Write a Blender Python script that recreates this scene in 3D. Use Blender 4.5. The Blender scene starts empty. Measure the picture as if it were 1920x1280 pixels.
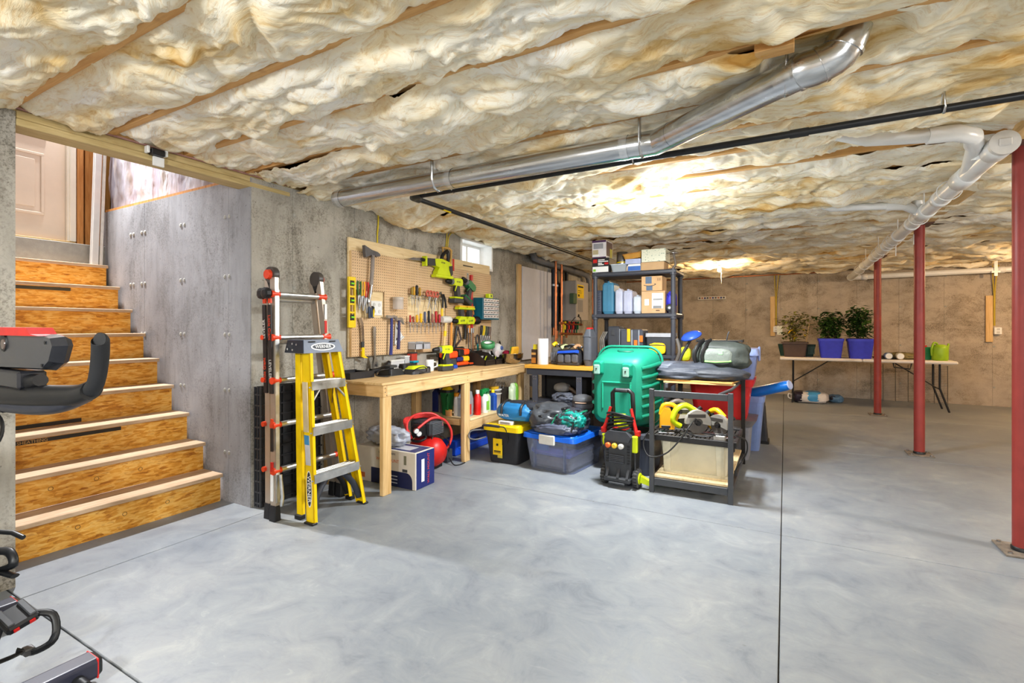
import bpy, bmesh, math, random
import numpy as np
from mathutils import Vector, Matrix, Euler
random.seed(7)
SC = bpy.context.scene
COL = SC.collection
PI = math.pi
# ------------------------------------------------------------------ camera
YAW = math.atan(512 / 919)
cam_d = bpy.data.cameras.new('camera')
cam = bpy.data.objects.new('camera', cam_d); COL.objects.link(cam)
cam.location = (0, 0, 1.25)
cam.rotation_euler = (PI / 2, 0, YAW)
cam_d.sensor_fit = 'HORIZONTAL'; cam_d.sensor_width = 36
cam_d.lens = 36 * 919 / 1920
cam_d.shift_y = -(640 - 614) / 1920
cam_d.clip_start = 0.05
SC.camera = cam
# ------------------------------------------------------------------ world and exposure
wd = bpy.data.worlds.new('World'); SC.world = wd; wd.use_nodes = True
wn = wd.node_tree
wn.nodes['Background'].inputs[0].default_value = (0.93, 0.97, 1.0, 1)
wn.nodes['Background'].inputs[1].default_value = 2.6
SC.view_settings.view_transform = 'Standard'
SC.view_settings.look = 'None'
SC.view_settings.gamma = 1
SC.view_settings.use_curve_mapping = False
SC.view_settings.exposure = 0.5
SC.cycles.max_bounces = 7
SC.cycles.diffuse_bounces = 4
SC.cycles.glossy_bounces = 3
SC.cycles.transmission_bounces = 4
SC.cycles.use_adaptive_sampling = True
SC.cycles.adaptive_threshold = 0.04
SC.cycles.transparent_max_bounces = 12
SC.cycles.sample_clamp_indirect = 6
SC.cycles.caustics_reflective = False
SC.cycles.caustics_refractive = False
LAMP = dict(main=84, back=40, right=150, rear_a=144, rear_b=144, stair=26)
# ------------------------------------------------------------------ helpers: objects
def link(o, parent=None):
    COL.objects.link(o)
    if parent is not None: o.parent = parent
    return o
def tag(o, label=None, cat=None, group=None, kind=None):
    if label: o['label'] = label
    if cat: o['category'] = cat
    if group: o['group'] = group
    if kind: o['kind'] = kind
    return o
def thing(name, label, cat, loc=(0, 0, 0), rz=0.0, group=None, rot=None):
    o = bpy.data.objects.new(name, None); COL.objects.link(o)
    o.empty_display_size = 0.1
    o.location = loc
    o.rotation_euler = rot if rot else (0, 0, rz)
    return tag(o, label, cat, group)
def copy_tree(o, parent=None):
    c = o.copy(); COL.objects.link(c); c.parent = parent
    for ch in [x for x in COL.objects if x.parent == o]: copy_tree(ch, c)
    return c
class MB:
    """collects shapes into one mesh"""
    def __init__(s, M=None): s.v = []; s.f = []; s.sm = []; s.M = M
    def add(s, vs, fs, smooth=False):
        b = len(s.v)
        if s.M is not None: vs = [s.M @ Vector(p) for p in vs]
        s.v.extend([tuple(p) for p in vs]); s.f.extend([tuple(b + i for i in f) for f in fs]); s.sm.extend([smooth] * len(fs)); return s
    def box(s, c, d, bev=0.0, R=None):
        hx, hy, hz = d[0] / 2, d[1] / 2, d[2] / 2; c = Vector(c)
        b = min(bev, hx * .98, hy * .98, hz * .98)
        R = R if R is not None else Matrix.Identity(3)
        if b <= 0:
            vs = [(x, y, z) for x in (-hx, hx) for y in (-hy, hy) for z in (-hz, hz)]
            fs = [(0, 1, 3, 2), (4, 6, 7, 5), (0, 4, 5, 1), (2, 3, 7, 6), (0, 2, 6, 4), (1, 5, 7, 3)]
        else:
            vs = []; idx = {}
            for i, x in enumerate((-1, 1)):
                for j, y in enumerate((-1, 1)):
                    for k, z in enumerate((-1, 1)):
                        for a in range(3):
                            p = [x * (hx - b), y * (hy - b), z * (hz - b)]; p[a] = (x, y, z)[a] * (hx, hy, hz)[a]
                            idx[(i, j, k, a)] = len(vs); vs.append(p)
            g = lambda *q: idx[q]; fs = []
            fs += [(g(0,0,0,0), g(0,0,1,0), g(0,1,1,0), g(0,1,0,0)), (g(1,0,0,0), g(1,1,0,0), g(1,1,1,0), g(1,0,1,0)),
                   (g(0,0,0,1), g(1,0,0,1), g(1,0,1,1), g(0,0,1,1)), (g(0,1,0,1), g(0,1,1,1), g(1,1,1,1), g(1,1,0,1)),
                   (g(0,0,0,2), g(0,1,0,2), g(1,1,0,2), g(1,0,0,2)), (g(0,0,1,2), g(1,0,1,2), g(1,1,1,2), g(0,1,1,2))]
            for i in (0, 1):
                for j in (0, 1):
                    fs.append((g(i,j,0,0), g(i,j,1,0), g(i,j,1,1), g(i,j,0,1)))
                    fs.append((g(i,0,j,0), g(i,1,j,0), g(i,1,j,2), g(i,0,j,2)))
                    fs.append((g(0,i,j,1), g(1,i,j,1), g(1,i,j,2), g(0,i,j,2)))
            for i in (0, 1):
                for j in (0, 1):
                    for k in (0, 1): fs.append((g(i,j,k,0), g(i,j,k,1), g(i,j,k,2)))
        return s.add([c + R @ Vector(p) for p in vs], fs)
    def bx(s, x0, x1, y0, y1, z0, z1, bev=0.0):
        return s.box(((x0+x1)/2, (y0+y1)/2, (z0+z1)/2), (abs(x1-x0), abs(y1-y0), abs(z1-z0)), bev)
    def taper(s, z0, z1, d0, d1, c=(0, 0), c1=None, bev=0.0, n=4, caps=True):
        """frustum with rounded-rectangle section: d=(sx,sy)"""
        c1 = c1 or c
        def ring(d, cc, z):
            r = min(bev, d[0]*.49, d[1]*.49); out = []
            if r <= 0: return [(cc[0]+sx*d[0]/2, cc[1]+sy*d[1]/2, z) for sx, sy in ((-1,-1),(1,-1),(1,1),(-1,1))]
            for (sx, sy, a0) in ((1,1,0),(-1,1,90),(-1,-1,180),(1,-1,270)):
                for k in range(n+1):
                    a = math.radians(a0 + 90*k/n); out.append((cc[0]+sx*(d[0]/2-r)+r*math.cos(a), cc[1]+sy*(d[1]/2-r)+r*math.sin(a), z))
            return out
        return s.loft([ring(d0, c, z0), ring(d1, c1, z1)], caps=caps)
    def loft(s, rings, caps=True, smooth=False, closed=True):
        n = len(rings[0]); vs = [p for r in rings for p in r]; fs = []
        for i in range(len(rings)-1):
            for j in range(n if closed else n-1):
                k = (j+1) % n; fs.append((i*n+j, i*n+k, (i+1)*n+k, (i+1)*n+j))
        s.add(vs, fs, smooth)
        if caps: 
            s.add(rings[0], [tuple(range(n))[::-1]]); s.add(rings[-1], [tuple(range(n))])
        return s
    def cyl(s, p0, p1, r0, r1=None, n=16, caps=True, smooth=True):
        r1 = r0 if r1 is None else r1
        p0 = Vector(p0); p1 = Vector(p1); d = (p1-p0).normalized()
        u = d.orthogonal().normalized(); w = d.cross(u)
        rg = [[tuple(p + r*(math.cos(2*PI*k/n)*u + math.sin(2*PI*k/n)*w)) for k in range(n)] for p, r in ((p0, r0), (p1, r1))]
        return s.loft(rg, caps, smooth)
    def tube(s, pts, r, n=8, sub=0, closed=False, caps=True, flat=1.0):
        P = [Vector(p) for p in pts]
        if sub: P = spline(P, sub, closed)
        m = len(P); rr = r if isinstance(r, (list, tuple)) else None
        rg = []; u = None
        for i in range(m):
            a = P[(i-1) % m] if (closed or i > 0) else P[i]; b = P[(i+1) % m] if (closed or i < m-1) else P[i]
            d = (b-a)
            d = d.normalized() if d.length > 1e-9 else Vector((0, 0, 1))
            if u is None: u = d.orthogonal().normalized()
            else:
                u = u - d*u.dot(d); u = u.normalized() if u.length > 1e-6 else d.orthogonal().normalized()
            w = d.cross(u)
            t = i/max(1, m-1)
            rad = (rr[0] + (rr[-1]-rr[0])*t if len(rr) == 2 else rr[min(len(rr)-1, int(t*(len(rr)-1)+.5))]) if rr else r
            rg.append([tuple(P[i] + rad*(math.cos(2*PI*k/n)*u + flat*math.sin(2*PI*k/n)*w)) for k in range(n)])
        if closed: rg.append(rg[0]); caps = False
        return s.loft(rg, caps, True)
    def lathe(s, prof, c=(0, 0, 0), n=20, axis='z', caps=True, smooth=True):
        rg = []
        for r, h in prof:
            ring = []
            for k in range(n):
                a = 2*PI*k/n; x, y = r*math.cos(a), r*math.sin(a)
                q = (x, y, h) if axis == 'z' else (h, x, y) if axis == 'x' else (y, h, x)
                ring.append((c[0]+q[0], c[1]+q[1], c[2]+q[2]))
            rg.append(ring)
        return s.loft(rg, caps, smooth)
    def prism(s, poly, a0, a1, plane='yz'):
        """poly in the plane, extruded along the third axis from a0 to a1"""
        def m(u, v, t): return (t, u, v) if plane == 'yz' else (u, t, v) if plane == 'xz' else (u, v, t)
        return s.loft([[m(u, v, a0) for u, v in poly], [m(u, v, a1) for u, v in poly]])
    def ball(s, c, r, n=14, m=9):
        r = (r, r, r) if not isinstance(r, (tuple, list)) else r
        rg = []
        for i in range(m+1):
            t = PI*(i/m); rr = max(math.sin(t), .02)
            rg.append([(c[0]+r[0]*rr*math.cos(2*PI*k/n), c[1]+r[1]*rr*math.sin(2*PI*k/n), c[2]-r[2]*math.cos(t)) for k in range(n)])
        return s.loft(rg, True, True)
    def build(s, name, mat, parent=None, auto=None):
        me = bpy.data.meshes.new(name)
        me.from_pydata(s.v, [], s.f); me.update()
        me.polygons.foreach_set('use_smooth', s.sm)
        bm = bmesh.new(); bm.from_mesh(me); bmesh.ops.recalc_face_normals(bm, faces=bm.faces); bm.to_mesh(me); bm.free()
        if mat: me.materials.append(mat)
        return link(bpy.data.objects.new(name, me), parent)
def spline(P, sub, closed=False):
    out = []; m = len(P)
    for i in range(m if closed else m-1):
        p0 = P[(i-1) % m] if (closed or i > 0) else P[i]; p1 = P[i]; p2 = P[(i+1) % m]; p3 = P[(i+2) % m] if (closed or i < m-2) else p2
        for k in range(sub):
            t = k/sub; out.append(.5*((2*p1) + (p2-p0)*t + (2*p0-5*p1+4*p2-p3)*t*t + (3*p1-p0-3*p2+p3)*t**3))
    if not closed: out.append(P[-1])
    return out
def wpart(name, mb, mat, parent):
    """like build, for shapes given in world coordinates under an unrotated thing"""
    off = Vector((0, 0, 0)); q = parent
    while q is not None: off += q.location; q = q.parent
    mb.v = [(p[0]-off.x, p[1]-off.y, p[2]-off.z) for p in mb.v]
    return mb.build(name, mat, parent)
def rotM(loc, rx=0, ry=0, rz=0): return Matrix.Translation(loc) @ Euler((rx, ry, rz)).to_matrix().to_4x4()
def text(s, size, mat, parent, M, name='lettering', depth=0.0006, align='CENTER', sx=1.0):
    cu = bpy.data.curves.new('txt', 'FONT'); cu.body = s; cu.size = size; cu.extrude = depth; cu.align_x = align; cu.align_y = 'CENTER'; cu.resolution_u = 3
    o = bpy.data.objects.new('txt', cu); COL.objects.link(o)
    bpy.context.view_layer.update()
    me = bpy.data.meshes.new_from_object(o.evaluated_get(bpy.context.evaluated_depsgraph_get()))
    bpy.data.objects.remove(o); bpy.data.curves.remove(cu)
    me.transform(M @ Matrix.Diagonal((sx, 1, 1, 1))); me.materials.clear(); me.materials.append(mat)
    me.name = name
    return link(bpy.data.objects.new(name, me), parent)
# text matrices: reading along a direction on a plane. FX: on a face looking +X (text runs along -Y.. seen from +X runs to +Y)
def face_m(loc, right, up):
    r = Vector(right).normalized(); u = Vector(up).normalized(); n = r.cross(u)
    M = Matrix((r, u, n)).transposed().to_4x4(); return Matrix.Translation(loc) @ M
# ------------------------------------------------------------------ helpers: numpy noise
def _hash(ix, iy, iz, seed):
    n = (ix*374761393 + iy*668265263 + iz*2147483647 + seed*144665) & 0xFFFFFFFF
    n = ((n ^ (n >> 13)) * 1274126177) & 0xFFFFFFFF
    return ((n ^ (n >> 16)) & 0xFFFF) / 32767.5 - 1.0
def vnoise(x, y, z=0.0, seed=0):
    x = np.asarray(x, float); y = np.asarray(y, float); z = np.zeros_like(x) + z
    ix = np.floor(x).astype(np.int64); iy = np.floor(y).astype(np.int64); iz = np.floor(z).astype(np.int64)
    fx, fy, fz = x-ix, y-iy, z-iz
    ux, uy, uz = [t*t*t*(t*(t*6-15)+10) for t in (fx, fy, fz)]
    r = 0
    for a in (0, 1):
        for b in (0, 1):
            for c in (0, 1):
                r = r + _hash(ix+a, iy+b, iz+c, seed) * (ux if a else 1-ux) * (uy if b else 1-uy) * (uz if c else 1-uz)
    return r
def fbm(x, y, oct=4, seed=0, gain=.5, z=0.0):
    s = 0; a = 1.0; f = 1.0
    for o in range(oct):
        s = s + a*vnoise(np.asarray(x)*f+17.3*o, np.asarray(y)*f-9.1*o, z, seed+o); a *= gain; f *= 2.03
    return s
# ------------------------------------------------------------------ helpers: materials
def lin(c):
    f = lambda v: v/12.92 if v <= .04045 else ((v+.055)/1.055)**2.4
    return tuple(f(v/255) for v in c) + (1,)
class NT:
    def __init__(s, name):
        s.m = bpy.data.materials.new(name); s.m.use_nodes = True; s.t = s.m.node_tree; s.n = s.t.nodes; s.l = s.t.links
        s.b = s.n['Principled BSDF']; s.out = s.n['Material Output']
    def nd(s, ty, **kw):
        q = s.n.new(ty)
        for k, v in kw.items():
            if k.startswith('i_'): q.inputs[k[2:].replace('_', ' ')].default_value = v
            else: setattr(q, k, v)
        return q
    def lk(s, a, b): s.l.new(a, b)
    def coord(s, scale=(1, 1, 1), kind='Object', rot=(0, 0, 0)):
        c = s.nd('ShaderNodeTexCoord'); m = s.nd('ShaderNodeMapping'); m.inputs['Scale'].default_value = scale; m.inputs['Rotation'].default_value = rot
        s.lk(c.outputs[kind], m.inputs[0]); return m.outputs[0]
    def noise(s, vec, scale=5, detail=4, rough=.55, dist=0.0):
        q = s.nd('ShaderNodeTexNoise'); q.inputs['Scale'].default_value = scale; q.inputs['Detail'].default_value = detail; q.inputs['Roughness'].default_value = rough; q.inputs['Distortion'].default_value = dist
        s.lk(vec, q.inputs['Vector']); return q.outputs['Fac']
    def ramp(s, fac, stops, interp='LINEAR'):
        r = s.nd('ShaderNodeValToRGB'); r.color_ramp.interpolation = interp
        e = r.color_ramp.elements
        while len(e) < len(stops): e.new(.5)
        for x, (p, c) in zip(e, stops): x.position = p; x.color = c if len(c) == 4 else tuple(c) + (1,)
        s.lk(fac, r.inputs[0]); return r.outputs[0]
    def mix(s, fac, a, b, mode='MIX'):
        q = s.nd('ShaderNodeMix', data_type='RGBA', blend_type=mode)
        for sock, v in ((q.inputs[0], fac), (q.inputs[6], a), (q.inputs[7], b)):
            if hasattr(v, 'links'): s.lk(v, sock)
            else: sock.default_value = v
        return q.outputs[2]
    def math(s, op, a, b=None):
        q = s.nd('ShaderNodeMath', operation=op)
        for sock, v in ((q.inputs[0], a), (q.inputs[1], b)):
            if v is None: continue
            if hasattr(v, 'links'): s.lk(v, sock)
            else: sock.default_value = v
        return q.outputs[0]
    def bump(s, h, strength=.3, dist=.01):
        q = s.nd('ShaderNodeBump'); q.inputs['Strength'].default_value = strength; q.inputs['Distance'].default_value = dist
        s.lk(h, q.inputs['Height']); s.lk(q.outputs[0], s.b.inputs['Normal']); return q
    def col(s, c): s.lk(c, s.b.inputs['Base Color']) if hasattr(c, 'links') else setattr(s.b.inputs['Base Color'], 'default_value', c)
    def set(s, rough=None, metal=None, spec=None, trans=None, ior=None, alpha=None):
        for k, v in (('Roughness', rough), ('Metallic', metal), ('Specular IOR Level', spec), ('Transmission Weight', trans), ('IOR', ior), ('Alpha', alpha)):
            if v is not None: s.b.inputs[k].default_value = v
        return s
_cache = {}
def plain(c, rough=.5, metal=0.0, var=.10, scale=14, bump=0.0, spec=.4):
    """procedural plastic / paint / fabric / metal of one colour (sRGB 0-255) with slight variation"""
    key = (tuple(c), rough, metal, var, scale, bump, spec)
    if key in _cache: return _cache[key]
    N = NT('paint_%d_%d_%d' % tuple(c)); v = N.coord()
    f = N.noise(v, scale, 5)
    l = lin(c); a = tuple(max(0, x*(1-var)) for x in l[:3]) + (1,); b = tuple(min(1, x*(1+var)) for x in l[:3]) + (1,)
    N.col(N.ramp(f, [(.3, a), (.7, b)])); N.set(rough, metal, spec)
    if bump: N.bump(N.noise(v, scale*6, 3), bump, .004)
    _cache[key] = N.m; return N.m
# ------------------------------------------------------------------ surface materials
def m_floor():
    N = NT('concrete_slab'); v = N.coord(kind='Object'); vs = N.coord((1, 2.2, 1), rot=(0, 0, .6))
    a = N.noise(v, .8, 3, .6, .4); b = N.noise(v, 4.2, 6, .74, .9); s_ = N.noise(vs, 5.5, 4, .6, 2.2); c = N.noise(v, 26, 2, .6)
    base = N.ramp(a, [(.25, lin((119, 126, 135))), (.5, lin((134, 139, 145))), (.75, lin((149, 151, 153)))])
    col = N.mix(1.0, base, N.ramp(b, [(.28, (.70, .72, .76)), (.43, (.92, .93, .95)), (.56, (1.04, 1.04, 1.02)), (.70, (1.24, 1.21, 1.15))]), 'MULTIPLY')
    col = N.mix(1.0, col, N.ramp(s_, [(.30, (.93, .93, .94)), (.5, (1, 1, 1)), (.66, (1, 1, 1)), (.72, (1.17, 1.15, 1.11)), (.78, (1.04, 1.03, 1.02))]), 'MULTIPLY')
    col = N.mix(.8, col, N.ramp(c, [(.0, (.55, .5, .45)), (.22, (.82, .80, .77)), (.27, (1, 1, 1))]), 'MULTIPLY')
    N.col(col); N.lk(N.ramp(b, [(.3, (.40,)*3), (.7, (.60,)*3)]), N.b.inputs['Roughness']); N.set(spec=.3)
    return N.m
def m_wall(name, tint, dark, streak=(1, 1, .18)):
    N = NT(name); v = N.coord(kind='Object'); vs = N.coord(streak)
    a = N.noise(v, .9, 4, .62, .5); b = N.noise(vs, 10, 4, .68, .3); c = N.noise(v, 42, 2, .7); d = N.noise(N.coord(tuple(.5+.5*x for x in streak)), 3.0, 5, .7, .5); sp = N.noise(v, 85, 3, .75)
    t = [lin(tuple(min(255, int(x*k)) for x in tint)) for k in (.82, .97, 1.08)]
    col = N.ramp(a, [(.28, t[0]), (.5, t[1]), (.75, t[2])])
    col = N.mix(.5, col, N.ramp(b, [(.3, (.60, .59, .56)), (.48, (.97, .97, .96)), (.58, (1.04, 1.04, 1.04)), (.75, (1.18, 1.18, 1.18))]), 'MULTIPLY')
    spk = N.ramp(sp, [(.38, (.36, .35, .33)), (.52, (.98, .98, .97)), (.62, (1.1, 1.1, 1.1))])
    msk = N.math('MULTIPLY', N.ramp(d, [(.40, (1, 1, 1)), (.58, (.12, .12, .12))]), dark)
    col = N.mix(msk, col, spk, 'MULTIPLY')
    col = N.mix(dark, col, N.ramp(d, [(.32, (.50, .48, .45)), (.45, (.88, .87, .85)), (.52, (1, 1, 1))]), 'MULTIPLY')
    col = N.mix(.9, col, N.ramp(c, [(.24, (.40, .38, .36)), (.33, (1, 1, 1))]), 'MULTIPLY')
    N.col(col); N.set(.85, spec=.2)
    N.bump(b, .25, .008); return N.m
def m_insul():
    N = NT('fibreglass_insulation'); v = N.coord(kind='Object')
    w = N.nd('ShaderNodeTexNoise'); w.inputs['Scale'].default_value = 2.6; w.inputs['Detail'].default_value = 2
    N.lk(v, w.inputs['Vector'])
    ad = N.nd('ShaderNodeVectorMath', operation='MULTIPLY_ADD'); N.lk(w.outputs['Color'], ad.inputs[0]); ad.inputs[1].default_value = (.42, .42, .3); N.lk(v, ad.inputs[2])
    st = N.nd('ShaderNodeMapping'); st.inputs['Scale'].default_value = (.40, 2.0, 1.4); st.inputs['Rotation'].default_value = (0, 0, .35); N.lk(ad.outputs[0], st.inputs[0])
    a = N.noise(st.outputs[0], 2.8, 5, .60, .5); fib = N.noise(st.outputs[0], 26, 4, .74, .6); big = N.noise(v, 1.2, 2, .5)
    f = N.math('ADD', N.math('MULTIPLY', a, .70), N.math('MULTIPLY', big, .30))
    col = N.ramp(f, [(.32, lin((208, 158, 84))), (.385, lin((233, 201, 142))), (.45, lin((246, 229, 192))), (.52, lin((252, 243, 220))), (.64, lin((254, 250, 240)))])
    col = N.mix(.5, col, N.ramp(fib, [(.36, lin((224, 194, 140))), (.50, (1, 1, 1)), (.7, (1, 1, 1))]), 'MULTIPLY')
    N.col(col); N.set(1.0, spec=.02)
    N.bump(N.math('ADD', fib, N.math('MULTIPLY', a, .8)), .28, .016); return N.m
def m_wood(name, c0, c1, scale=(1, 1, 1), grain=22, rough=.6, knots=True, axis=0):
    N = NT(name); s = [9, 9, 9]; s[axis] = .7
    v = N.coord(tuple(s)); o = N.coord()
    g = N.noise(v, 3.2, 6, .6, 1.5); h = N.noise(v, 11, 3, .5, .4)
    col = N.ramp(g, [(.3, lin(c0)), (.62, lin(c1))])
    col = N.mix(.35, col, N.ramp(h, [(.35, (.80, .74, .66)), (.6, (1, 1, 1))]), 'MULTIPLY')
    if knots: col = N.mix(.7, col, N.ramp(N.noise(o, 5.5, 1, .3), [(.20, (.45, .3, .18)), (.27, (1, 1, 1))]), 'MULTIPLY')
    N.col(col); N.set(rough, spec=.3); N.bump(h, .12, .003); return N.m
def m_osb():
    N = NT('osb_board')
    def flake(scale, rz, seed):
        c = N.nd('ShaderNodeTexCoord'); m = N.nd('ShaderNodeMapping'); m.inputs['Rotation'].default_value = rz; m.inputs['Location'].default_value = (seed, seed*2, seed*3); m.inputs['Scale'].default_value = (scale, scale*.22, scale)
        N.lk(c.outputs['Object'], m.inputs[0])
        w = N.nd('ShaderNodeTexVoronoi'); w.inputs['Scale'].default_value = 1.0; w.inputs['Randomness'].default_value = 1.0; N.lk(m.outputs[0], w.inputs['Vector']); return w
    a = flake(92, (.22, 0, 0), 1); b = flake(70, (-.3, 0, 0), 3); 
    sa = N.nd('ShaderNodeSeparateColor'); N.lk(a.outputs['Color'], sa.inputs[0]); sb = N.nd('ShaderNodeSeparateColor'); N.lk(b.outputs['Color'], sb.inputs[0])
    f = N.math('ADD', N.math('MULTIPLY', sa.outputs[0], .5), N.math('MULTIPLY', sb.outputs[1], .5))
    v = N.coord(); n = N.noise(v, 8, 6, .65, 1.5)
    f = N.math('ADD', N.math('MULTIPLY', f, .55), N.math('MULTIPLY', n, .45))
    col = N.ramp(f, [(.22, lin((160, 96, 28))), (.36, lin((204, 136, 44))), (.5, lin((224, 160, 62))), (.66, lin((238, 188, 100))), (.8, lin((190, 122, 42)))])
    N.col(col); N.set(.55, spec=.3); N.bump(f, .25, .004); return N.m
def m_tread():
    N = NT('plywood_tread'); v = N.coord((14, 1, 14)); o = N.coord()
    g = N.noise(v, 3, 6, .6, 1); col = N.ramp(g, [(.3, lin((172, 140, 108))), (.6, lin((202, 174, 144)))])
    col = N.mix(.5, col, N.ramp(N.noise(o, 6, 6, .7), [(.3, (.75, .7, .64)), (.55, (1, 1, 1))]), 'MULTIPLY')
    N.col(col); N.set(.65, spec=.25); return N.m
def m_peg():
    N = NT('pegboard'); c = N.nd('ShaderNodeTexCoord'); sp = N.nd('ShaderNodeSeparateXYZ'); N.lk(c.outputs['Object'], sp.inputs[0])
    P = .0247
    def fr(o): return N.math('SUBTRACT', N.math('FRACT', N.math('DIVIDE', N.math('ADD', o, 50*P), P)), .5)
    y, z = fr(sp.outputs[1]), fr(sp.outputs[2])
    r = N.math('SQRT', N.math('ADD', N.math('MULTIPLY', y, y), N.math('MULTIPLY', z, z)))
    hole = N.math('LESS_THAN', r, .165)
    n = N.noise(N.coord(), 5, 5)
    col = N.ramp(n, [(.3, lin((211, 175, 133))), (.7, lin((224, 191, 150)))])
    N.col(N.mix(hole, col, lin((74, 52, 34)))); N.set(.55, spec=.3)
    N.bump(N.math('SUBTRACT', 1.0, hole), .6, .003); return N.m
def m_metal(name, c, rough=.3, scale=6, streak=(1, 1, 1)):
    N = NT(name); v = N.coord(streak); n = N.noise(v, scale, 5, .6)
    N.col(N.ramp(n, [(.3, lin(tuple(int(x*.85) for x in c))), (.7, lin(c))])); N.set(rough, 1.0)
    N.lk(N.ramp(n, [(.3, (rough*.8,)*3), (.7, (min(1, rough*1.35),)*3)]), N.b.inputs['Roughness']); return N.m
def m_emit(c, s):
    N = NT('lamp_glow'); e = N.nd('ShaderNodeEmission'); e.inputs[0].default_value = lin(c); e.inputs[1].default_value = s
    N.lk(e.outputs[0], N.out.inputs[0]); return N.m
def m_clear(name, tint, rough=.08, mixw=.55, spec=.5):
    """thin clear plastic or glass: part transparent, part glossy body"""
    N = NT(name); t = N.nd('ShaderNodeBsdfTransparent'); t.inputs[0].default_value = lin(tint); mx = N.nd('ShaderNodeMixShader'); mx.inputs[0].default_value = mixw
    N.col(lin(tint)); N.set(rough, spec=spec); N.lk(t.outputs[0], mx.inputs[1]); N.lk(N.b.outputs[0], mx.inputs[2]); N.lk(mx.outputs[0], N.out.inputs[0]); return N.m
def m_sheet():
    N = NT('poly_sheeting'); v = N.coord((3.2, 1, .9), rot=(0, .35, 0)); n = N.noise(v, 2.2, 4, .6, .5)
    N.col(N.ramp(n, [(.3, lin((140, 128, 124))), (.5, lin((180, 176, 190))), (.7, lin((212, 210, 222)))])); N.set(.28, spec=.6)
    t = N.nd('ShaderNodeBsdfTransparent'); mx = N.nd('ShaderNodeMixShader'); mx.inputs[0].default_value = .72
    N.lk(t.outputs[0], mx.inputs[1]); N.lk(N.b.outputs[0], mx.inputs[2]); N.lk(mx.outputs[0], N.out.inputs[0])
    N.bump(N.noise(v, 3.0, 4, .55, .6), .5, .04); return N.m
def m_fabric(c, var=.25, spec=.15, rough=.8, scale=30):
    N = NT('fabric_%d_%d_%d' % tuple(c)); v = N.coord(); n = N.noise(v, 5, 5, .6, 1.2); f = N.noise(v, scale*8, 2)
    l = lin(c); N.col(N.ramp(n, [(.3, tuple(x*(1-var) for x in l[:3])), (.7, tuple(min(1, x*(1+var)) for x in l[:3]))])); N.set(rough, spec=spec)
    N.bump(N.math('ADD', n, N.math('MULTIPLY', f, .15)), .5, .01); return N.m

M_FLOOR = m_floor(); M_WALL = m_wall('concrete_wall', (182, 177, 167), .78); M_WALLB = m_wall('concrete_wall_back', (184, 171, 155), .7, (.6, 1, 1))
M_WALLS = m_wall('concrete_wall_stair', (162, 162, 167), .45); M_CURB = plain((160, 158, 150), .85, bump=.4, scale=20)
M_JOINT = plain((96, 90, 82), .9, bump=.3); M_INS = m_insul(); M_JOIST = m_wood('joist_lumber', (203, 148, 84), (226, 180, 118), axis=0)
M_BEAM = m_wood('beam_lumber', (196, 160, 104), (222, 190, 138), axis=1, knots=False); M_SILL = m_wood('treated_lumber', (176, 152, 98), (206, 184, 132), axis=1)
M_PINE = m_wood('pine_lumber', (205, 166, 110), (228, 196, 146), axis=1); M_PINEV = m_wood('pine_post', (203, 162, 102), (227, 194, 142), axis=2)
M_PINEX = m_wood('pine_cross', (200, 158, 98), (226, 190, 138), axis=0)
M_PLY = m_wood('plywood', (226, 196, 144), (244, 222, 178), axis=1, knots=True); M_OSB = m_osb(); M_TREAD = m_tread(); M_PEG = m_peg()
M_SUB = plain((150, 118, 80), .8); M_GALV = m_metal('galvanized_steel', (222, 224, 226), .22, 9, (.4, 3, 3)); M_ALU = m_metal('aluminium', (226, 226, 224), .34, 12)
M_CHROME = m_metal('polished_steel', (220, 220, 222), .12); M_STEEL = m_metal('tool_steel', (176, 176, 178), .35); M_COPPER = m_metal('copper', (214, 132, 88), .3)
M_PVC = plain((232, 232, 230), .3, var=.03, spec=.5); M_BLACK = plain((26, 26, 28), .45, var=.2); M_DKGREY = plain((58, 60, 64), .5, var=.15); M_GREY = plain((110, 113, 118), .5)
M_WHITE = plain((238, 238, 236), .4, var=.03); M_RED = plain((200, 30, 26), .4); M_ORANGE = plain((236, 82, 28), .4, var=.06); M_YEL = plain((244, 208, 14), .4, var=.06); M_LIME = plain((206, 222, 22), .4, var=.06)
M_BLUE = plain((28, 92, 200), .4); M_NAVY = plain((34, 44, 110), .5); M_GREEN = plain((24, 110, 58), .45); M_RUBBER = plain((34, 34, 35), .75, var=.2); M_CARD = plain((196, 160, 118), .8, var=.06)
M_GLASS = m_clear('window_glass', (250, 252, 252), .02, .08); M_COLRED = plain((140, 52, 46), .45, var=.12, scale=9)
# ------------------------------------------------------------------ floor
XW, YB, XR, YN = -3.24, 10.55, 5.2, -3.2      # wall planes: left, back, right, near
fl = tag(MB().bx(-3.6, XR+.3, YN-.3, YB+.3, -.16, -.014).build('floor', M_JOINT), kind='structure')
xs = [(-3.6, -3.084), (-3.078, -.0235), (-.0185, 3.05), (3.053, XR)]; ys = [(YN, .867), (.873, 3.367), (3.373, 5.9), (5.903, 8.4), (8.403, YB)]
for x0, x1 in xs:
    for y0, y1 in ys: MB().bx(x0, x1, y0, y1, -.014, 0, .0025).build('slab', M_FLOOR, fl)
# ------------------------------------------------------------------ concrete walls with form panels
tie_me = MB().lathe([(.016, 0), (.014, .004), (.006, .005)], n=9).build('form_tie', M_CURB); bpy.data.objects.remove(tie_me)
tie_me = bpy.data.meshes['form_tie']
def tie(parent, loc, rot):
    o = link(bpy.data.objects.new('form_tie', tie_me), parent); o.location = loc; o.rotation_euler = rot
HT = 2.295
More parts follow.
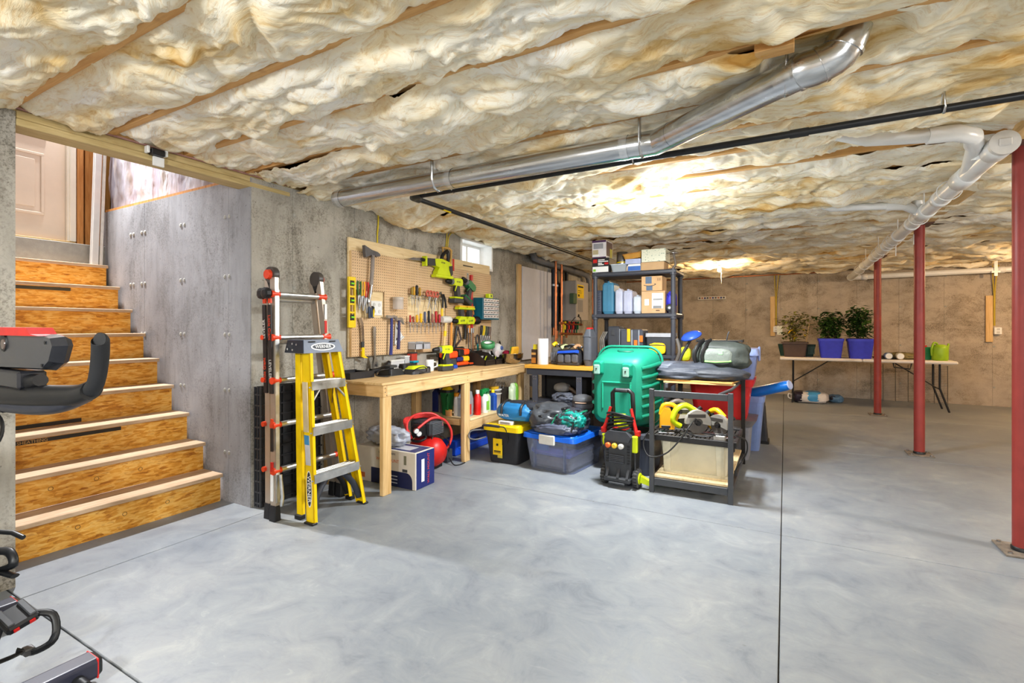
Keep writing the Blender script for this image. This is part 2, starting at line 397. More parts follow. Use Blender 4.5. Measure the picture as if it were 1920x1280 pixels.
# left wall (pegboard wall), window opening in its top edge
WY0, WY1, WZ0 = 4.60, 5.30, 1.955
wl = MB()
wl.bx(XW-.25, XW-.02, 2.34, WY0, 0, HT); wl.bx(XW-.25, XW-.02, WY1, YB+.2, 0, HT); wl.bx(XW-.25, XW-.02, WY0, WY1, 0, WZ0)
wl = tag(wl.build('wall_left', M_WALL), kind='structure')
e = [2.094, 2.42] + [2.42+.608*k for k in range(1, 14)]; e = [t for t in e if t < YB-.05] + [YB]
for a, b in zip(e[:-1], e[1:]):
    a += .0012; b -= .0012; poly = [(a, 0), (b, 0), (b, HT)]
    c0, c1 = max(a, WY0), min(b, WY1)
    if c0 < c1:
        if c1 >= b: poly = [(a, 0), (b, 0), (b, WZ0), (c0, WZ0), (c0, HT), (a, HT)]
        elif c0 <= a: poly = [(a, 0), (b, 0), (b, HT), (c1, HT), (c1, WZ0), (a, WZ0)]
        else: poly += [(c1, HT), (c1, WZ0), (c0, WZ0), (c0, HT), (a, HT)]
    else: poly += [(a, HT)]
    MB().prism(poly, XW-.02, XW+random.uniform(-.0015, .0015), 'yz').build('form_panel', M_WALL, wl)
    for z in (.3, .95, 1.55, 2.1):
        if 2.2 < b < 9 and not (WY0-.05 < b < WY1+.05) and not (2.9 < b < 5.2 and .98 < z < 2.04): tie(wl, (XW, b+.02, z), (0, PI/2, 0))
# near part of the left wall, left of the stair opening
wn_ = tag(MB().bx(XW-.25, XW-.02, YN, .9, 0, HT).build('wall_left_near', M_WALL), kind='structure')
e = [.9, .42] + [.42-.608*k for k in range(1, 6)] + [YN]
for b, a in zip(e[:-1], e[1:]): MB().bx(XW-.02, XW, a+.0012, b-.0012, 0, HT).build('form_panel', M_WALL, wn_)
# back wall
wb = tag(MB().bx(XW-.25, XR, YB+.02, YB+.25, 0, HT).build('wall_back', M_WALLB), kind='structure')
e = [XW] + [-1.264+.593*k for k in range(-3, 11)] + [XR]; 
for a, b in zip(e[:-1], e[1:]):
    MB().bx(a+.0012, b-.0012, YB+random.uniform(-.0015, .0015), YB+.02, 0, HT).build('form_panel', M_WALLB, wb)
    for z in (.3, .95, 1.6, 2.1):
        if -2 < b < 4: tie(wb, (b+.02, YB, z), (PI/2, 0, 0))
tag(MB().bx(XR, XR+.25, YN, YB+.25, 0, 2.62).build('wall_right', M_WALLB), kind='structure')
tag(MB().bx(XW-.25, XR+.25, YN-.25, YN, 0, 2.62).build('wall_near', M_WALLB), kind='structure')
# stairwell walls
ws = tag(MB().bx(-5.65, XW-.004, 2.112, 2.34, 0, HT).build('wall_stair', M_WALLS), kind='structure')
e = [-5.42, -4.88, -4.69, -4.087, -3.498, XW-.003]
for a, b in zip(e[:-1], e[1:]):
    MB().bx(a+.0012, b-.0012, 2.09+random.uniform(-.002, .002), 2.112, 0, HT).build('form_panel', M_WALLS, ws)
    for z in (.35, .8, 1.2, 1.62, 2.05):
        if b < -3.3: tie(ws, (b+.008, 2.09, z), (PI/2, 0, 0)); tie(ws, (b-.045, 2.09, z), (PI/2, 0, 0))
tag(MB().bx(-5.65, -5.40, .65, 2.112, 0, 1.985, .004).build('wall_landing', M_CURB), kind='structure')
tag(MB().bx(-5.65, XW-.25, .65, .9, 0, 4.3).build('wall_stair_near', M_WALLS), kind='structure')
# ------------------------------------------------------------------ upper part of the stairwell
M_DRY = plain((226, 222, 214), .7, var=.03)
tag(MB().bx(XW-.14, XW-.02, .65, 2.34, 2.62, 4.3).build('wall_upper_room', M_DRY), kind='structure')
tag(MB().bx(-6.2, XW, .6, 2.6, 4.3, 4.36).build('ceiling_upper', M_DRY), kind='structure')
M_STUD = m_wood('stud_lumber', (176, 112, 54), (206, 146, 84), axis=2)
wu = tag(MB().bx(-5.65, XW-.02, 2.32, 2.36, HT, 4.3).build('wall_upper_stair', M_STUD), kind='structure')
MB().bx(-5.4, XW-.02, 2.095, 2.32, HT, HT+.022).build('sill_plate', M_STUD, wu)
for x in (-5.52, -5.12, -4.72, -4.32, -3.92, -3.52): MB().bx(x-.02, x+.02, 2.17, 2.32, HT+.04, 4.3).build('stud', M_STUD, wu)
for x in (-5.32, -4.92, -4.52, -4.12, -3.72):
    g = MB(); n = 8
    rg = []
    for i in range(24):
        z = HT+.04+i*.085
        rg.append([(x-.18+.36*j/n, 2.2-.03*math.sin(PI*j/n)+.012*math.sin(i*1.7+x*9+j), z) for j in range(n+1)])
    g.loft(rg, caps=False, smooth=True, closed=False); g.build('batt', M_INS, wu)
# poly sheet hung over the studs
sx = np.linspace(-5.40, XW-.03, 120); sz = np.linspace(HT+.024, 4.25, 90)
gx, gz = np.meshgrid(sx, sz)
gy = 2.125 + .012*fbm(gx*4, gz*3, 4, 3) + .010*np.abs(fbm(gx*7+gz*2, gz*5, 3, 9)) + .006*np.sin(gx*22+gz*9)
nx, nz = len(sx), len(sz)
me = bpy.data.meshes.new('poly_sheet'); me.from_pydata(np.stack([gx.ravel(), gy.ravel(), gz.ravel()], 1).tolist(), [], [(j*nx+i, j*nx+i+1, (j+1)*nx+i+1, (j+1)*nx+i) for j in range(nz-1) for i in range(nx-1)])
me.polygons.foreach_set('use_smooth', [True]*len(me.polygons)); me.materials.append(m_sheet()); link(bpy.data.objects.new('poly_sheet', me), wu)
# wall with the entry door
M_DOOR = plain((226, 206, 184), .45, var=.02); M_OLDWOOD = m_wood('weathered_jamb', (120, 92, 40), (172, 128, 66), axis=2)
wd_ = MB(); wd_.bx(-5.62, -5.5, 1.90, 2.34, 1.985, 4.3); wd_.bx(-5.62, -5.5, .65, .98, 1.985, 4.3); wd_.bx(-5.62, -5.5, .98, 1.9, 4.05, 4.3)
wd_ = tag(wd_.build('wall_door', M_OLDWOOD), kind='structure')
MB().bx(-5.5, -5.44, 1.905, 1.95, 1.985, 4.3).build('stud', M_STUD, wd_); MB().bx(-5.5, -5.45, 1.965, 2.10, 1.985, 4.3).build('stud', M_STUD, wd_)
dr = MB(); dr.bx(-5.53, -5.49, 1.00, 1.285, 2.005, 4.0); dr.bx(-5.53, -5.49, 1.285, 1.69, 2.005, 2.86); dr.bx(-5.53, -5.49, 1.69, 1.84, 2.005, 4.0); dr.bx(-5.53, -5.49, 1.285, 1.69, 3.75, 4.0)
dr = tag(dr.build('door_1', M_DOOR), kind='structure')
for z0, z1 in ((2.2, 2.72),):
    b = MB()
    for (y0, y1) in ((1.36, 1.70),):
        b.bx(-5.49, -5.482, y0, y1, z0, z0+.022, .003); b.bx(-5.49, -5.482, y0, y1, z1-.022, z1, .003); b.bx(-5.49, -5.482, y0, y0+.022, z0+.022, z1-.022, .003); b.bx(-5.49, -5.482, y1-.022, y1, z0+.022, z1-.022, .003)
        b.bx(-5.49, -5.484, y0+.06, y1-.06, z0+.06, z1-.06, .004)
    b.build('door_moulding', M_DOOR, dr)
b = MB(); b.bx(-5.492, -5.478, 1.25, 1.715, 2.845, 2.872, .004); b.bx(-5.492, -5.478, 1.685, 1.715, 2.872, 3.78, .004); b.bx(-5.492, -5.478, 1.25, 1.28, 2.872, 3.78, .004); b.bx(-5.492, -5.478, 1.28, 1.685, 3.75, 3.78, .004); b.build('window_frame', M_WHITE, dr)
MB().bx(-5.515, -5.505, 1.28, 1.69, 2.86, 3.76).build('pane', M_GLASS, dr)
MB().bx(-5.56, -5.45, .98, 1.90, 1.985, 2.004, .003).build('threshold', plain((206, 170, 112), .5), dr)
b = MB(); b.bx(-5.52, -5.455, 1.842, 1.858, 2.004, 4.05); b.bx(-5.52, -5.44, 1.858, 1.9, 2.004, 4.05, .004); b.build('door_frame', plain((236, 226, 208), .5, var=.03), dr)
# ------------------------------------------------------------------ stairs
st = thing('staircase', 'basement stairs of particle board risers and plywood treads between concrete walls', 'stairs', (-4.4, 1.5, 0))
RUN, RISE = .2185, .2005; M_INK = plain((48, 44, 38), .7)
for i in range(9):
    x = -3.536 - RUN*i; z = RISE*(i+1)
    back = x-RUN-.028 if i < 8 else -5.392
    wpart('tread', MB().bx(back, x, .935, 2.072, z-.026, z, .003), M_TREAD, st)
    r_ = wpart('riser', MB().bx(x-.045, x-.026, .935, 2.066, z-RISE, z-.026), M_OSB, st)
    if i == 2:

        wpart('printed_strip', MB().bx(x-.0262, x-.0252, 1.11, 1.64, z-.056, z-.032), M_INK, r_)
        text('SHEATHING', .026, plain((196, 150, 84), .7), r_, face_m(Vector((x-.0248, 1.185, z-.045))-st.location, (0, 1, 0), (0, 0, 1)), depth=.0003)
    if i == 3: wpart('printed_strip', MB().bx(x-.0262, x-.0252, .97, 1.50, z-RISE+.004, z-RISE+.03), M_INK, r_)
    if i == 7: wpart('printed_strip', MB().bx(x-.0262, x-.0252, .95, 1.74, z-.056, z-.03), plain((70, 66, 50), .7), r_)
    if i in (0, 1):
        b = MB()
        for y in ((1.25, 1.48, 1.72) if i == 0 else (1.2, 1.42, 1.66)):
            for k in range(8):
                a0, a1 = k*PI/4, (k+1)*PI/4
                b.tube([(x-.0255, y+.012*math.cos(a0), z-.1+.012*math.sin(a0)), (x-.0255, y+.012*math.cos(a1), z-.1+.012*math.sin(a1))], .0012, 5)
        o = wpart('pen_mark', b, M_INK, r_); o['kind'] = 'stuff'
wpart('stringer', MB().prism([(-3.59, 0), (-5.38, 1.64), (-5.38, 0)], .95, .99, 'xz'), M_PINEX, st)
wpart('stringer', MB().prism([(-3.59, 0), (-5.38, 1.64), (-5.38, 0)], 2.02, 2.06, 'xz'), M_PINEX, st)
# white trim boards leaning by the door
for i, (y0, y1, m) in enumerate(((1.962, 2.02, M_WHITE), (2.03, 2.052, plain((225, 222, 216), .5)))):
    t = thing('trim_board', ['wide white trim board leaning beside the entry door', 'narrow white trim strip leaning behind the wide board'][i], 'board', (-5.34, y0, 1.81))
    b = MB(); dy = .075; b.loft([[(-5.36, y0, 1.806), (-5.345, y0, 1.806), (-5.345, y1, 1.806), (-5.36, y1, 1.806)], [(-5.40, y0+dy, 3.9), (-5.385, y0+dy, 3.9), (-5.385, y1+dy, 3.9), (-5.40, y1+dy, 3.9)]])
    wpart('board', b, m, t)
    b = MB(); b.loft([[(-5.345, y0+.008, 1.806), (-5.338, y0+.01, 1.806), (-5.338, y0+.02, 1.806), (-5.345, y0+.022, 1.806)], [(-5.385, y0+dy+.008, 3.9), (-5.378, y0+dy+.01, 3.9), (-5.378, y0+dy+.02, 3.9), (-5.385, y0+dy+.022, 3.9)]]); wpart('moulded_edge', b, m, t)
# header over the stair opening
hd = tag(MB().bx(XW-.14, XW, .901, 2.40, 2.228, 2.262, .003).build('trim_1', M_SILL), kind='structure')
MB().bx(XW-.14, XW-.006, .901, 2.40, 2.264, 2.306, .003).build('plank', M_SILL, hd)
MB().bx(XW-.10, XW+.004, YN, 2.40, 2.3065, 2.3145).build('foam_seal', plain((196, 150, 140), .8), hd)
tag(MB().bx(XW-.25, XW-.003, 2.401, YB, HT, 2.315, .002).build('trim_2', M_SILL), kind='structure')
tag(MB().bx(XW-.25, XW-.001, YN, .90, HT, 2.306, .002).build('trim_3', M_SILL), kind='structure')
# ------------------------------------------------------------------ ceiling: subfloor, joists, batts
ZJ = 2.312
ce = tag(MB().bx(XW-.0, XR+.25, YN-.25, YB+.25, 2.56, 2.60).build('ceiling', M_SUB), kind='structure')
tag(MB().bx(XW-.25, XW, 2.36, YB+.25, ZJ+.004, 2.60).build('wall_rim_left', M_SUB), kind='structure')
tag(MB().bx(XW-.25, XW, YN, .64, ZJ+.004, 2.60).build('wall_rim_near', M_SUB), kind='structure')
tag(MB().bx(XW, XR, YB-.04, YB+.25, HT, 2.60).build('wall_rim_back', M_SUB), kind='structure')
tag(MB().bx(XW-.14, XW, .65, 2.36, ZJ+.004, 2.62).build('wall_rim_stair', M_JOIST), kind='structure')
JS = .3945; JY = [.886+JS*k for k in range(-10, 25)]
jm = None
for y in JY:
    if YN < y < YB-.06:
        if jm is None: jm = MB().bx(XW-.0, XR, -.019, .019, ZJ, 2.56, .002).build('joist', M_JOIST, ce); jm.location.y = y
        else: o = link(bpy.data.objects.new('joist', jm.data), ce); o.location.y = y
CLEAR = [(-2.9, 2.53, -.57, 2.55, .055, 2.262), (-.57, 2.55, .05, 2.193, .075, 2.29), (.05, 2.19, .25, 2.17, .085, 2.34), (-2.34, 2.755, 5, 2.80, .03, 2.225), (-2.36, 2.76, -2.42, 9.9, .03, 2.225), (.99, 3.3, .99, 10.3, .08, 2.27), (.35, 3.33, .9, 3.45, .05, 2.305), (.35, 4.94, .95, 5.1, .045, 2.28), (-.93, 3.68, -.92, 3.69, .12, 2.26)]
def batt(k, y0, y1):
    yc = (y0+y1)/2; half = (y1-y0)/2-.012
    near = 0.4 < yc < 4.3
    dx, ns = (.0125, 34) if near else (.02, 24) if 4.3 <= yc < 7 else (.035, 14)
    x = np.arange(XW+.002, XR, dx); s = np.linspace(-1, 1, ns)
    X, S = np.meshgrid(x, s)
    # the batt hugs the joists in places and spills over them in others
    ov = vnoise(X*1.5, np.sign(S)*.5+k*3.1, 0, 11) + .45*vnoise(X*5.3, np.sign(S)*.5+k*1.7, 0, 12)
    cov = np.clip((ov-.10)*2.2, 0, 1)
    Y = yc + half*S*(1 + .16*cov) + .012*fbm(X*7, S*2+k, 3, 21)*(1-np.abs(S)**4)
    wx = X + .12*fbm(X*2.2, Y*3, 2, 31); wy = Y + .10*fbm(X*2.2+5, Y*3, 2, 32)
    lump = np.sqrt(fbm(wx*2.6, wy*5.0, 3, 41, .42)**2+.012); fold = np.sqrt(fbm(wx*6.0+wy*4, wy*8, 2, 51, .4)**2+.01); fine = np.abs(fbm(wx*11+wy*3, wy*19, 4, 61, .55))
    prof = np.sqrt(np.clip(1-np.abs(S)**3.0, 0, 1))
    D = .040 + .032*vnoise(X*1.1, S*0+k*2.3, 0, 71) + .024*vnoise(X*3.1, S*0+k*4.7, 0, 72)
    z = ZJ+.040 - prof*np.clip(D, .006, .12) - (.058*lump + .020*fold)*np.maximum(prof, .1+.55*cov) - .036*cov*np.abs(S)**2 - .013*fine
    # sagging roll along the wall, over the pegboard
    sag = np.exp(-((X+2.98)/.22)**2) * np.exp(-((Y-3.75)/.42)**4)
    z -= .09*sag*prof
    sag = np.exp(-((X+2.85)/.35)**2) * np.exp(-((Y-2.75)/.3)**2); z -= .02*sag
    if 3.27 < yc < 3.64:                       # batt pushed up where the joist face shows
        up = 1/(1+np.exp(-(X+.75)*9)) * 1/(1+np.exp((X-.95)*9)); z += up*.075
    for (xa, ya, xb, yb, r, zc) in CLEAR:      # tucked up where pipes and the duct run
        dx_, dy_ = xb-xa, yb-ya; tt = np.clip(((X-xa)*dx_+(Y-ya)*dy_)/(dx_*dx_+dy_*dy_), 0, 1)
        dd = np.hypot(X-xa-tt*dx_, Y-ya-tt*dy_); w_ = np.clip((r*2-dd)/r, 0, 1); w_ = w_*w_*(3-2*w_); z = z*(1-w_) + np.maximum(z, zc)*w_
    z = np.where(X > 4.9, np.minimum(z, ZJ+.02), z)
    z = np.minimum(z, 2.55)
    n0, n1 = X.shape
    vs = np.stack([X.ravel(), Y.ravel(), z.ravel()], 1)
    idx = np.arange(n0*n1).reshape(n0, n1)
    f = np.stack([idx[:-1, :-1].ravel(), idx[1:, :-1].ravel(), idx[1:, 1:].ravel(), idx[:-1, 1:].ravel()], 1)
    me = bpy.data.meshes.new('insulation_batt')
    me.vertices.add(len(vs)); me.vertices.foreach_set('co', vs.astype(np.float32).ravel())
    me.loops.add(f.size); me.loops.foreach_set('vertex_index', f.astype(np.int32).ravel())
    me.polygons.add(len(f)); me.polygons.foreach_set('loop_start', np.arange(0, f.size, 4, dtype=np.int32)); 
    me.update(calc_edges=True); me.polygons.foreach_set('use_smooth', np.ones(len(f), bool)); me.materials.append(M_INS)
    link(bpy.data.objects.new('insulation_batt', me), ce)
yy = [y for y in JY if YN < y < YB-.06]
yy = [YN] + yy + [YB-.04]
for k, (a, b) in enumerate(zip(yy[:-1], yy[1:])): batt(k, a, b)
# ------------------------------------------------------------------ lamps
def point(name, loc, power, color=(1, 1, 1), r=.05):
    l = bpy.data.lights.new(name, 'POINT'); l.energy = power; l.color = color; l.shadow_soft_size = r
    o = bpy.data.objects.new(name, l); COL.objects.link(o); o.location = loc; return o
def downlight(name, loc, power, color=(1, 1, 1), size=.2):
    l = bpy.data.lights.new(name, 'AREA'); l.shape = 'DISK'; l.size = size; l.energy = power; l.color = color
    o = bpy.data.objects.new(name, l); COL.objects.link(o); o.location = loc; return o
M_GLOWW = m_emit((255, 255, 255), 9); M_GLOWY = m_emit((255, 206, 140), 9)
def led_cluster(loc, label, power, group='ceiling lamps', color=(.93, .97, 1), down=.12):
    t = thing('ceiling_lamp', label, 'lamp', loc)
    MB().lathe([(.055, .09), (.06, .075), (.045, .06), (.03, .05)], n=18).build('socket', M_WHITE, t)
    MB().cyl((0, 0, .09), (0, 0, 2.312-loc[2]), .012, n=10).build('stem', M_WHITE, t)
    MB().lathe([(.018, .05), (.026, .02), (.034, -.01), (.03, -.04), (.008, -.055)], n=16).build('bulb', M_GLOWW, t)
    for k in range(3):
        a = 2*PI*k/3+.5; c, s = math.cos(a), math.sin(a)
        M = Matrix.Translation((.09*c, .09*s, .02)) @ Matrix.Rotation(a, 4, 'Z') @ Matrix.Rotation(.35, 4, 'Y')
        MB(M).bx(-.055, .075, -.045, .045, .004, .016, .004).build('lamp_wing', M_WHITE, t)
        MB(M).bx(-.05, .07, -.04, .04, -.004, .003, .002).build('led_panel', M_GLOWW, t)
    downlight('lamp_light', (loc[0], loc[1], loc[2]-.075), power*down, color, .26); point('lamp_spill', (loc[0], loc[1], loc[2]-.15), power*(1-down), color, .17); return t
led_cluster((-.93, 3.68, 2.16), 'bright white three winged lamp on the insulated ceiling above the green tub', LAMP['main'], down=.72)
led_cluster((3.6, 3.2, 2.02), 'white three winged ceiling lamp beyond the red columns', LAMP['right'], color=(1, .93, .84))
led_cluster((-1.3, -1.3, 2.02), 'white three winged ceiling lamp near the left wall', LAMP['rear_a'])
led_cluster((1.9, -.9, 2.02), 'white three winged ceiling lamp near the right wall', LAMP['rear_b'])
def bulb(loc, label, power, color, glow):
    t = thing('bare_bulb', label, 'lamp', loc)
    MB().lathe([(.05, .1), (.05, .085), (.022, .08), (.02, .05)], n=16).build('socket', M_WHITE, t)
    MB().lathe([(.014, .05), (.022, .03), (.033, 0), (.03, -.025), (.012, -.04)], n=16).build('bulb', glow, t)
    MB().tube([(.025, 0, .07), (.027, 0, -.02), (.028, 0, -.22)], .0015, 5).build('pull_cord', M_WHITE, t)
    point('lamp_light', (loc[0], loc[1], loc[2]-.09), power, color, .04)
bulb((-.9, 8.3, 2.16), 'warm bare bulb glowing at the far end near the back wall', LAMP['back'], (1, .70, .38), M_GLOWY)
bulb((3.4, 8.6, 2.16), 'warm bare bulb over the far right corner', LAMP['back']*1.6, (1, .66, .34), M_GLOWY)
t = thing('wall_sconce', 'white wall lamp above the entry door', 'lamp', (-5.49, 1.80, 3.78))
MB().bx(0, .02, -.06, .06, -.08, .08, .005).build('back_plate', M_WHITE, t)
MB(rotM((.07, 0, -.02), 0, -.8, 0)).lathe([(.03, .06), (.075, -.03), (.07, -.03), (.028, .05)], n=20).build('lamp_shade', M_WHITE, t)
MB(rotM((.07, 0, -.02), 0, -.8, 0)).lathe([(.055, -.02), (.05, -.024)], n=18).build('diffuser', M_GLOWW, t)
o = downlight('lamp_light', (-5.37, 1.80, 3.70), LAMP['stair'], (.95, .97, 1), .13); o.rotation_euler = (0, -.75, 0)
l = bpy.data.lights.new('lamp_beam', 'SPOT'); l.energy = 620; l.color = (.97, .98, 1); l.spot_size = 1.05; l.spot_blend = .6; l.shadow_soft_size = .05
o = bpy.data.objects.new('lamp_beam', l); COL.objects.link(o); o.location = (-5.36, 1.80, 3.68); o.rotation_euler = (Vector((-3.7, 1.3, 0))-Vector(o.location)).to_track_quat('-Z', 'Y').to_euler()
# ------------------------------------------------------------------ basement window
w1 = MB(); y0, y1, z0, z1 = WY0, WY1, WZ0, 2.29
w1.bx(XW-.25, XW+.012, y0, y0+.03, z0, z1, .003); w1.bx(XW-.25, XW+.012, y1-.03, y1, z0, z1, .003); w1.bx(XW-.25, XW+.012, y0+.03, y1-.03, z0, z0+.03, .003); w1.bx(XW-.25, XW+.012, y0+.03, y1-.03, z1-.025, z1, .003)
w1 = tag(w1.build('window_1', M_WHITE), kind='structure')
b = MB(); b.bx(XW-.19, XW-.15, y0+.03, y0+.065, z0+.03, z1-.025); b.bx(XW-.19, XW-.15, y1-.065, y1-.03, z0+.03, z1-.025); b.bx(XW-.19, XW-.15, y0+.065, y1-.065, z0+.03, z0+.06); b.bx(XW-.19, XW-.15, y0+.065, y1-.065, z1-.055, z1-.025); b.bx(XW-.185, XW-.145, 4.93, 4.965, z0+.06, z1-.055)
b.build('window_frame', M_WHITE, w1)
MB().bx(XW-.172, XW-.168, y0+.065, 4.93, z0+.06, z1-.055).build('pane', M_GLASS, w1); MB().bx(XW-.172, XW-.168, 4.965, y1-.065, z0+.06, z1-.055).build('pane', M_GLASS, w1)
# ------------------------------------------------------------------ beam and red columns
bm_ = tag(MB().bx(1.06, 1.25, YN, YB-.05, 2.264, 2.54, .003).build('beam', M_BEAM), kind='structure')
for k in range(3): MB().bx(1.058, 1.0595, 4.2+k*.28, 4.36+k*.28, 2.30, 2.33).build('printed_mark', plain((120, 84, 44), .7), bm_)
cl = ['red steel column nearest the camera at the right edge', 'red steel column with a white sticker near its top, middle of three', 'red steel column farthest back, in front of the folding table']
for (y, l) in zip((3.764, 6.169, 8.664), cl):
    t = thing('steel_column', l, 'column', (1.155, y, 0), group='red basement columns')
    MB().cyl((0, 0, .012), (0, 0, 2.252), .0435, n=28).build('post', M_COLRED, t)
    b = MB().bx(-.1, .1, -.11, .11, .0004, .012, .002); pl_ = b.build('base_plate', plain((120, 110, 100), .7, var=.3, scale=30), t)
    for sx in (-.075, .075):
        for sy in (-.085, .085): MB().cyl((sx, sy, .012), (sx, sy, .022), .010, n=6).build('bolt', M_STEEL, pl_)
    MB().lathe([(.049, .012), (.049, .03), (.0445, .034)], n=24).build('collar', M_BLACK, t)
    MB().bx(-.095, .095, -.12, .12, 2.252, 2.2635, .002).build('top_plate', plain((96, 66, 56), .6), t)
    if y == 6.169: MB().bx(-.0455, -.0435, -.02, .02, 2.07, 2.17).build('sticker', M_WHITE, t)
# ------------------------------------------------------------------ white drain line under the beam
t = thing('drain_pipe', 'long white plastic drain pipe sloping beside the ceiling beam', 'pipe', (1.0, 6.5, 2.1))
def pz(y): return 2.205 - (y-3.44)*.0135
wpart('pipe', MB().cyl((.99, 3.5, pz(3.5)), (.99, 10.2, pz(10.2)), .052, n=24), M_PVC, t)
for y, L in ((3.47, .16), (4.02, .2), (4.62, .08), (5.0, .22), (5.55, .08), (6.15, .08), (6.8, .08), (7.7, .08), (8.6, .08), (10.15, .12)):
    wpart('coupling', MB().lathe([(.052, 0), (.0595, .004), (.0595, L-.004), (.052, L)], (.99, y-.02, pz(y)), 24, 'y', caps=False), M_PVC, t)
c = wpart('cleanout_plug', MB().lathe([(.062, 3.44), (.062, 3.47)], (.99, 0, pz(3.44)), 24, 'y'), plain((214, 210, 204), .4), t)
wpart('plug_lug', MB().bx(.965, 1.015, 3.425, 3.44, pz(3.44)-.02, pz(3.44)+.02, .005), plain((206, 202, 196), .4), c)
wpart('branch_pipe', MB().tube([(.22, 3.32, 2.36), (.40, 3.33, 2.29), (.62, 3.34, 2.268), (.78, 3.36, 2.265), (.86, 3.42, 2.255), (.90, 3.55, 2.235), (.955, 3.86, 2.21), (.985, 4.05, 2.2)], .036, 16), M_PVC, t)
wpart('elbow', MB().tube([(.66, 3.345, 2.267), (.78, 3.36, 2.265), (.86, 3.42, 2.255), (.89, 3.52, 2.238)], .043, 16), M_PVC, t)
wpart('riser_hub', MB().cyl((.96, 3.66, 2.19), (.955, 3.63, 2.31), .048, n=20), M_PVC, t)
wpart('branch_pipe', MB().tube([(.16, 4.92, 2.34), (.34, 4.94, 2.262), (.70, 4.98, 2.243), (.84, 5.0, 2.235), (.92, 5.1, 2.215), (.98, 5.3, 2.18)], .03, 14), M_PVC, t)
wpart('elbow', MB().tube([(.72, 4.985, 2.243), (.84, 5.0, 2.235), (.92, 5.1, 2.215)], .037, 14), M_PVC, t)
wpart('riser_hub', MB().cyl((.96, 5.12, 2.18), (.94, 5.08, 2.30), .04, n=18), M_PVC, t)
for y in (4.42, 5.3, 6.4, 6.6, 7.1, 7.4, 8.2, 9.1):
    r = .066; P = [(.99+r*math.cos(a), y+.02*math.sin(a+y), pz(y)+.004+r*math.sin(a)) for a in np.linspace(0, 2*PI, 17)[:-1]]
    wpart('cable_tie', MB().tube(P, .0035, 5, closed=True), M_WHITE, t)
for y in (4.8, 5.8, 6.9, 7.9): wpart('hanger_strap', MB().bx(.925, .929, y-.012, y+.012, pz(y), 2.32), M_WHITE, t)
wpart('hanging_tag', MB().bx(1.03, 1.034, 6.55, 6.58, pz(6.5)-.15, pz(6.5)-.04), M_WHITE, t)
t = thing('wall_drain_pipe', 'white plastic pipe running level along the back wall top', 'pipe', (3, 10.35, 2.1))
wpart('pipe', MB().cyl((.99, 10.32, 2.12), (XR, 10.32, 2.18), .045, n=20), M_PVC, t)
for x in (1.15, 2.88): wpart('coupling', MB().lathe([(.045, 0), (.052, .004), (.052, .08), (.045, .084)], (x, 10.32, 2.12+(x-.99)*.0143), 20, 'x', caps=False), M_PVC, t)
wpart('hanger_strap', MB().bx(2.83, 2.87, 10.263, 10.268, 2.05, 2.36).bx(2.80, 2.90, 10.261, 10.265, 2.10, 2.13), M_PVC, t)
# ------------------------------------------------------------------ round metal duct
t = thing('air_duct', 'round galvanized metal duct hung under the ceiling insulation', 'duct', (-1.2, 2.5, 2.1))
D1, D2, D3 = Vector((-2.88, 2.53, 2.195)), Vector((-.575, 2.55, 2.197)), Vector((.05, 2.193, 2.235))
for a, b in ((0, .43), (.43, 1)): wpart('duct_section', MB().cyl(D1.lerp(D2, a), D1.lerp(D2, b), .0615, n=32, caps=False), M_GALV, t)
wpart('duct_section', MB().cyl(D2, D3, .0625, n=32, caps=False), M_GALV, t)
wpart('duct_elbow', MB().tube([D2-Vector((.10, 0, 0)), D2, D2+(D3-D2)*.14], .0635, 28, caps=False), M_GALV, t)
E1, E2, E3 = Vector((.12, 2.19, 2.245)), Vector((.19, 2.185, 2.29)), Vector((.24, 2.165, 2.46))
wpart('duct_elbow', MB().tube([D3-(D3-D2)*.1, D3, E1, E2, E3], .066, 28, sub=4), M_GALV, t)
for q, d_ in ((D3, D3-D2), (E1, E2-D3), (E2, E3-E1)): d_ = d_.normalized()*.006; wpart('crimp_ring', MB().cyl(q-d_, q+d_, .0705, n=28), M_GALV, t)
M_TAPE = plain((214, 216, 218), .25, metal=.8, var=.12, scale=40)
for f in (.02, .445, .93): 
    c_ = D1.lerp(D2, f); wpart('foil_tape', MB().cyl(c_-Vector((.02, 0, 0)), c_+Vector((.022, 0, 0)), .0632, n=32, caps=False), M_TAPE, t)
for c_ in (D1.lerp(D2, .40), D1.lerp(D2, .97), D2.lerp(D3, .93)):
    wpart('hanger_strap', MB().tube([(c_.x, c_.y-.066, 2.34), (c_.x, c_.y-.067, c_.z), (c_.x, c_.y-.045, c_.z-.05), (c_.x, c_.y, c_.z-.068), (c_.x, c_.y+.045, c_.z-.05), (c_.x, c_.y+.067, c_.z), (c_.x, c_.y+.066, 2.34)], .009, 6, flat=.2), M_GALV, t)
wpart('joist_block', MB().bx(-.10, .03, 2.03, 2.10, 2.27, 2.42, .003), M_JOIST, t)
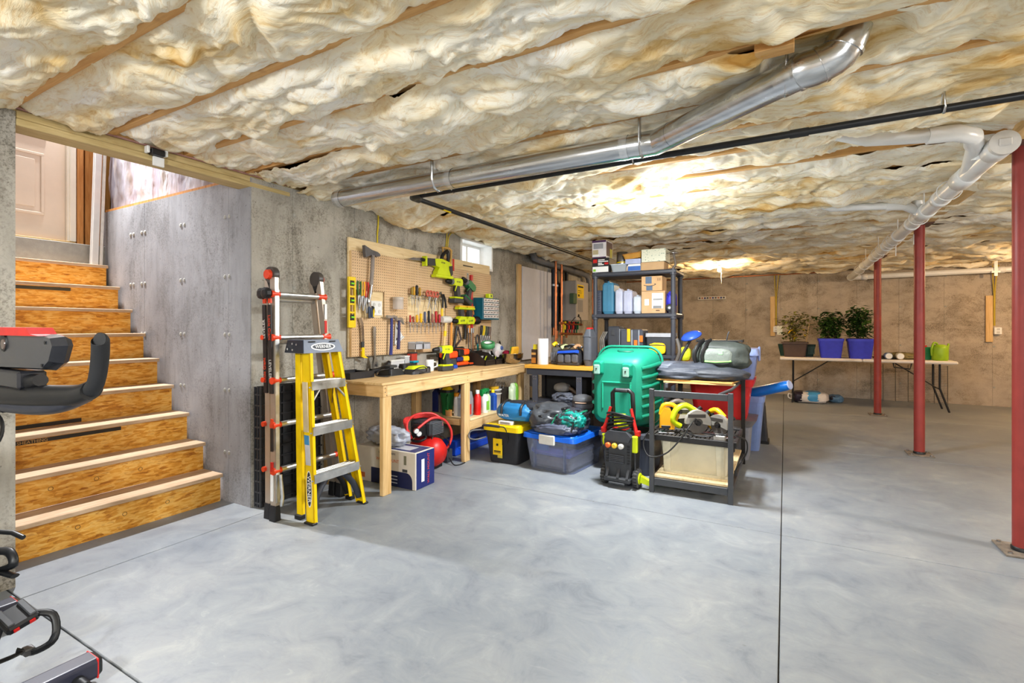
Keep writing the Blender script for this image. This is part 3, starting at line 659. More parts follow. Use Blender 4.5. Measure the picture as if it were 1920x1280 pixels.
# ------------------------------------------------------------------ black gas pipe
t = thing('gas_pipe', 'thin black iron pipe turning a corner below the ceiling insulation', 'pipe', (-2.3, 2.8, 2.15)); M_IRON = plain((28, 28, 30), .4, var=.2, scale=25)
wpart('pipe', MB().cyl((-2.33, 2.755, 2.197), (XR-.02, 2.80, 2.205), .0175, n=14), M_IRON, t)
wpart('pipe', MB().cyl((-2.36, 2.76, 2.195), (-2.42, 9.9, 2.205), .0175, n=14), M_IRON, t)
wpart('elbow', MB().tube([(-2.28, 2.755, 2.197), (-2.33, 2.752, 2.196), (-2.36, 2.76, 2.195), (-2.362, 2.83, 2.195)], .026, 12), plain((60, 58, 54), .5), t)
wpart('coupling', MB().cyl((.02, 2.77, 2.199), (.10, 2.77, 2.199), .021, n=14), M_IRON, t)
wpart('coupling', MB().cyl((1.02, 2.783, 2.2), (1.10, 2.785, 2.2), .022, n=14), plain((92, 92, 96), .5), t)
wpart('warning_tape', MB().cyl((-2.365, 3.12, 2.195), (-2.366, 3.22, 2.195), .0185, n=12), M_YEL, t)
for x in (-2.0, -.75, .6): wpart('pipe_clamp', MB().tube([(x, 2.757, 2.30), (x, 2.735, 2.20), (x, 2.76, 2.176), (x, 2.785, 2.20), (x, 2.763, 2.30)], .006, 5, flat=.4), M_GALV, t)
# sprinkler-like bracket on the header by the stairs
t = thing('door_sensor', 'small black and white bracket fixed to the header over the stairs', 'bracket', (-3.2, 1.5, 2.24))
wpart('body', MB().bx(-3.237, -3.19, 1.46, 1.53, 2.255, 2.29, .004), M_BLACK, t); wpart('clip', MB().bx(-3.237, -3.20, 1.44, 1.455, 2.26, 2.30, .003).bx(-3.237, -3.20, 1.535, 1.55, 2.262, 2.298, .003), M_WHITE, t)
wpart('clear_tab', MB().bx(-3.236, -3.22, 1.48, 1.54, 2.20, 2.254, .003), M_WHITE, t)
# ------------------------------------------------------------------ utilities on the left wall
t = thing('backer_panel', 'large white wall panel screwed to the concrete beside the dark pipes', 'panel', (-3.22, 6.45, .8))
wpart('panel', MB().bx(-3.2, -3.185, 6.02, 6.98, .8, 2.105, .002), plain((214, 214, 222), .6, var=.03), t)
wpart('batten', MB().bx(-3.236, -3.2, 5.92, 6.02, .8, 2.125, .003), M_PINEV, t); wpart('batten', MB().bx(-3.236, -3.2, 6.9, 6.98, .8, 2.10, .003), M_PINEV, t)
wpart('seam_strip', MB().bx(-3.1855, -3.182, 6.70, 6.72, .8, 2.105), plain((180, 180, 186), .6), t)
t = thing('vent_pipe', 'grey plastic pipe hugging the top of the left wall', 'pipe', (-3.1, 7.3, 2.2)); M_GPVC = plain((112, 114, 120), .45)
wpart('pipe', MB().tube([(-3.12, 6.2, 2.42), (-3.12, 6.2, 2.30), (-3.12, 6.25, 2.245), (-3.12, 6.4, 2.232), (-3.12, 8.2, 2.20), (-3.11, 8.36, 2.18), (-3.1, 8.42, 2.10), (-3.1, 8.43, 1.9)], .048, 16), M_GPVC, t)
wpart('coupling', MB().cyl((-3.12, 6.2, 2.28), (-3.12, 6.2, 2.36), .055, n=18), M_GPVC, t)
for i, (y, z0, r, m) in enumerate(((7.035, 1.25, .045, plain((38, 42, 52), .6)), (7.16, 1.2, .03, M_BLACK), (7.36, 1.2, .03, plain((44, 38, 36), .6)), (7.55, 1.2, .03, M_BLACK))):
    t = thing('insulated_pipe', ['thick dark foam wrapped pipe next to the white wall panel', 'black pipe second along from the white panel', 'brown black pipe third along from the white panel', 'black pipe nearest the boiler'][i], 'pipe', (-3.17, y, z0), group='dark pipes on the left wall')
    wpart('sleeve', MB().cyl((-3.17, y, z0), (-3.17, y, 2.165), r, n=14), m, t); wpart('fitting', MB().cyl((-3.17, y, z0-.12), (-3.17, y, z0+.0), r*.5, n=12), M_COPPER, t)
    wpart('clamp', MB().cyl((-3.17, y, 1.9), (-3.17, y, 1.93), r*1.12, n=14), M_STEEL, t)
for i, (x, y, z0, z1) in enumerate(((-3.0, 6.73, 1.0, 2.34), (-3.0, 6.95, 1.0, 2.30), (-2.78, 7.75, .9, 2.36))):
    t = thing('copper_pipe', ['upright copper pipe nearest the white wall panel', 'upright copper pipe just right of another copper pipe', 'upright copper pipe in front of the boiler'][i], 'pipe', (x, y, z0), group='copper risers')
    wpart('pipe', MB().cyl((x, y, z0), (x, y, z1), .0165, n=12), M_COPPER, t)
    for z in (1.25, 1.75): wpart('fitting', MB().cyl((x, y, z-.03), (x, y, z+.03), .0205, n=12), M_COPPER, t)
t = thing('boiler', 'grey wall boiler with a yellow notice on its front', 'boiler', (-2.95, 7.4, 1.3))
wpart('cabinet', MB().bx(-3.12, -2.85, 7.18, 7.72, 1.36, 1.99, .012), plain((176, 170, 164), .45, var=.04), t)
wpart('notice', MB().bx(-2.85, -2.847, 7.22, 7.5, 1.72, 1.93), M_YEL, t); wpart('notice_print', MB().bx(-2.847, -2.8455, 7.25, 7.47, 1.885, 1.91).bx(-2.847, -2.8455, 7.25, 7.38, 1.83, 1.838).bx(-2.847, -2.8455, 7.25, 7.40, 1.80, 1.806).bx(-2.847, -2.8455, 7.25, 7.31, 1.74, 1.775), M_BLACK, t)
wpart('data_plate', MB().bx(-2.85, -2.848, 7.24, 7.46, 1.5, 1.69), plain((140, 140, 142), .5), t); wpart('dial', MB().lathe([(.022, 0), (.02, .012)], (-2.85, 7.27, 1.44), 16, 'x'), M_BLACK, t)
wpart('side_box', MB().bx(-2.9, -2.83, 7.02, 7.16, 1.62, 1.78, .006), plain((70, 96, 66), .5), t)
t = thing('pipe_manifold', 'cluster of valves and fittings below the boiler', 'valves', (-3.0, 7.2, 1.2))
wpart('header_pipe', MB().cyl((-2.98, 6.85, 1.32), (-2.98, 7.75, 1.30), .02, n=12).cyl((-2.98, 6.85, 1.16), (-2.98, 7.75, 1.14), .02, n=12), M_COPPER, t)
for i, (y, m) in enumerate(((6.98, M_YEL), (7.06, M_BLACK), (7.14, M_RED), (7.22, M_BLACK), (7.32, M_RED), (7.42, M_BLACK), (7.52, M_GREEN))):
    wpart('valve', MB().cyl((-2.98, y, 1.13), (-2.98, y, 1.34), .013, n=10).bx(-2.975, -2.945, y-.014, y+.014, 1.22, 1.29, .005).ball((-2.95, y, 1.33), .018), m, t)
wpart('cable', MB().tube([(-2.9, 7.1, 1.34), (-2.86, 7.2, 1.42), (-2.84, 7.34, 1.40), (-2.86, 7.40, 1.28)], .006, 6, sub=5), M_BLACK, t)
# yellow cable on the left wall
t = thing('wall_cable', 'yellow electrical cable dropping to the pegboard top', 'cable', (-3.23, 3.3, 2.0))
wpart('cable', MB().tube([(-3.225, 3.295, 2.31), (-3.23, 3.30, 2.2), (-3.23, 3.29, 2.1), (-3.232, 3.292, 2.0)], .007, 6, sub=5), plain((216, 190, 40), .5), t)
t = thing('wall_cable', 'pair of yellow cables dropping beside the hand saw', 'cable', (-3.23, 4.35, 2.0))
wpart('cable', MB().tube([(-3.2, 4.30, 2.33), (-3.22, 4.32, 2.22), (-3.228, 4.31, 2.1), (-3.23, 4.31, 2.0)], .006, 6, sub=4), plain((216, 190, 40), .5), t)
wpart('cable', MB().tube([(-3.2, 4.44, 2.33), (-3.22, 4.36, 2.25), (-3.228, 4.345, 2.1), (-3.23, 4.345, 2.0)], .006, 6, sub=4), plain((216, 190, 40), .5), t)
# ------------------------------------------------------------------ fixtures on the back wall
def outlet_board(x0, x1, z0, z1, xo, zo, label):
    t = thing('outlet_board', label, 'board', ((x0+x1)/2, YB-.02, z0))
    wpart('board', MB().bx(x0, x1, YB-.036, YB-.002, z0, z1, .003), M_PINEV, t)
    o = wpart('outlet_box', MB().bx(xo-.045, xo+.045, YB-.075, YB-.037 if x0 < xo < x1 else YB-.002, zo-.055, zo+.055, .006), M_WHITE, t)
    wpart('socket', MB().bx(xo-.02, xo+.02, YB-.079, YB-.075, zo+.008, zo+.04, .002), plain((205, 203, 198), .4), o); wpart('socket', MB().bx(xo-.02, xo+.02, YB-.079, YB-.075, zo-.04, zo-.008, .002), plain((205, 203, 198), .4), o)
    for d in (0, .035): wpart('cable', MB().tube([((x0+x1)/2+.03+d*2, YB-.06, 2.24), ((x0+x1)/2+.04+d, YB-.04, 2.0), (x1+.012+d*.3, YB-.03, 1.75), (x1+.012+d*.3, YB-.025, zo+.08)], .008, 6, sub=4), plain((190, 164, 40), .5), t)
outlet_board(-.245, -.165, 1.09, 1.84, -.15, 1.22, 'wooden strip with white outlet and yellow cables behind the left planter')
outlet_board(2.80, 2.885, 1.02, 1.76, 2.935, 1.20, 'wooden strip with white outlet and yellow cables at the far right')
t = thing('power_strip', 'white power strip fixed along the back wall', 'power strip', (-1.28, YB-.03, 1.82))
wpart('housing', MB().bx(-1.55, -1.02, YB-.05, YB-.003, 1.81, 1.875, .006), plain((206, 198, 190), .5), t)
for k in range(10): wpart('socket', MB().bx(-1.525+k*.05, -1.49+k*.05, YB-.054, YB-.05, 1.827, 1.86, .003), [M_DKGREY, plain((150, 90, 70), .5), M_NAVY][k % 3], t)
t = thing('copper_line', 'thin copper line running along the top of the back wall', 'pipe', (-.8, YB-.06, 2.2))
wpart('pipe', MB().tube([(-3.0, YB-.06, 2.235), (-1.2, YB-.06, 2.242), (.6, YB-.06, 2.25)], .011, 8), M_COPPER, t)
# white cables and box on the exposed joist face
t = thing('junction_box', 'white wiring box with cables on the exposed ceiling joist', 'box', (.05, 3.6, 2.33))
wpart('box', MB().bx(-.16, .02, 3.585, 3.628, 2.335, 2.40, .004), M_WHITE, t)
for d in (0, .022): wpart('cable', MB().tube([(-.62, 3.615, 2.335+d), (-.35, 3.612, 2.33+d*.6), (-.1, 3.61, 2.345+d), (.2, 3.612, 2.36)], .005, 6, sub=4), M_WHITE, t)
# ------------------------------------------------------------------ pegboard
t = thing('pegboard', 'tan perforated tool board on plywood fixed to the concrete wall', 'pegboard', (-3.22, 4.07, 1.0))
wpart('backing_sheet', MB().bx(-3.237, -3.215, 2.94, 5.20, 1.0, 2.015, .002), M_PLY, t)
wpart('furring_strip', MB().bx(-3.215, -3.203, 2.948, 2.985, 1.003, 1.90), M_PINEV, t)
b = MB(); b.bx(-3.203, -3.197, 2.955, 4.129, 1.003, 1.335); b.bx(-3.203, -3.197, 2.955, 4.129, 1.575, 1.905); b.bx(-3.203, -3.197, 3.345, 3.66, 1.335, 1.575); wpart('peg_sheet', b, M_PEG, t)
b = MB(); b.bx(-3.203, -3.197, 4.131, 5.20, 1.003, 1.335); b.bx(-3.203, -3.197, 4.131, 5.20, 1.575, 1.905); b.bx(-3.203, -3.197, 4.27, 5.20, 1.335, 1.575); wpart('peg_sheet', b, M_PEG, t)
wpart('slot', MB().bx(-3.2155, -3.214, 4.62, 4.82, 1.955, 1.968), M_BLACK, t)
o = thing('outlet_plate', 'white four socket outlet plate inside the pegboard cutout', 'outlet', (-3.21, 3.25, 1.36))
wpart('plate', MB().bx(-3.214, -3.206, 3.19, 3.325, 1.36, 1.49, .003), M_WHITE, o)
for y in (3.225, 3.29):
    for z in (1.395, 1.455): wpart('socket', MB().lathe([(.017, 0), (.016, .003)], (-3.206, y, z), 14, 'x').bx(-3.2035, -3.2022, y-.009, y-.006, z-.005, z+.007).bx(-3.2035, -3.2022, y+.006, y+.009, z-.005, z+.007), plain((216, 214, 210), .4), o)
XF = -3.197       # face of the peg sheet
def tool(name, label, cat, y, z, group='tools hung on the pegboard'): return thing(name, label, cat, (XF+.02, y, z), group=group)
# axe
t = tool('axe', 'felling axe with grey head hung at the pegboard top left', 'axe', 3.14, 1.57)
wpart('axe_head', MB().prism([(3.045, 1.955), (3.13, 1.925), (3.20, 1.915), (3.228, 1.90), (3.225, 1.88), (3.19, 1.872), (3.15, 1.885), (3.10, 1.87), (3.06, 1.852), (3.05, 1.90)], XF+.03, XF+.062, 'yz'), plain((96, 94, 96), .55, metal=.4, var=.25), t)
wpart('handle', MB().tube([(XF+.046, 3.155, 1.90), (XF+.045, 3.15, 1.78), (XF+.043, 3.14, 1.66), (XF+.042, 3.128, 1.54)], .017, 10, sub=4, flat=.75), plain((140, 130, 122), .6, var=.2), t)
wpart('hook', MB().tube([(XF, 3.12, 1.86), (XF+.07, 3.12, 1.86), (XF+.075, 3.12, 1.88)], .004, 6), M_STEEL, t)
# yellow torpedo level
t = tool('spirit_level', 'yellow box level with three vials hung at the pegboard left edge', 'level', 2.93, 1.25)
b = MB(); x0, x1 = XF+.012, XF+.034
b.bx(x0, x1, 2.895, 2.91, 1.25, 1.675, .003); b.bx(x0, x1, 2.958, 2.973, 1.25, 1.675, .003)
for z0, z1 in ((1.25, 1.31), (1.37, 1.385), (1.44, 1.455), (1.505, 1.52), (1.585, 1.60), (1.645, 1.675)): b.bx(x0+.002, x1-.002, 2.91, 2.958, z0, z1)
wpart('frame', b, M_YEL, t)
for z in (1.34, 1.48, 1.622): v_ = wpart('vial_block', MB().bx(x0+.003, x1-.001, 2.912, 2.956, z-.026, z+.02, .003), M_BLACK, t); wpart('vial', MB().cyl((x1+.002, 2.918, z-.003), (x1+.002, 2.95, z-.003), .008, n=10), plain((140, 230, 60), .2), v_)
# three pliers with coloured grips
def pliers(y, z, c, label, h=.24, tilt=0.0, xo=.03, jaw=M_STEEL, group='tools hung on the pegboard', up=True):
    t = tool('pliers', label, 'pliers', y, z-h, group); x = XF+xo; s = 1 if up else -1
    J = z-h*.5*s
    for d in (-1, 1): wpart('grip', MB().tube([(x, y+d*.014+tilt*.6, z), (x, y+d*.019+tilt*.4, z-h*.18*s), (x, y+d*.012, J)], .0085, 8, sub=3), c, t)
    wpart('jaw', MB().ball((x, y, J-.01*s), (.01, .02, .02)).tube([(x, y-.005, J), (x, y-.012, J-h*.22*s), (x, y-.003-tilt*.2, J-h*.5*s)], [.012, .004], 8, sub=3).tube([(x, y+.006, J), (x, y+.014, J-h*.22*s), (x, y+.004-tilt*.2, J-h*.5*s)], [.012, .004], 8, sub=3), jaw, t)
    return t
pliers(3.012, 1.645, plain((44, 92, 40), .5), 'pliers with green grips in the row of three by the level', .24, .0)
pliers(3.055, 1.645, plain((232, 178, 30), .5), 'pliers with amber grips between green and red ones', .25, .0)
pliers(3.098, 1.645, plain((196, 40, 34), .5), 'pliers with red grips under the axe handle', .27, .0)
t = tool('tongue_pliers', 'long chrome pliers with dark grips below the coloured pliers', 'pliers', 3.10, 1.33)
wpart('jaw', MB().tube([(XF+.05, 3.13, 1.62), (XF+.05, 3.12, 1.56), (XF+.05, 3.105, 1.48), (XF+.05, 3.115, 1.42)], .014, 8, sub=4, flat=.6), M_CHROME, t)
for d in (-.012, .014): wpart('grip', MB().tube([(XF+.05, 3.115+d*.5, 1.43), (XF+.05, 3.12+d, 1.38), (XF+.05, 3.125+d, 1.335)], .011, 8, sub=3), plain((58, 70, 92), .5), t)
t = tool('utility_knife', 'black and yellow utility knife beside the outlet plate', 'knife', 3.165, 1.335)
wpart('body', MB().prism([(3.15, 1.335), (3.175, 1.335), (3.19, 1.39), (3.185, 1.43), (3.168, 1.44), (3.152, 1.40)], XF+.015, XF+.035, 'yz'), M_BLACK, t); wpart('inlay', MB().prism([(3.166, 1.345), (3.178, 1.345), (3.184, 1.39), (3.178, 1.42), (3.168, 1.40)], XF+.035, XF+.038, 'yz'), M_YEL, t)
# pry bar
t = tool('pry_bar', 'silver flat pry bar with a yellow hooked end', 'pry bar', 3.06, .98)
wpart('bar', MB().prism([(3.015, 1.335), (3.045, 1.335), (3.062, 1.29), (3.07, 1.22), (3.075, 1.12), (3.073, 1.05), (3.045, 1.05), (3.047, 1.14), (3.043, 1.22), (3.032, 1.285)], XF+.015, XF+.027, 'yz'), M_CHROME, t)
wpart('hook_end', MB().prism([(3.045, 1.08), (3.073, 1.08), (3.076, 1.01), (3.115, .985), (3.07, .988), (3.046, 1.0)], XF+.014, XF+.03, 'yz'), M_YEL, t)
wpart('sleeve', MB().bx(XF+.013, XF+.029, 3.043, 3.075, 1.075, 1.13, .003), M_DKGREY, t)
# adjustable wrench hung by its handle
t = tool('adjustable_wrench', 'long silver adjustable wrench hanging jaws down', 'wrench', 3.20, .885)
wpart('handle', MB().prism([(3.186, 1.26), (3.206, 1.26), (3.212, 1.24), (3.207, 1.1), (3.208, .985), (3.192, .985), (3.187, 1.1), (3.182, 1.24)], XF+.015, XF+.028, 'yz'), M_STEEL, t)
wpart('jaw', MB().prism([(3.19, .99), (3.21, .99), (3.225, .95), (3.232, .90), (3.212, .905), (3.205, .935), (3.195, .905), (3.175, .885), (3.176, .93)], XF+.012, XF+.032, 'yz'), M_STEEL, t)
wpart('knurl', MB().cyl((XF+.022, 3.195, .945), (XF+.022, 3.215, .945), .011, n=10), M_CHROME, t)
# hammers
def hammer(y, z, h, hc, label, headm=M_STEEL, claw=True, hw=.085, r=.014, xo=.045):
    t = tool('hammer', label, 'hammer', y, z-h); x = XF+xo
    wpart('handle', MB().tube([(x, y, z+.005), (x, y-.002, z-h*.4), (x, y-.006, z-h*.75), (x, y-.012, z-h)], [r*.8, r*1.15], 10, sub=3, flat=.75), hc, t)
    if claw: wpart('hammer_head', MB().prism([(y-hw*.75, z+.018), (y-hw*.75, z-.012), (y-hw*.55, z-.012), (y-.02, z-.008), (y+.02, z-.008), (y+hw*.6, z-.018), (y+hw*.95, z-.045), (y+hw*.7, z+.01), (y+.02, z+.02), (y-.02, z+.012), (y-hw*.55, z+.018)], x-.013, x+.013, 'yz'), headm, t)
    else: wpart('hammer_head', MB().lathe([(.028, -hw*.8), (.032, -hw*.7), (.032, hw*.7), (.028, hw*.8)], (x, y, z), 16, 'y'), headm, t)
    return t
hammer(3.39, 1.345, .345, plain((44, 50, 120), .5), 'claw hammer with a long blue handle')
hammer(3.452, 1.325, .275, plain((52, 46, 92), .55), 'smaller claw hammer with a purple blue handle', hw=.06, r=.015, xo=.078)
t = tool('speed_square', 'white triangular speed square behind the blue hammers', 'square', 3.52, 1.09)
wpart('plate', MB().loft([[(XF+.012, y, z) for y, z in ((3.475, 1.31), (3.575, 1.165), (3.462, 1.09))], [(XF+.016, y, z) for y, z in ((3.475, 1.31), (3.575, 1.165), (3.462, 1.09))]]), plain((226, 226, 224), .4), t)
wpart('print', MB().prism([(3.482, 1.27), (3.542, 1.18), (3.476, 1.125)], XF+.016, XF+.0172, 'yz'), M_DKGREY, t); wpart('print_light', MB().prism([(3.486, 1.24), (3.528, 1.182), (3.483, 1.15)], XF+.0172, XF+.018, 'yz'), M_WHITE, t)
wpart('fence', MB().prism([(3.572, 1.17), (3.58, 1.16), (3.467, 1.083), (3.46, 1.094)], XF+.008, XF+.03, 'yz'), plain((214, 214, 212), .4), t)
# clear jar
M_CLEAR = m_clear('clear_plastic', (236, 232, 228), .08, .38)
t = tool('plastic_jar', 'empty clear plastic jar hung on the pegboard', 'jar', 3.465, 1.42)
wpart('jar', MB().lathe([(.048, 1.42), (.05, 1.43), (.05, 1.505), (.046, 1.512)], (XF+.055, 3.465, 0), 20), M_CLEAR, t); wpart('rim', MB().lathe([(.051, 1.51), (.052, 1.532), (.047, 1.534)], (XF+.055, 3.465, 0), 20), plain((196, 184, 170), .3), t)
# wire racks with screwdrivers
def rack(y0, y1, z, label):
    t = tool('wire_rack', label, 'rack', (y0+y1)/2, z-.03)
    wpart('rail', MB().tube([(XF+.045, y0, z), (XF+.045, y1, z)], .003, 6), M_STEEL, t); wpart('rail', MB().tube([(XF+.045, y0, z-.03), (XF+.045, y1, z-.03)], .003, 6), M_STEEL, t)
    for y in np.arange(y0, y1+.001, .09): wpart('hook', MB().tube([(XF, y, z), (XF+.045, y, z), (XF+.05, y+.02, z-.03), (XF, y+.03, z-.03)], .0025, 5), M_STEEL, t)
rack(3.66, 4.22, 1.565, 'upper thin wire tool rack on the pegboard'); rack(3.62, 4.16, 1.30, 'lower thin wire tool rack on the pegboard')
def screwdriver(y, zt, hl, sl, c, label, r=.013, xo=.045):
    t = tool('screwdriver', label, 'screwdriver', y, zt-hl-sl, 'screwdrivers in wire racks'); x = XF+xo
    wpart('grip', MB().lathe([(r*.6, zt), (r, zt-.012), (r*.85, zt-hl*.4), (r*1.02, zt-hl*.75), (r*.6, zt-hl)], (x, y, 0), 10), c, t)
    wpart('shaft', MB().cyl((x, y, zt-hl), (x, y, zt-hl-sl), .0035, .0028, n=7), M_STEEL, t)
amb = plain((206, 150, 24), .4); blk = M_BLACK; redh = plain((188, 34, 36), .4); salm = plain((196, 96, 78), .5); blu = plain((84, 92, 120), .5)
screwdriver(3.672, 1.64, .075, .10, plain((150, 122, 44), .5), 'olive handled screwdriver at the left of the upper rack')
screwdriver(3.70, 1.645, .08, .09, amb, 'amber handled screwdriver in the upper rack')
screwdriver(3.742, 1.665, .10, .12, blk, 'black handled screwdriver standing tallest in the upper rack', .015)
screwdriver(3.785, 1.645, .085, .09, plain((176, 132, 30), .5), 'dull yellow screwdriver right of the black one')
for i, (y, h, s, c) in enumerate(((3.645, .07, .10, redh), (3.69, .06, .09, plain((150, 60, 40), .5)), (3.745, .075, .10, plain((230, 176, 20), .4)), (3.805, .09, .11, plain((244, 186, 18), .4)), (3.865, .11, .10, blu), (3.925, .12, .12, blk), (3.985, .09, .10, plain((150, 92, 80), .5)), (4.045, .12, .11, redh), (4.10, .09, .09, plain((170, 30, 46), .4)), (4.145, .15, .09, plain((236, 196, 20), .4)))):
    nm = ('slim red handled screwdriver at the left of the lower rack', 'short brown handled awl in the lower rack', 'stubby yellow screwdriver in the lower rack', 'leaning golden yellow screwdriver in the lower rack', 'blue grey handled screwdriver in the lower rack', 'tall black handled screwdriver in the lower rack', 'dusty pink handled screwdriver in the lower rack', 'large red handled screwdriver in the lower rack', 'small crimson handled screwdriver in the lower rack', 'tall yellow handled screwdriver beside the white mallet')[i]
    screwdriver(y, 1.30+h, h, s, c, nm, .014 if i not in (0, 1) else .01)
for i, (y, zt) in enumerate(((3.93, 1.625), (4.03, 1.62))):
    t = tool('scissors', ['open scissors with salmon grips in the upper rack', 'second salmon gripped scissors beside the first pair'][i], 'scissors', y, zt-.2)
    for d in (-1, 1):
        P = [(XF+.05, y+d*.025+.022*math.cos(a), zt-.03+.028*math.sin(a)) for a in np.linspace(0, 2*PI, 11)[:-1]]
        wpart('finger_loop', MB().tube(P, .0085, 6, closed=True), salm, t); wpart('blade', MB().tube([(XF+.05, y+d*.02, zt-.05), (XF+.05, y, zt-.1), (XF+.05, y-d*.03, zt-.19)], [.008, .002], 6, flat=.4), M_STEEL, t)
t = tool('wire_stripper', 'black handled wire stripper at the right of the upper rack', 'stripper', 4.17, 1.44)
for d, a in ((-1, .0), (1, .03)): wpart('grip', MB().tube([(XF+.05, 4.13+a, 1.60), (XF+.05, 4.17+d*.018, 1.55), (XF+.05, 4.18+d*.03, 1.46)], .011, 8, sub=3), blk, t)
wpart('jaw', MB().tube([(XF+.05, 4.12, 1.615), (XF+.05, 4.09, 1.60), (XF+.05, 4.06, 1.595)], [.014, .006], 8), M_STEEL, t)
for i, (y, L) in enumerate(((3.78, .25), (4.0, .3), (4.04, .28))):
    t = tool('hex_key', ['long thin hex key over the plywood cutout', 'long thin rod hanging left of its twin', 'long thin rod hanging beside the red screwdriver'][i], 'key', y, 1.55-L)
    wpart('rod', MB().tube([(XF+.03, y-.03, 1.555), (XF+.03, y, 1.553), (XF+.03, y, 1.55-L)], .0032, 6), M_STEEL, t); wpart('collar', MB().cyl((XF+.03, y, 1.52), (XF+.03, y, 1.535), .005, n=8), M_DKGREY, t)
# small grey bins
t = tool('parts_bin', 'pair of small grey parts bins clipped low on the pegboard', 'bin', 3.74, 1.04)
for y in (3.66, 3.78): 
    b = MB(); b.bx(XF+.002, XF+.10, y, y+.004, 1.045, 1.105); b.bx(XF+.002, XF+.10, y+.10, y+.104, 1.045, 1.105); b.bx(XF+.002, XF+.10, y, y+.104, 1.04, 1.045); b.bx(XF+.002, XF+.006, y, y+.104, 1.045, 1.11); b.bx(XF+.096, XF+.10, y, y+.104, 1.045, 1.09); wpart('bin', b, plain((176, 178, 186), .5), t)
# mallet, orange hammer
t = tool('mallet', 'white rubber mallet with a pale wooden handle', 'mallet', 4.17, 1.03)
wpart('mallet_head', MB().lathe([(.03, -.075), (.037, -.06), (.039, 0), (.037, .06), (.03, .075)], (XF+.06, 4.195, 1.335), 18, 'y'), plain((222, 220, 212), .5), t)
wpart('handle', MB().tube([(XF+.06, 4.19, 1.30), (XF+.058, 4.175, 1.15), (XF+.055, 4.16, 1.03)], [.014, .017], 10), plain((232, 200, 128), .5), t); wpart('label_band', MB().cyl((XF+.059, 4.182, 1.215), (XF+.058, 4.176, 1.16), .0165, n=10), M_YEL, t)
hammer(4.315, 1.335, .30, plain((222, 150, 60), .5), 'steel hammer with an orange wooden handle beside the mallet', r=.014, hw=.05)
# reciprocating saw
t = tool('reciprocating_saw', 'lime and grey reciprocating saw with blade pointing left', 'power saw', 4.0, 1.79); x0, x1 = XF+.02, XF+.08
wpart('body', MB().prism([(3.99, 1.955), (4.10, 1.965), (4.23, 1.945), (4.275, 1.915), (4.285, 1.83), (4.26, 1.79), (4.02, 1.785), (4.03, 1.83), (4.06, 1.87), (4.0, 1.885)], x0, x1, 'yz'), M_LIME, t)
wpart('nose', MB().prism([(3.86, 1.945), (4.0, 1.955), (4.01, 1.885), (3.93, 1.878), (3.87, 1.89)], x0+.005, x1-.005, 'yz'), M_DKGREY, t)
wpart('shoe', MB().bx(x0, x1, 3.845, 3.865, 1.865, 1.965, .004), M_LIME, t)
wpart('clamp', MB().cyl((x0+.03, 3.80, 1.925), (x0+.03, 3.86, 1.925), .018, n=10), M_BLACK, t)
wpart('blade', MB().prism([(3.60, 1.905), (3.68, 1.93), (3.80, 1.94), (3.82, 1.91), (3.68, 1.905)], x0+.028, x0+.033, 'yz'), M_CHROME, t)
wpart('grip', MB().tube([(x0+.03, 4.13, 1.95), (x0+.03, 4.14, 2.0), (x0+.03, 4.19, 2.045), (x0+.03, 4.235, 2.06), (x0+.03, 4.25, 2.0), (x0+.03, 4.24, 1.94)], .019, 8, sub=3), M_BLACK, t)
wpart('rear_grip', MB().prism([(4.22, 1.90), (4.275, 1.91), (4.28, 1.82), (4.255, 1.80), (4.225, 1.86)], x1, x1+.008, 'yz'), M_DKGREY, t)
wpart('battery', MB().bx(x0-.005, x1+.01, 4.0, 4.29, 1.768, 1.80, .006), M_LIME, t); text('RYOBI', .022, M_DKGREY, t, face_m(Vector((x1+.001, 4.12, 1.925))-t.location, (0, 1, 0), (0, 0, 1)))
# hand saw
t = tool('hand_saw', 'hand saw with a wooden handle hung above the power saw', 'saw', 4.28, 1.9)
P = [(4.19, 2.10), (4.30, 2.11), (4.35, 2.09), (4.345, 2.0), (4.33, 1.93), (4.28, 1.94), (4.22, 2.02)]
b = MB(); b.tube([(XF+.015, y, z) for y, z in P], .0125, 8, closed=True); wpart('handle', b, plain((214, 168, 92), .5), t); wpart('blade', MB().prism([(4.29, 1.99), (4.35, 2.0), (4.36, 1.86), (4.33, 1.86)], XF+.012, XF+.016, 'yz'), M_YEL, t)
wpart('rule', MB().bx(XF+.026, XF+.04, 4.352, 4.375, 1.87, 2.0, .003), M_RED, t)
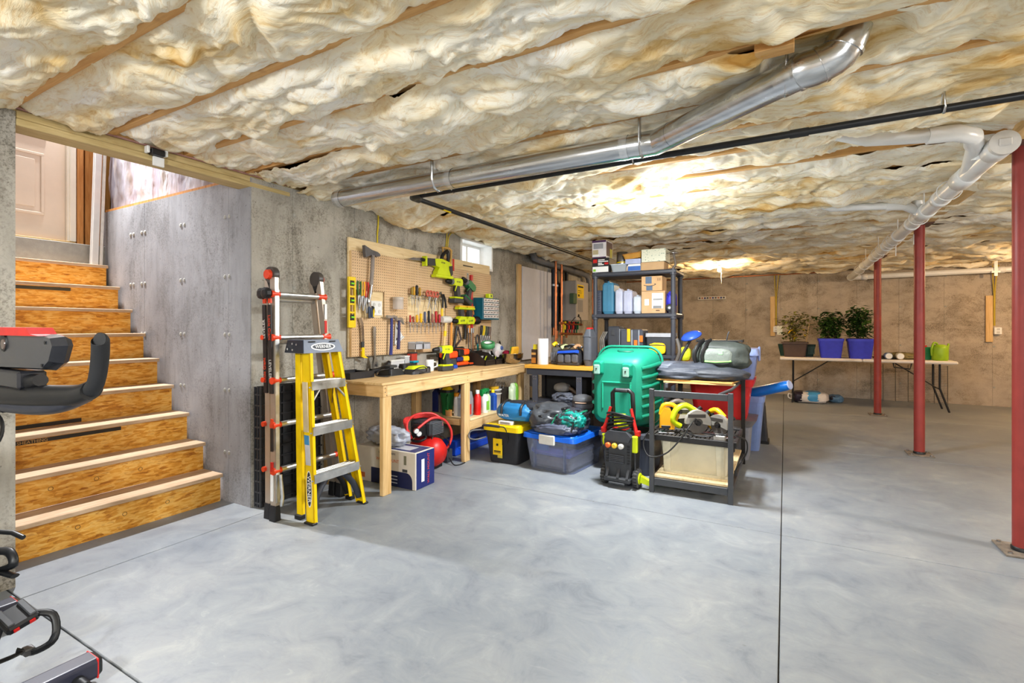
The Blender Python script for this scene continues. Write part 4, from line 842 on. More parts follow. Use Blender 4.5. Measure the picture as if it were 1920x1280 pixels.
# cordless drills
def drill(loc, label, body, label_txt=True, s=1.0, tilt=0.0, flip=1, group='cordless drills', stand=False, bat=None):
    t = thing('cordless_drill', label, 'drill', loc, group=group); t.rotation_euler = (tilt, 0, 0 if not stand else stand); t.scale = (s, s, s)
    # local: y along the barrel (chuck at -y), z up, grip down
    MB().lathe([(.012, -.135), (.016, -.13), (.020, -.115), (.024, -.10), (.024, -.075)], (0, 0, .16), 14, 'y').build('chuck', M_BLACK, t)
    MB().lathe([(.027, -.075), (.028, -.045)], (0, 0, .16), 16, 'y').build('clutch_ring', M_GREY, t)
    b_ = MB().prism([(-.047, .192), (.05, .197), (.078, .188), (.085, .165), (.08, .135), (.045, .125), (-.047, .13)], -.028, .028, 'yz').build('body', body, t)
    MB().prism([(-.005, .13), (.045, .128), (.062, .02), (.015, .02)], -.019, .019, 'yz').build('grip', M_DKGREY, t)
    MB().bx(-.012, .012, -.022, -.004, .075, .115, .004).build('trigger', M_BLACK, t)
    MB().bx(-.036, .036, -.045, .085, .012, .028, .006).build('battery_top', bat or body, t); MB().bx(-.038, .038, -.05, .09, -.03, .012, .008).build('battery', M_DKGREY, t)
    MB().prism([(-.012, .135), (.0, .135), (-.03, .075), (-.036, .08)], .02, .026, 'yz').build('accent', body, t)
    if label_txt: text('RYOBI', .02, M_DKGREY, t, face_m((.0285, .015, .162), (0, 1, 0), (0, 0, 1)))
    return t
drill((XF+.06, 4.36, 1.552), 'lime cordless drill hung highest on the pegboard', M_LIME, s=1.2)
drill((XF+.05, 4.56, 1.57), 'green cordless driver hung beside the lime drill', plain((26, 118, 74), .45), False, s=1.15, tilt=-.5)
for i, y in enumerate((4.47, 4.63)):
    t = thing('impact_driver', ['lime impact driver hung upside down on the left', 'lime impact driver hung upside down on the right'][i], 'drill', (XF+.06, y, 1.30), group='upside down drivers')
    MB().bx(-.036, .036, -.07, .07, .175, .195, .008).build('battery_top', plain((250, 190, 60), .5), t); MB().bx(-.036, .036, -.078, .078, .15, .176, .008).build('battery', M_LIME, t)
    MB().prism([(-.03, .155), (.03, .155), (.035, .06), (-.02, .06)], -.019, .019, 'yz').build('grip', M_DKGREY, t)
    MB().prism([(-.085, .035), (-.04, .075), (.06, .07), (.08, .03), (.06, -.008), (-.08, -.012)], -.03, .03, 'yz').build('body', M_LIME, t)
    MB().lathe([(.014, -.16), (.024, -.14), (.028, -.085)], (0, 0, .02), 14, 'y').build('nose', M_BLACK, t)
    text('RYOBI', .028, M_DKGREY, t, face_m((.031, -.01, .025), (0, 1, .1), (0, -.1, 1)))
t = tool('torch_head', 'black and orange work light hung right of the drivers', 'light', 4.76, 1.29); wpart('head', MB().lathe([(.02, -.05), (.045, -.02), (.048, .05)], (XF+.06, 4.76, 1.335), 16, 'y'), M_BLACK, t); wpart('collar', MB().cyl((XF+.06, 4.70, 1.335), (XF+.06, 4.73, 1.335), .03, n=14), M_ORANGE, t)
t = tool('clip_strip', 'orange brown clip strip above the lower drivers', 'clip', 4.66, 1.41); wpart('clip', MB().tube([(XF+.03, 4.60, 1.44), (XF+.03, 4.66, 1.46), (XF+.03, 4.74, 1.44), (XF+.03, 4.75, 1.40)], .018, 8, sub=3), plain((180, 110, 52), .6), t); wpart('cap', MB().bx(XF+.02, XF+.045, 4.68, 4.76, 1.43, 1.475, .006), M_BLACK, t)
# red level and clear ruler
t = tool('long_level', 'red slim level hung upright left of the teal drawers', 'level', 4.74, 1.22)
wpart('body', MB().bx(XF+.01, XF+.035, 4.715, 4.75, 1.22, 1.86, .003), plain((196, 28, 36), .4), t)
for z in (1.42, 1.55, 1.77): wpart('vial', MB().bx(XF+.035, XF+.037, 4.718, 4.747, z-.025, z+.025), plain((92, 74, 74), .3), t)
t = tool('ruler', 'grey steel ruler left of the red level', 'ruler', 4.68, 1.28); wpart('blade', MB().bx(XF+.005, XF+.008, 4.665, 4.695, 1.28, 1.88), plain((176, 168, 160), .4), t); wpart('end_hole', MB().lathe([(.006, 0), (.006, .001)], (XF+.008, 4.68, 1.86), 10, 'x'), M_BLACK, t)
# teal drawer cabinet
t = tool('drawer_cabinet', 'teal small parts cabinet with five rows of clear drawers', 'drawer cabinet', 5.0, 1.345)
wpart('case', MB().bx(XF-.0, XF+.135, 4.80, 5.17, 1.345, 1.60, .004), plain((8, 92, 112), .45), t)
M_DRAW = plain((214, 204, 198), .25, var=.3, scale=30)
for r_ in range(5):
    for c_ in range(5):
        d = wpart('drawer', MB().bx(XF+.135, XF+.142, 4.818+c_*.0685, 4.88+c_*.0685, 1.362+r_*.047, 1.402+r_*.047, .003), M_DRAW, t)
        wpart('pull', MB().bx(XF+.142, XF+.15, 4.832+c_*.0685, 4.866+c_*.0685, 1.366+r_*.047, 1.372+r_*.047), M_WHITE, d)
        wpart('contents', MB().bx(XF+.142, XF+.1425, 4.826+c_*.0685, 4.872+c_*.0685, 1.376+r_*.047, 1.386+r_*.047), plain((96, 82, 84), .5), d)
t = thing('lime_case', 'small lime box on top of the teal drawers', 'box', (XF+.06, 5.06, 1.60)); wpart('case', MB().bx(XF+.03, XF+.09, 5.02, 5.10, 1.6005, 1.66, .006), M_LIME, t); wpart('latch', MB().bx(XF+.09, XF+.094, 5.05, 5.07, 1.62, 1.645, .002), M_DKGREY, t)
# bunch of pliers at the right end
for i, (y, c) in enumerate(((4.91, M_BLACK), (4.96, M_YEL), (5.01, plain((70, 84, 60), .5)), (5.055, M_DKGREY), (5.10, plain((120, 100, 90), .5)))):
    pliers(y, 1.275-i*.004, c, ('black gripped pliers at the left of the bunch under the teal drawers', 'yellow gripped pliers in the bunch under the teal drawers', 'green grey gripped pliers in the bunch under the teal drawers', 'dark grey gripped pliers in the bunch under the teal drawers', 'brown gripped pliers at the right end of the pegboard')[i], .23, .03, .04, M_STEEL, 'pliers at the right end')
# clamps and bars at the lower right
t = tool('bar_clamp', 'black angled clamp hanging below the lime drivers', 'clamp', 4.42, 1.0)
wpart('bar', MB().tube([(XF+.04, 4.42, 1.27), (XF+.04, 4.39, 1.14), (XF+.04, 4.36, 1.03)], .015, 6, flat=.5), M_BLACK, t); wpart('arm', MB().tube([(XF+.04, 4.44, 1.26), (XF+.04, 4.50, 1.12), (XF+.04, 4.42, 1.06), (XF+.04, 4.36, 1.0)], .011, 6, flat=.5), plain((60, 44, 44), .5), t)
t = tool('shears', 'black handled shears hanging mid right', 'shears', 4.58, 1.12); wpart('grip', MB().tube([(XF+.04, 4.57, 1.28), (XF+.04, 4.585, 1.2), (XF+.04, 4.57, 1.12)], .017, 8, sub=3), M_BLACK, t); wpart('blade', MB().tube([(XF+.04, 4.57, 1.30), (XF+.04, 4.56, 1.35)], [.01, .003], 6), M_STEEL, t)
t = tool('paint_scraper', 'orange handled scraper hanging beside the shears', 'scraper', 4.65, 1.1); wpart('handle', MB().tube([(XF+.04, 4.66, 1.28), (XF+.04, 4.655, 1.19)], .016, 8), plain((226, 140, 50), .5), t); wpart('blade', MB().bx(XF+.036, XF+.044, 4.64, 4.668, 1.08, 1.19), plain((120, 84, 60), .5), t)
for i, (y, c) in enumerate(((4.63, M_DKGREY), (4.69, M_CHROME), (4.725, plain((150, 100, 70), .5)))):
    t = tool('nut_driver', ['thin dark rod hanging low on the pegboard', 'long chrome socket bar hanging low on the pegboard', 'long brown handled bar next to the chrome one'][i], 'bar', y, .92); wpart('shaft', MB().cyl((XF+.05, y, 1.20), (XF+.05, y, .93), .008 if i else .004, n=8), c, t); wpart('head', MB().cyl((XF+.05, y, 1.19), (XF+.05, y, 1.245), .014 if i else .008, n=10), M_STEEL, t)
t = tool('snips', 'teal handled snips standing beside the black organiser', 'snips', 4.80, .93)
wpart('grip', MB().tube([(XF+.06, 4.80, 1.06), (XF+.06, 4.815, 1.0), (XF+.06, 4.80, .93)], .014, 8, sub=3), plain((30, 130, 130), .4), t); wpart('loop', MB().tube([(XF+.06, 4.80+.028*math.cos(a), 1.11+.055*math.sin(a)) for a in np.linspace(0, 2*PI, 13)[:-1]], .009, 6, closed=True), M_DKGREY, t)
# ------------------------------------------------------------------ pine workbench
BX0, BX1, BY0, BY1, BZ = -3.235, -2.60, 2.70, 4.98, .84
t = thing('workbench', 'long pine workbench under the pegboard with lower shelf', 'workbench', (-2.9, 3.8, 0))
wpart('bench_top', MB().bx(BX0, BX1+.015, BY0-.02, BY1, BZ-.018, BZ, .002), M_PINE, t)
wpart('apron', MB().bx(BX1-.03, BX1+.008, BY0+.039, BY1, BZ-.108, BZ-.019, .003), M_PINE, t)
wpart('end_apron', MB().bx(BX0, BX1+.008, BY0, BY0+.038, BZ-.108, BZ-.019, .003), M_PINEX, t)
wpart('back_rail', MB().bx(BX0, BX0+.038, BY0+.04, BY1, BZ-.108, BZ-.019), M_PINE, t)
for y in (BY0, 3.755, 4.85):
    wpart('leg', MB().bx(BX1-.068, BX1-.031, y+.039, y+.088, 0, BZ-.02, .003).bx(BX1-.031, BX1+.006, y, y+.088, 0, BZ-.1085, .003), M_PINEV, t)
    wpart('rear_leg', MB().bx(BX0, BX0+.06, y+.002, y+.085, 0, BZ-.11), M_PINEV, t)
wpart('lower_shelf', MB().bx(BX0+.061, BX1-.07, 3.80, 4.85, .372, .39), M_PLY, t)
wpart('lower_shelf', MB().bx(BX1-.07, BX1+.01, 3.846, 4.845, .372, .39, .002), M_PLY, t)
wpart('shelf_rail', MB().bx(BX1-.03, BX1+.005, 3.846, 4.848, .282, .371, .003), M_PINE, t)
wpart('shelf_edge', MB().bx(BX0+.061, BX1-.07, 3.775, 3.80, .332, .39, .002), M_PINEX, t)
for i, (y, z) in enumerate(((2.72, .80), (2.72, .77), (2.735, .745), (3.8, .79), (3.8, .76))): wpart('screw', MB().lathe([(.004, 0), (.004, .0012)], (BX1+.0085, y, z), 8, 'x'), M_BLACK, t)
# ---- things on the bench
def bt(name, label, cat, x, y): return thing(name, label, cat, (x, y, BZ+.0005))
Z0 = BZ+.0006
t = bt('tray', 'shallow black tray at the near end of the bench', 'tray', -3.08, 2.86)
b = MB(); b.bx(-3.2, -2.98, 2.74, 3.0, Z0, Z0+.006); b.bx(-3.2, -2.98, 2.74, 2.746, Z0+.006, Z0+.05); b.bx(-3.2, -2.98, 2.994, 3.0, Z0+.006, Z0+.05); b.bx(-3.2, -3.194, 2.746, 2.994, Z0+.006, Z0+.05); b.bx(-2.986, -2.98, 2.746, 2.994, Z0+.006, Z0+.05)
wpart('tray', b, plain((38, 38, 42), .5), t); wpart('rim', MB().bx(-2.99, -2.976, 2.73, 3.01, Z0+.05, Z0+.055, .002).bx(-3.21, -3.19, 2.73, 3.01, Z0+.05, Z0+.055, .002), plain((48, 48, 52), .5), t)
t = bt('battery_charger', 'black battery charger with a cord near the tray', 'charger', -3.0, 3.16)
wpart('body', MB().taper(Z0, Z0+.055, (.16, .20), (.12, .15), (-2.98, 3.2), bev=.02), M_BLACK, t); wpart('dock', MB().bx(-3.03, -2.95, 3.16, 3.25, Z0+.055, Z0+.085, .008), M_DKGREY, t)
for k in range(3): wpart('indicator', MB().bx(-2.932, -2.925, 3.18+k*.02, 3.19+k*.02, Z0+.058, Z0+.064), M_WHITE, t)
wpart('cord', MB().tube([(-2.92, 3.12, Z0+.02), (-2.86, 3.06, Z0+.01), (-2.85, 2.98, Z0+.012), (-2.92, 2.96, Z0+.02), (-2.96, 3.04, Z0+.05), (-2.93, 3.12, Z0+.06)], .005, 6, sub=5), M_BLACK, t)
t = bt('glue_gun', 'black hand tool lying against the wall below the wrench', 'tool', -3.1, 3.2)
wpart('barrel', MB().tube([(-3.08, 3.06, Z0+.035), (-3.08, 3.2, Z0+.05), (-3.1, 3.30, Z0+.10)], [.025, .018], 10, sub=3), M_BLACK, t); wpart('handle', MB().tube([(-3.09, 3.27, Z0+.09), (-3.07, 3.31, Z0+.03)], .018, 8), M_DKGREY, t)
t = bt('lime_charger', 'lime and black fast charger with a battery beside the mug', 'charger', -2.9, 3.4)
wpart('body', MB().taper(Z0, Z0+.045, (.13, .26), (.11, .22), (-2.88, 3.42), bev=.02), M_DKGREY, t); wpart('cover', MB().taper(Z0+.045, Z0+.07, (.105, .21), (.07, .15), (-2.88, 3.41), bev=.02), M_LIME, t)
wpart('battery', MB().bx(-2.93, -2.83, 3.48, 3.56, Z0+.0, Z0+.055, .01), M_BLACK, t); wpart('cord', MB().tube([(-2.83, 3.3, Z0+.03), (-2.78, 3.33, Z0+.06), (-2.77, 3.40, Z0+.06), (-2.79, 3.44, Z0+.02), (-2.80, 3.36, Z0+.008)], .005, 6, sub=5), M_BLACK, t)
t = bt('cordless_sander', 'black and teal power tool lying behind the lime charger', 'power tool', -3.02, 3.5)
wpart('body', MB().taper(Z0, Z0+.08, (.10, .22), (.07, .18), (-3.03, 3.47), bev=.025), M_BLACK, t); wpart('cap', MB().bx(-3.06, -3.0, 3.52, 3.6, Z0+.08, Z0+.10, .008), plain((30, 160, 190), .4), t); wpart('plate', MB().bx(-3.09, -2.98, 3.36, 3.41, Z0, Z0+.03, .006), M_WHITE, t)
for i, (y0, y1, x, h, c) in enumerate(((3.36, 3.54, -3.16, .10, plain((210, 210, 212), .4)), (3.546, 3.614, -3.16, .13, plain((190, 192, 194), .35)), (3.62, 3.70, -3.14, .16, plain((184, 60, 46), .5)))):
    t = bt('small_box', ['low white box at the wall behind the chargers', 'pale grey box at the wall behind the chargers', 'red and grey box at the wall behind the mug'][i], 'box', x, (y0+y1)/2)
    wpart('box', MB().bx(x-.03, x+.03, y0, y1, Z0, Z0+h, .004), c, t); wpart('lid', MB().bx(x-.032, x+.032, y0-.002, y1+.002, Z0+h+.0002, Z0+h+.012, .003), M_DKGREY if i == 2 else M_WHITE, t)
t = bt('mug', 'white mug with handle on the pine bench', 'mug', -2.93, 3.66)
wpart('cup', MB().lathe([(.036, Z0), (.04, Z0+.006), (.041, Z0+.108), (.037, Z0+.108), (.036, Z0+.012), (.01, Z0+.01)], (-2.93, 3.66, 0), 24), M_WHITE, t); wpart('handle', MB().tube([(-2.91, 3.695, Z0+.085), (-2.90, 3.73, Z0+.08), (-2.90, 3.735, Z0+.045), (-2.91, 3.695, Z0+.03)], .008, 8, sub=4), M_WHITE, t)
t = bt('tin_cup', 'grey metal cup beside the white mug', 'cup', -2.98, 3.78)
wpart('cup', MB().lathe([(.036, Z0), (.038, Z0+.12), (.035, Z0+.12), (.033, Z0+.01)], (-2.98, 3.79, 0), 20), plain((128, 122, 116), .4, metal=.3), t); wpart('label', MB().bx(-2.945, -2.941, 3.775, 3.805, Z0+.03, Z0+.09), M_WHITE, t)
drill((-2.82, 3.74, Z0+.032), 'lime cordless drill standing on its battery on the bench', M_LIME, s=1.06, stand=-.15)
# orange, blue, yellow rail of glue and tape holders
t = bt('tool_caddy', 'black tool caddy holding orange and yellow cases', 'caddy', -3.0, 4.15)
wpart('frame', MB().bx(-3.10, -2.94, 3.98, 4.42, Z0, Z0+.016, .004).bx(-3.10, -3.08, 3.98, 4.42, Z0+.016, Z0+.20, .004), M_BLACK, t)
for i, (y0, y1, z0, z1, m) in enumerate(((3.99, 4.13, .10, .17, M_ORANGE), (4.15, 4.24, .11, .185, M_BLACK), (4.25, 4.34, .125, .185, M_ORANGE), (4.0, 4.11, .018, .095, M_DKGREY), (4.12, 4.23, .06, .105, M_NAVY), (4.24, 4.34, .055, .11, plain((250, 196, 20), .4)), (4.12, 4.33, .018, .052, M_ORANGE), (4.34, 4.42, .018, .035, M_ORANGE))):
    wpart('case', MB().bx(-3.078, -2.93, y0, y1, Z0+z0, Z0+z1, .012), m, t)
t = bt('blue_battery', 'small blue battery in front of the orange cases', 'battery', -2.9, 4.02); wpart('case', MB().bx(-2.93, -2.88, 3.99, 4.05, Z0, Z0+.035, .005), plain((30, 80, 190), .4), t); wpart('terminal', MB().bx(-2.92, -2.89, 4.05, 4.056, Z0+.01, Z0+.025), M_BLACK, t)
t = bt('saw_blade_case', 'dark round saw blade case leaning on the bench', 'case', -3.15, 4.47); wpart('disc', MB(Matrix.Translation((-3.15, 4.47, Z0+.102)) @ Matrix.Rotation(.35, 4, 'X') @ Matrix.Rotation(.25, 4, 'Y')).lathe([(.10, -.008), (.102, 0), (.10, .008)], n=28, axis='x'), plain((56, 40, 34), .5), t); wpart('hub', MB(Matrix.Translation((-3.14, 4.47, Z0+.102))).lathe([(.02, 0), (.018, .008)], n=14, axis='x'), M_BLACK, t)
# black stacking organisers
M_ORG = plain((44, 36, 32), .5)
for i, (y0, y1) in enumerate(((4.44, 4.64), (4.66, 4.86))):
    t = bt('organiser_bin', ['black open bin with packets, nearer the drill', 'black open bin holding the white respirator'][i], 'bin', -2.93, (y0+y1)/2)
    b = MB(); b.bx(-3.06, -2.80, y0, y1, Z0, Z0+.006); b.bx(-3.06, -3.054, y0, y1, Z0+.006, Z0+.15); b.bx(-2.806, -2.80, y0, y1, Z0+.006, Z0+.055)
    for y in (y0, y1-.005): b.prism([(-3.06, Z0+.006), (-2.80, Z0+.006), (-2.80, Z0+.055), (-2.9, Z0+.13), (-3.06, Z0+.15)], y, y+.005, 'xz')
    wpart('bin', b, M_ORG, t); wpart('lip', MB().bx(-2.80, -2.79, y0+.02, y1-.02, Z0+.045, Z0+.06, .002), M_ORG, t)
    for k in range(3): wpart('packet', MB().box((-2.95+.03*k, (y0+y1)/2+.04*(k-1), Z0+.06), (.006, .07, .08), .001, Euler((0, .4, .2*k)).to_matrix()), [plain((190, 40, 80), .4), plain((216, 214, 212), .4), M_LIME][k], t)
t = bt('tape_roll', 'green and white tape roll resting on the organiser', 'tape', -2.95, 4.78)
wpart('roll', MB(Matrix.Translation((-2.93, 4.70, Z0+.215)) @ Euler((.25, .15, 0)).to_matrix().to_4x4()).lathe([(.075, -.028), (.08, -.026), (.08, .026), (.075, .028), (.045, .028), (.045, -.028), (.075, -.028)], n=24, caps=False), plain((72, 150, 96), .4), t); wpart('core', MB(Matrix.Translation((-2.93, 4.70, Z0+.215)) @ Euler((.25, .15, 0)).to_matrix().to_4x4()).lathe([(.046, -.027), (.046, .027), (.042, .027), (.042, -.027), (.046, -.027)], n=20, caps=False), M_WHITE, t)
t = bt('respirator', 'white dust respirator lying on the organiser bins', 'respirator', -2.9, 4.86)
wpart('mask', MB().ball((-2.9, 4.86, Z0+.155), (.06, .07, .075)), plain((206, 202, 200), .5), t)
for d in (-.06, .055): wpart('filter', MB().lathe([(.036, -.012), (.042, 0), (.036, .014)], (-2.87, 4.86+d, Z0+.11), 16, 'x'), plain((224, 208, 206), .5), t)
wpart('valve', MB().lathe([(.026, 0), (.02, .014)], (-2.845, 4.86, Z0+.175), 14, 'x'), plain((70, 92, 150), .4), t); wpart('strap', MB().tube([(-2.9, 4.9, Z0+.22), (-2.92, 4.95, Z0+.25), (-2.93, 4.98, Z0+.18), (-2.93, 4.95, Z0+.10)], .007, 6, sub=4), M_BLACK, t)
t = bt('paper_bag', 'crumpled white bag beside the respirator', 'bag', -2.98, 4.72); wpart('bag', MB().taper(Z0+.008, Z0+.17, (.10, .13), (.05, .11), (-2.99, 4.76), bev=.02), plain((214, 212, 212), .6, bump=.8, scale=8), t); wpart('print', MB().bx(-2.945, -2.943, 4.74, 4.77, Z0+.05, Z0+.10), plain((60, 110, 140), .5), t)
# ------------------------------------------------------------------ soft and crumpled shapes
def lumpy(c, r, amp=.12, freq=2.2, seed=1, sq=3.0, n=56, m=34, zmin=None, ridge=.6):
    th = np.linspace(-PI/2, PI/2, m); ph = np.linspace(0, 2*PI, n+1)[:-1]
    P, T = np.meshgrid(ph, th); e = 2/sq
    sg = lambda v: np.sign(v)*np.abs(v)**e
    x, y, z = sg(np.cos(T))*sg(np.cos(P)), sg(np.cos(T))*sg(np.sin(P)), sg(np.sin(T))
    ux, uy, uz = np.cos(T)*np.cos(P), np.cos(T)*np.sin(P), np.sin(T)
    d = np.zeros_like(x); a = 1.0; f = freq
    for o in range(4):
        q = vnoise(ux*f+3*o+seed, uy*f-seed*1.7, uz*f*1.3+o, seed+o); d = d + a*((1-ridge)*q - ridge*(np.sqrt(q*q+.004)*2-.7)); a *= .42; f *= 2.0
    s = 1 + amp*d
    X, Y, Z = c[0]+r[0]*x*s, c[1]+r[1]*y*s, c[2]+r[2]*z*s
    if zmin is not None: Z = np.maximum(Z, zmin)
    b = MB(); b.loft([[(X[i, j], Y[i, j], Z[i, j]) for j in range(n)] for i in range(m)], caps=True, smooth=True); return b
# ------------------------------------------------------------------ under the workbench
ZS = .3906
def st_(name, label, cat, x, y, z=ZS, group=None): return thing(name, label, cat, (x, y, z), group=group)
def bottle(name, label, cat, x, y, r, h, body, cap, z=ZS, neck=.4, square=False):
    t = st_(name, label, cat, x, y, z)
    if square: wpart('body', MB().taper(z, z+h*.72, (r*2, r*1.4), (r*2, r*1.4), (x, y), bev=.015).taper(z+h*.72, z+h*.86, (r*2, r*1.4), (r*.8, r*.8), (x, y), bev=.01), body, t)
    else: wpart('body', MB().lathe([(r*.9, z), (r, z+.008), (r, z+h*.72), (r*neck, z+h*.86)], (x, y, 0), 18), body, t)
    wpart('cap', MB().lathe([(r*neck*1.15, z+h*.86), (r*neck*1.15, z+h), (r*neck*.9, z+h+.003)], (x, y, 0), 14), cap, t); return t
bottle('oil_bottle', 'navy oil bottle at the back left of the lower shelf', 'bottle', -3.12, 4.02, .045, .27, plain((36, 48, 110), .4), M_BLACK, square=True)
bottle('oil_bottle', 'grey oil bottle beside the navy one', 'bottle', -3.03, 4.0, .042, .24, plain((122, 124, 130), .4), M_DKGREY, square=True)
t = st_('pitcher', 'dark green plastic spreader with a yellow lid on the lower shelf', 'pitcher', -2.93, 3.93)
wpart('body', MB().taper(ZS, ZS+.22, (.09, .10), (.12, .13), (-2.93, 3.94), bev=.04), plain((20, 106, 50), .45), t); wpart('band', MB().taper(ZS+.22, ZS+.245, (.125, .135), (.125, .135), (-2.93, 3.94), bev=.04), M_BLACK, t); wpart('lid', MB().taper(ZS+.245, ZS+.275, (.10, .10), (.06, .06), (-2.93, 3.94), bev=.03), M_YEL, t)
wpart('handle', MB().tube([(-2.88, 3.88, ZS+.20), (-2.86, 3.85, ZS+.18), (-2.87, 3.86, ZS+.06), (-2.89, 3.89, ZS+.03)], .012, 8, sub=4), plain((20, 106, 50), .45), t)
bottle('spray_can', 'white and orange spray can left of the middle bench leg', 'can', -2.80, 3.92, .032, .22, plain((206, 202, 196), .35), plain((226, 150, 30), .4), neck=.8)
t = st_('tin', 'small brown tin beside the spray can', 'tin', -2.86, 3.90); wpart('tin', MB().lathe([(.032, ZS), (.033, ZS+.05)], (-2.865, 3.875, 0), 16), plain((182, 128, 74), .5), t); wpart('lid', MB().lathe([(.034, ZS+.05), (.033, ZS+.058)], (-2.865, 3.875, 0), 16), plain((206, 150, 60), .5), t)
bottle('blue_bottle', 'tall blue bottle behind the spray can', 'bottle', -2.9, 4.12, .035, .27, plain((34, 70, 150), .4), M_BLACK)
t = st_('oil_jug', 'silver grey motor oil jug right of the middle bench leg', 'jug', -2.69, 3.92)
wpart('body', MB().prism([(3.88, ZS), (3.99, ZS), (4.0, ZS+.16), (3.97, ZS+.24), (3.93, ZS+.25), (3.88, ZS+.18)], -2.76, -2.66, 'yz'), plain((150, 152, 158), .35, metal=.2), t); wpart('cap', MB().cyl((-2.71, 3.95, ZS+.245), (-2.71, 3.955, ZS+.285), .02, n=14), M_DKGREY, t); wpart('label', MB().bx(-2.66, -2.657, 3.89, 3.96, ZS+.02, ZS+.12), plain((190, 50, 44), .4), t)
bottle('cleaner_can', 'red spray can with black print on the lower shelf', 'can', -2.66, 4.07, .038, .24, plain((216, 34, 30), .35), M_WHITE, neck=.45)
t = bottle('spray_bottle', 'white spray bottle with a green trigger', 'bottle', -2.66, 4.2, .04, .22, M_WHITE, M_GREEN)
wpart('trigger', MB().prism([(4.14, ZS+.235), (4.22, ZS+.245), (4.24, ZS+.215), (4.20, ZS+.20), (4.17, ZS+.215), (4.15, ZS+.17), (4.14, ZS+.175)], -2.675, -2.645, 'yz'), plain((28, 140, 70), .4), t); wpart('label', MB().bx(-2.621, -2.618, 4.18, 4.225, ZS+.03, ZS+.12), plain((130, 200, 70), .4), t)
t = bottle('spray_bottle', 'clear and green spray bottle next to the blue can', 'bottle', -2.68, 4.29, .034, .21, plain((190, 216, 170), .3), M_GREEN); wpart('trigger', MB().bx(-2.70, -2.66, 4.25, 4.30, ZS+.20, ZS+.235, .006), M_GREEN, t)
bottle('solvent_can', 'square blue solvent can on the lower shelf', 'can', -2.67, 4.38, .04, .21, plain((40, 84, 176), .4), M_YEL, square=True)
t = st_('bucket', 'white plastic bucket at the far end of the lower shelf', 'bucket', -2.74, 4.5)
wpart('bucket', MB().lathe([(.06, ZS), (.065, ZS+.004), (.08, ZS+.19), (.084, ZS+.19), (.084, ZS+.2), (.076, ZS+.2), (.06, ZS+.01)], (-2.74, 4.52, 0), 24), plain((214, 214, 216), .4), t); wpart('band', MB().lathe([(.082, ZS+.15), (.083, ZS+.16)], (-2.74, 4.52, 0), 24, caps=False), M_WHITE, t); wpart('inner_tub', MB().lathe([(.05, ZS+.2), (.055, ZS+.225)], (-2.74, 4.52, 0), 20), plain((226, 176, 40), .4), t)
t = st_('wire_basket', 'black wire basket of fittings at the far end of the shelf', 'basket', -2.75, 4.68)
wpart('basket', MB().taper(ZS, ZS+.2, (.14, .12), (.16, .14), (-2.76, 4.68), bev=.02), plain((40, 32, 26), .6, var=.5), t)
for k in range(5): wpart('wire', MB().tube([(-2.84+k*.04, 4.61, ZS+.2), (-2.83+k*.035, 4.66, ZS+.26), (-2.80+k*.02, 4.72, ZS+.22)], .003, 5, sub=3), M_STEEL, t)
t = st_('seed_bag', 'white and green bag at the corner of the lower shelf', 'bag', -2.64, 4.72); wpart('bag', lumpy((-2.645, 4.77, ZS+.12), (.035, .07, .12), .10, 2, 5, zmin=ZS), plain((206, 222, 190), .4), t); wpart('stripe', lumpy((-2.635, 4.80, ZS+.13), (.037, .03, .11), .1, 2, 6, zmin=ZS), plain((110, 170, 50), .4), t)
# boxed opener under the bench
t = thing('cardboard_box', 'white and navy product box under the bench near its front leg', 'box', (-2.78, 3.03, 0)); x0, x1, y0, y1, h = -3.09, -2.47, 2.915, 3.145, .285
M_BOXW = plain((214, 206, 194), .6, var=.04); M_BOXN = plain((30, 40, 104), .45)
wpart('carton', MB().bx(x0, x1, y0, y1, .0005, h, .003), M_BOXW, t)
wpart('navy_end', MB().bx(x1, x1+.0015, y0+.012, y1-.001, .003, h-.003), M_BOXN, t); wpart('white_patch', MB().bx(x1+.0015, x1+.0025, y0+.07, y0+.105, .05, h-.06), M_WHITE, t)
P = [(x0+.16, .003), (x1-.03, .003), (x1-.03, .06)] + [(x1-.09+.06*math.cos(a), .06+.065*math.sin(a)) for a in np.linspace(0, PI/2, 7)] + [(x0+.16, .125)]
wpart('navy_panel', MB().prism(P, y0-.0015, y0, 'xz'), plain((26, 32, 70), .45), t)
wpart('flap', MB().bx(x0+.25, x1-.02, y0+.02, y1-.02, h, h+.002), plain((60, 66, 110), .4), t); wpart('flap_print', MB().bx(x0+.3, x1-.1, y0+.05, y1-.07, h+.002, h+.003), plain((190, 190, 196), .4), t)
L = Vector(t.location)
text('WALL MOUNT', .036, plain((200, 60, 50), .5), t, face_m(Vector((x1+.0026, y0+.155, h*.5))-L, (0, 0, 1), (0, -1, 0)), depth=.0004)
text('CHAMBERLAIN', .026, plain((70, 74, 84), .5), t, face_m(Vector((x0+.33, y0-.0008, h-.03))-L, (1, 0, 0), (0, 0, 1)), depth=.0004)
text('WALL MOUNT', .036, plain((206, 104, 62), .5), t, face_m(Vector((x0+.335, y0-.0008, h-.085))-L, (1, 0, 0), (0, 0, 1)), depth=.0004)
wpart('qr_patch', MB().bx(x1-.115, x1-.09, y0-.0012, y0, h-.10, h-.03), plain((120, 118, 96), .6), t); wpart('badge', MB().bx(x1-.13, x1-.08, y0-.0012, y0, .128, .15), M_DKGREY, t); wpart('corner_icon', MB().bx(x0+.02, x0+.09, y0-.0012, y0, .03, .07), plain((206, 110, 60), .5), t)
for k in range(3): wpart('bullet_line', MB().bx(x0+.36, x0+.44, y0-.0022, y0-.0015, .03+k*.026, .036+k*.026), plain((190, 196, 210), .5), t)
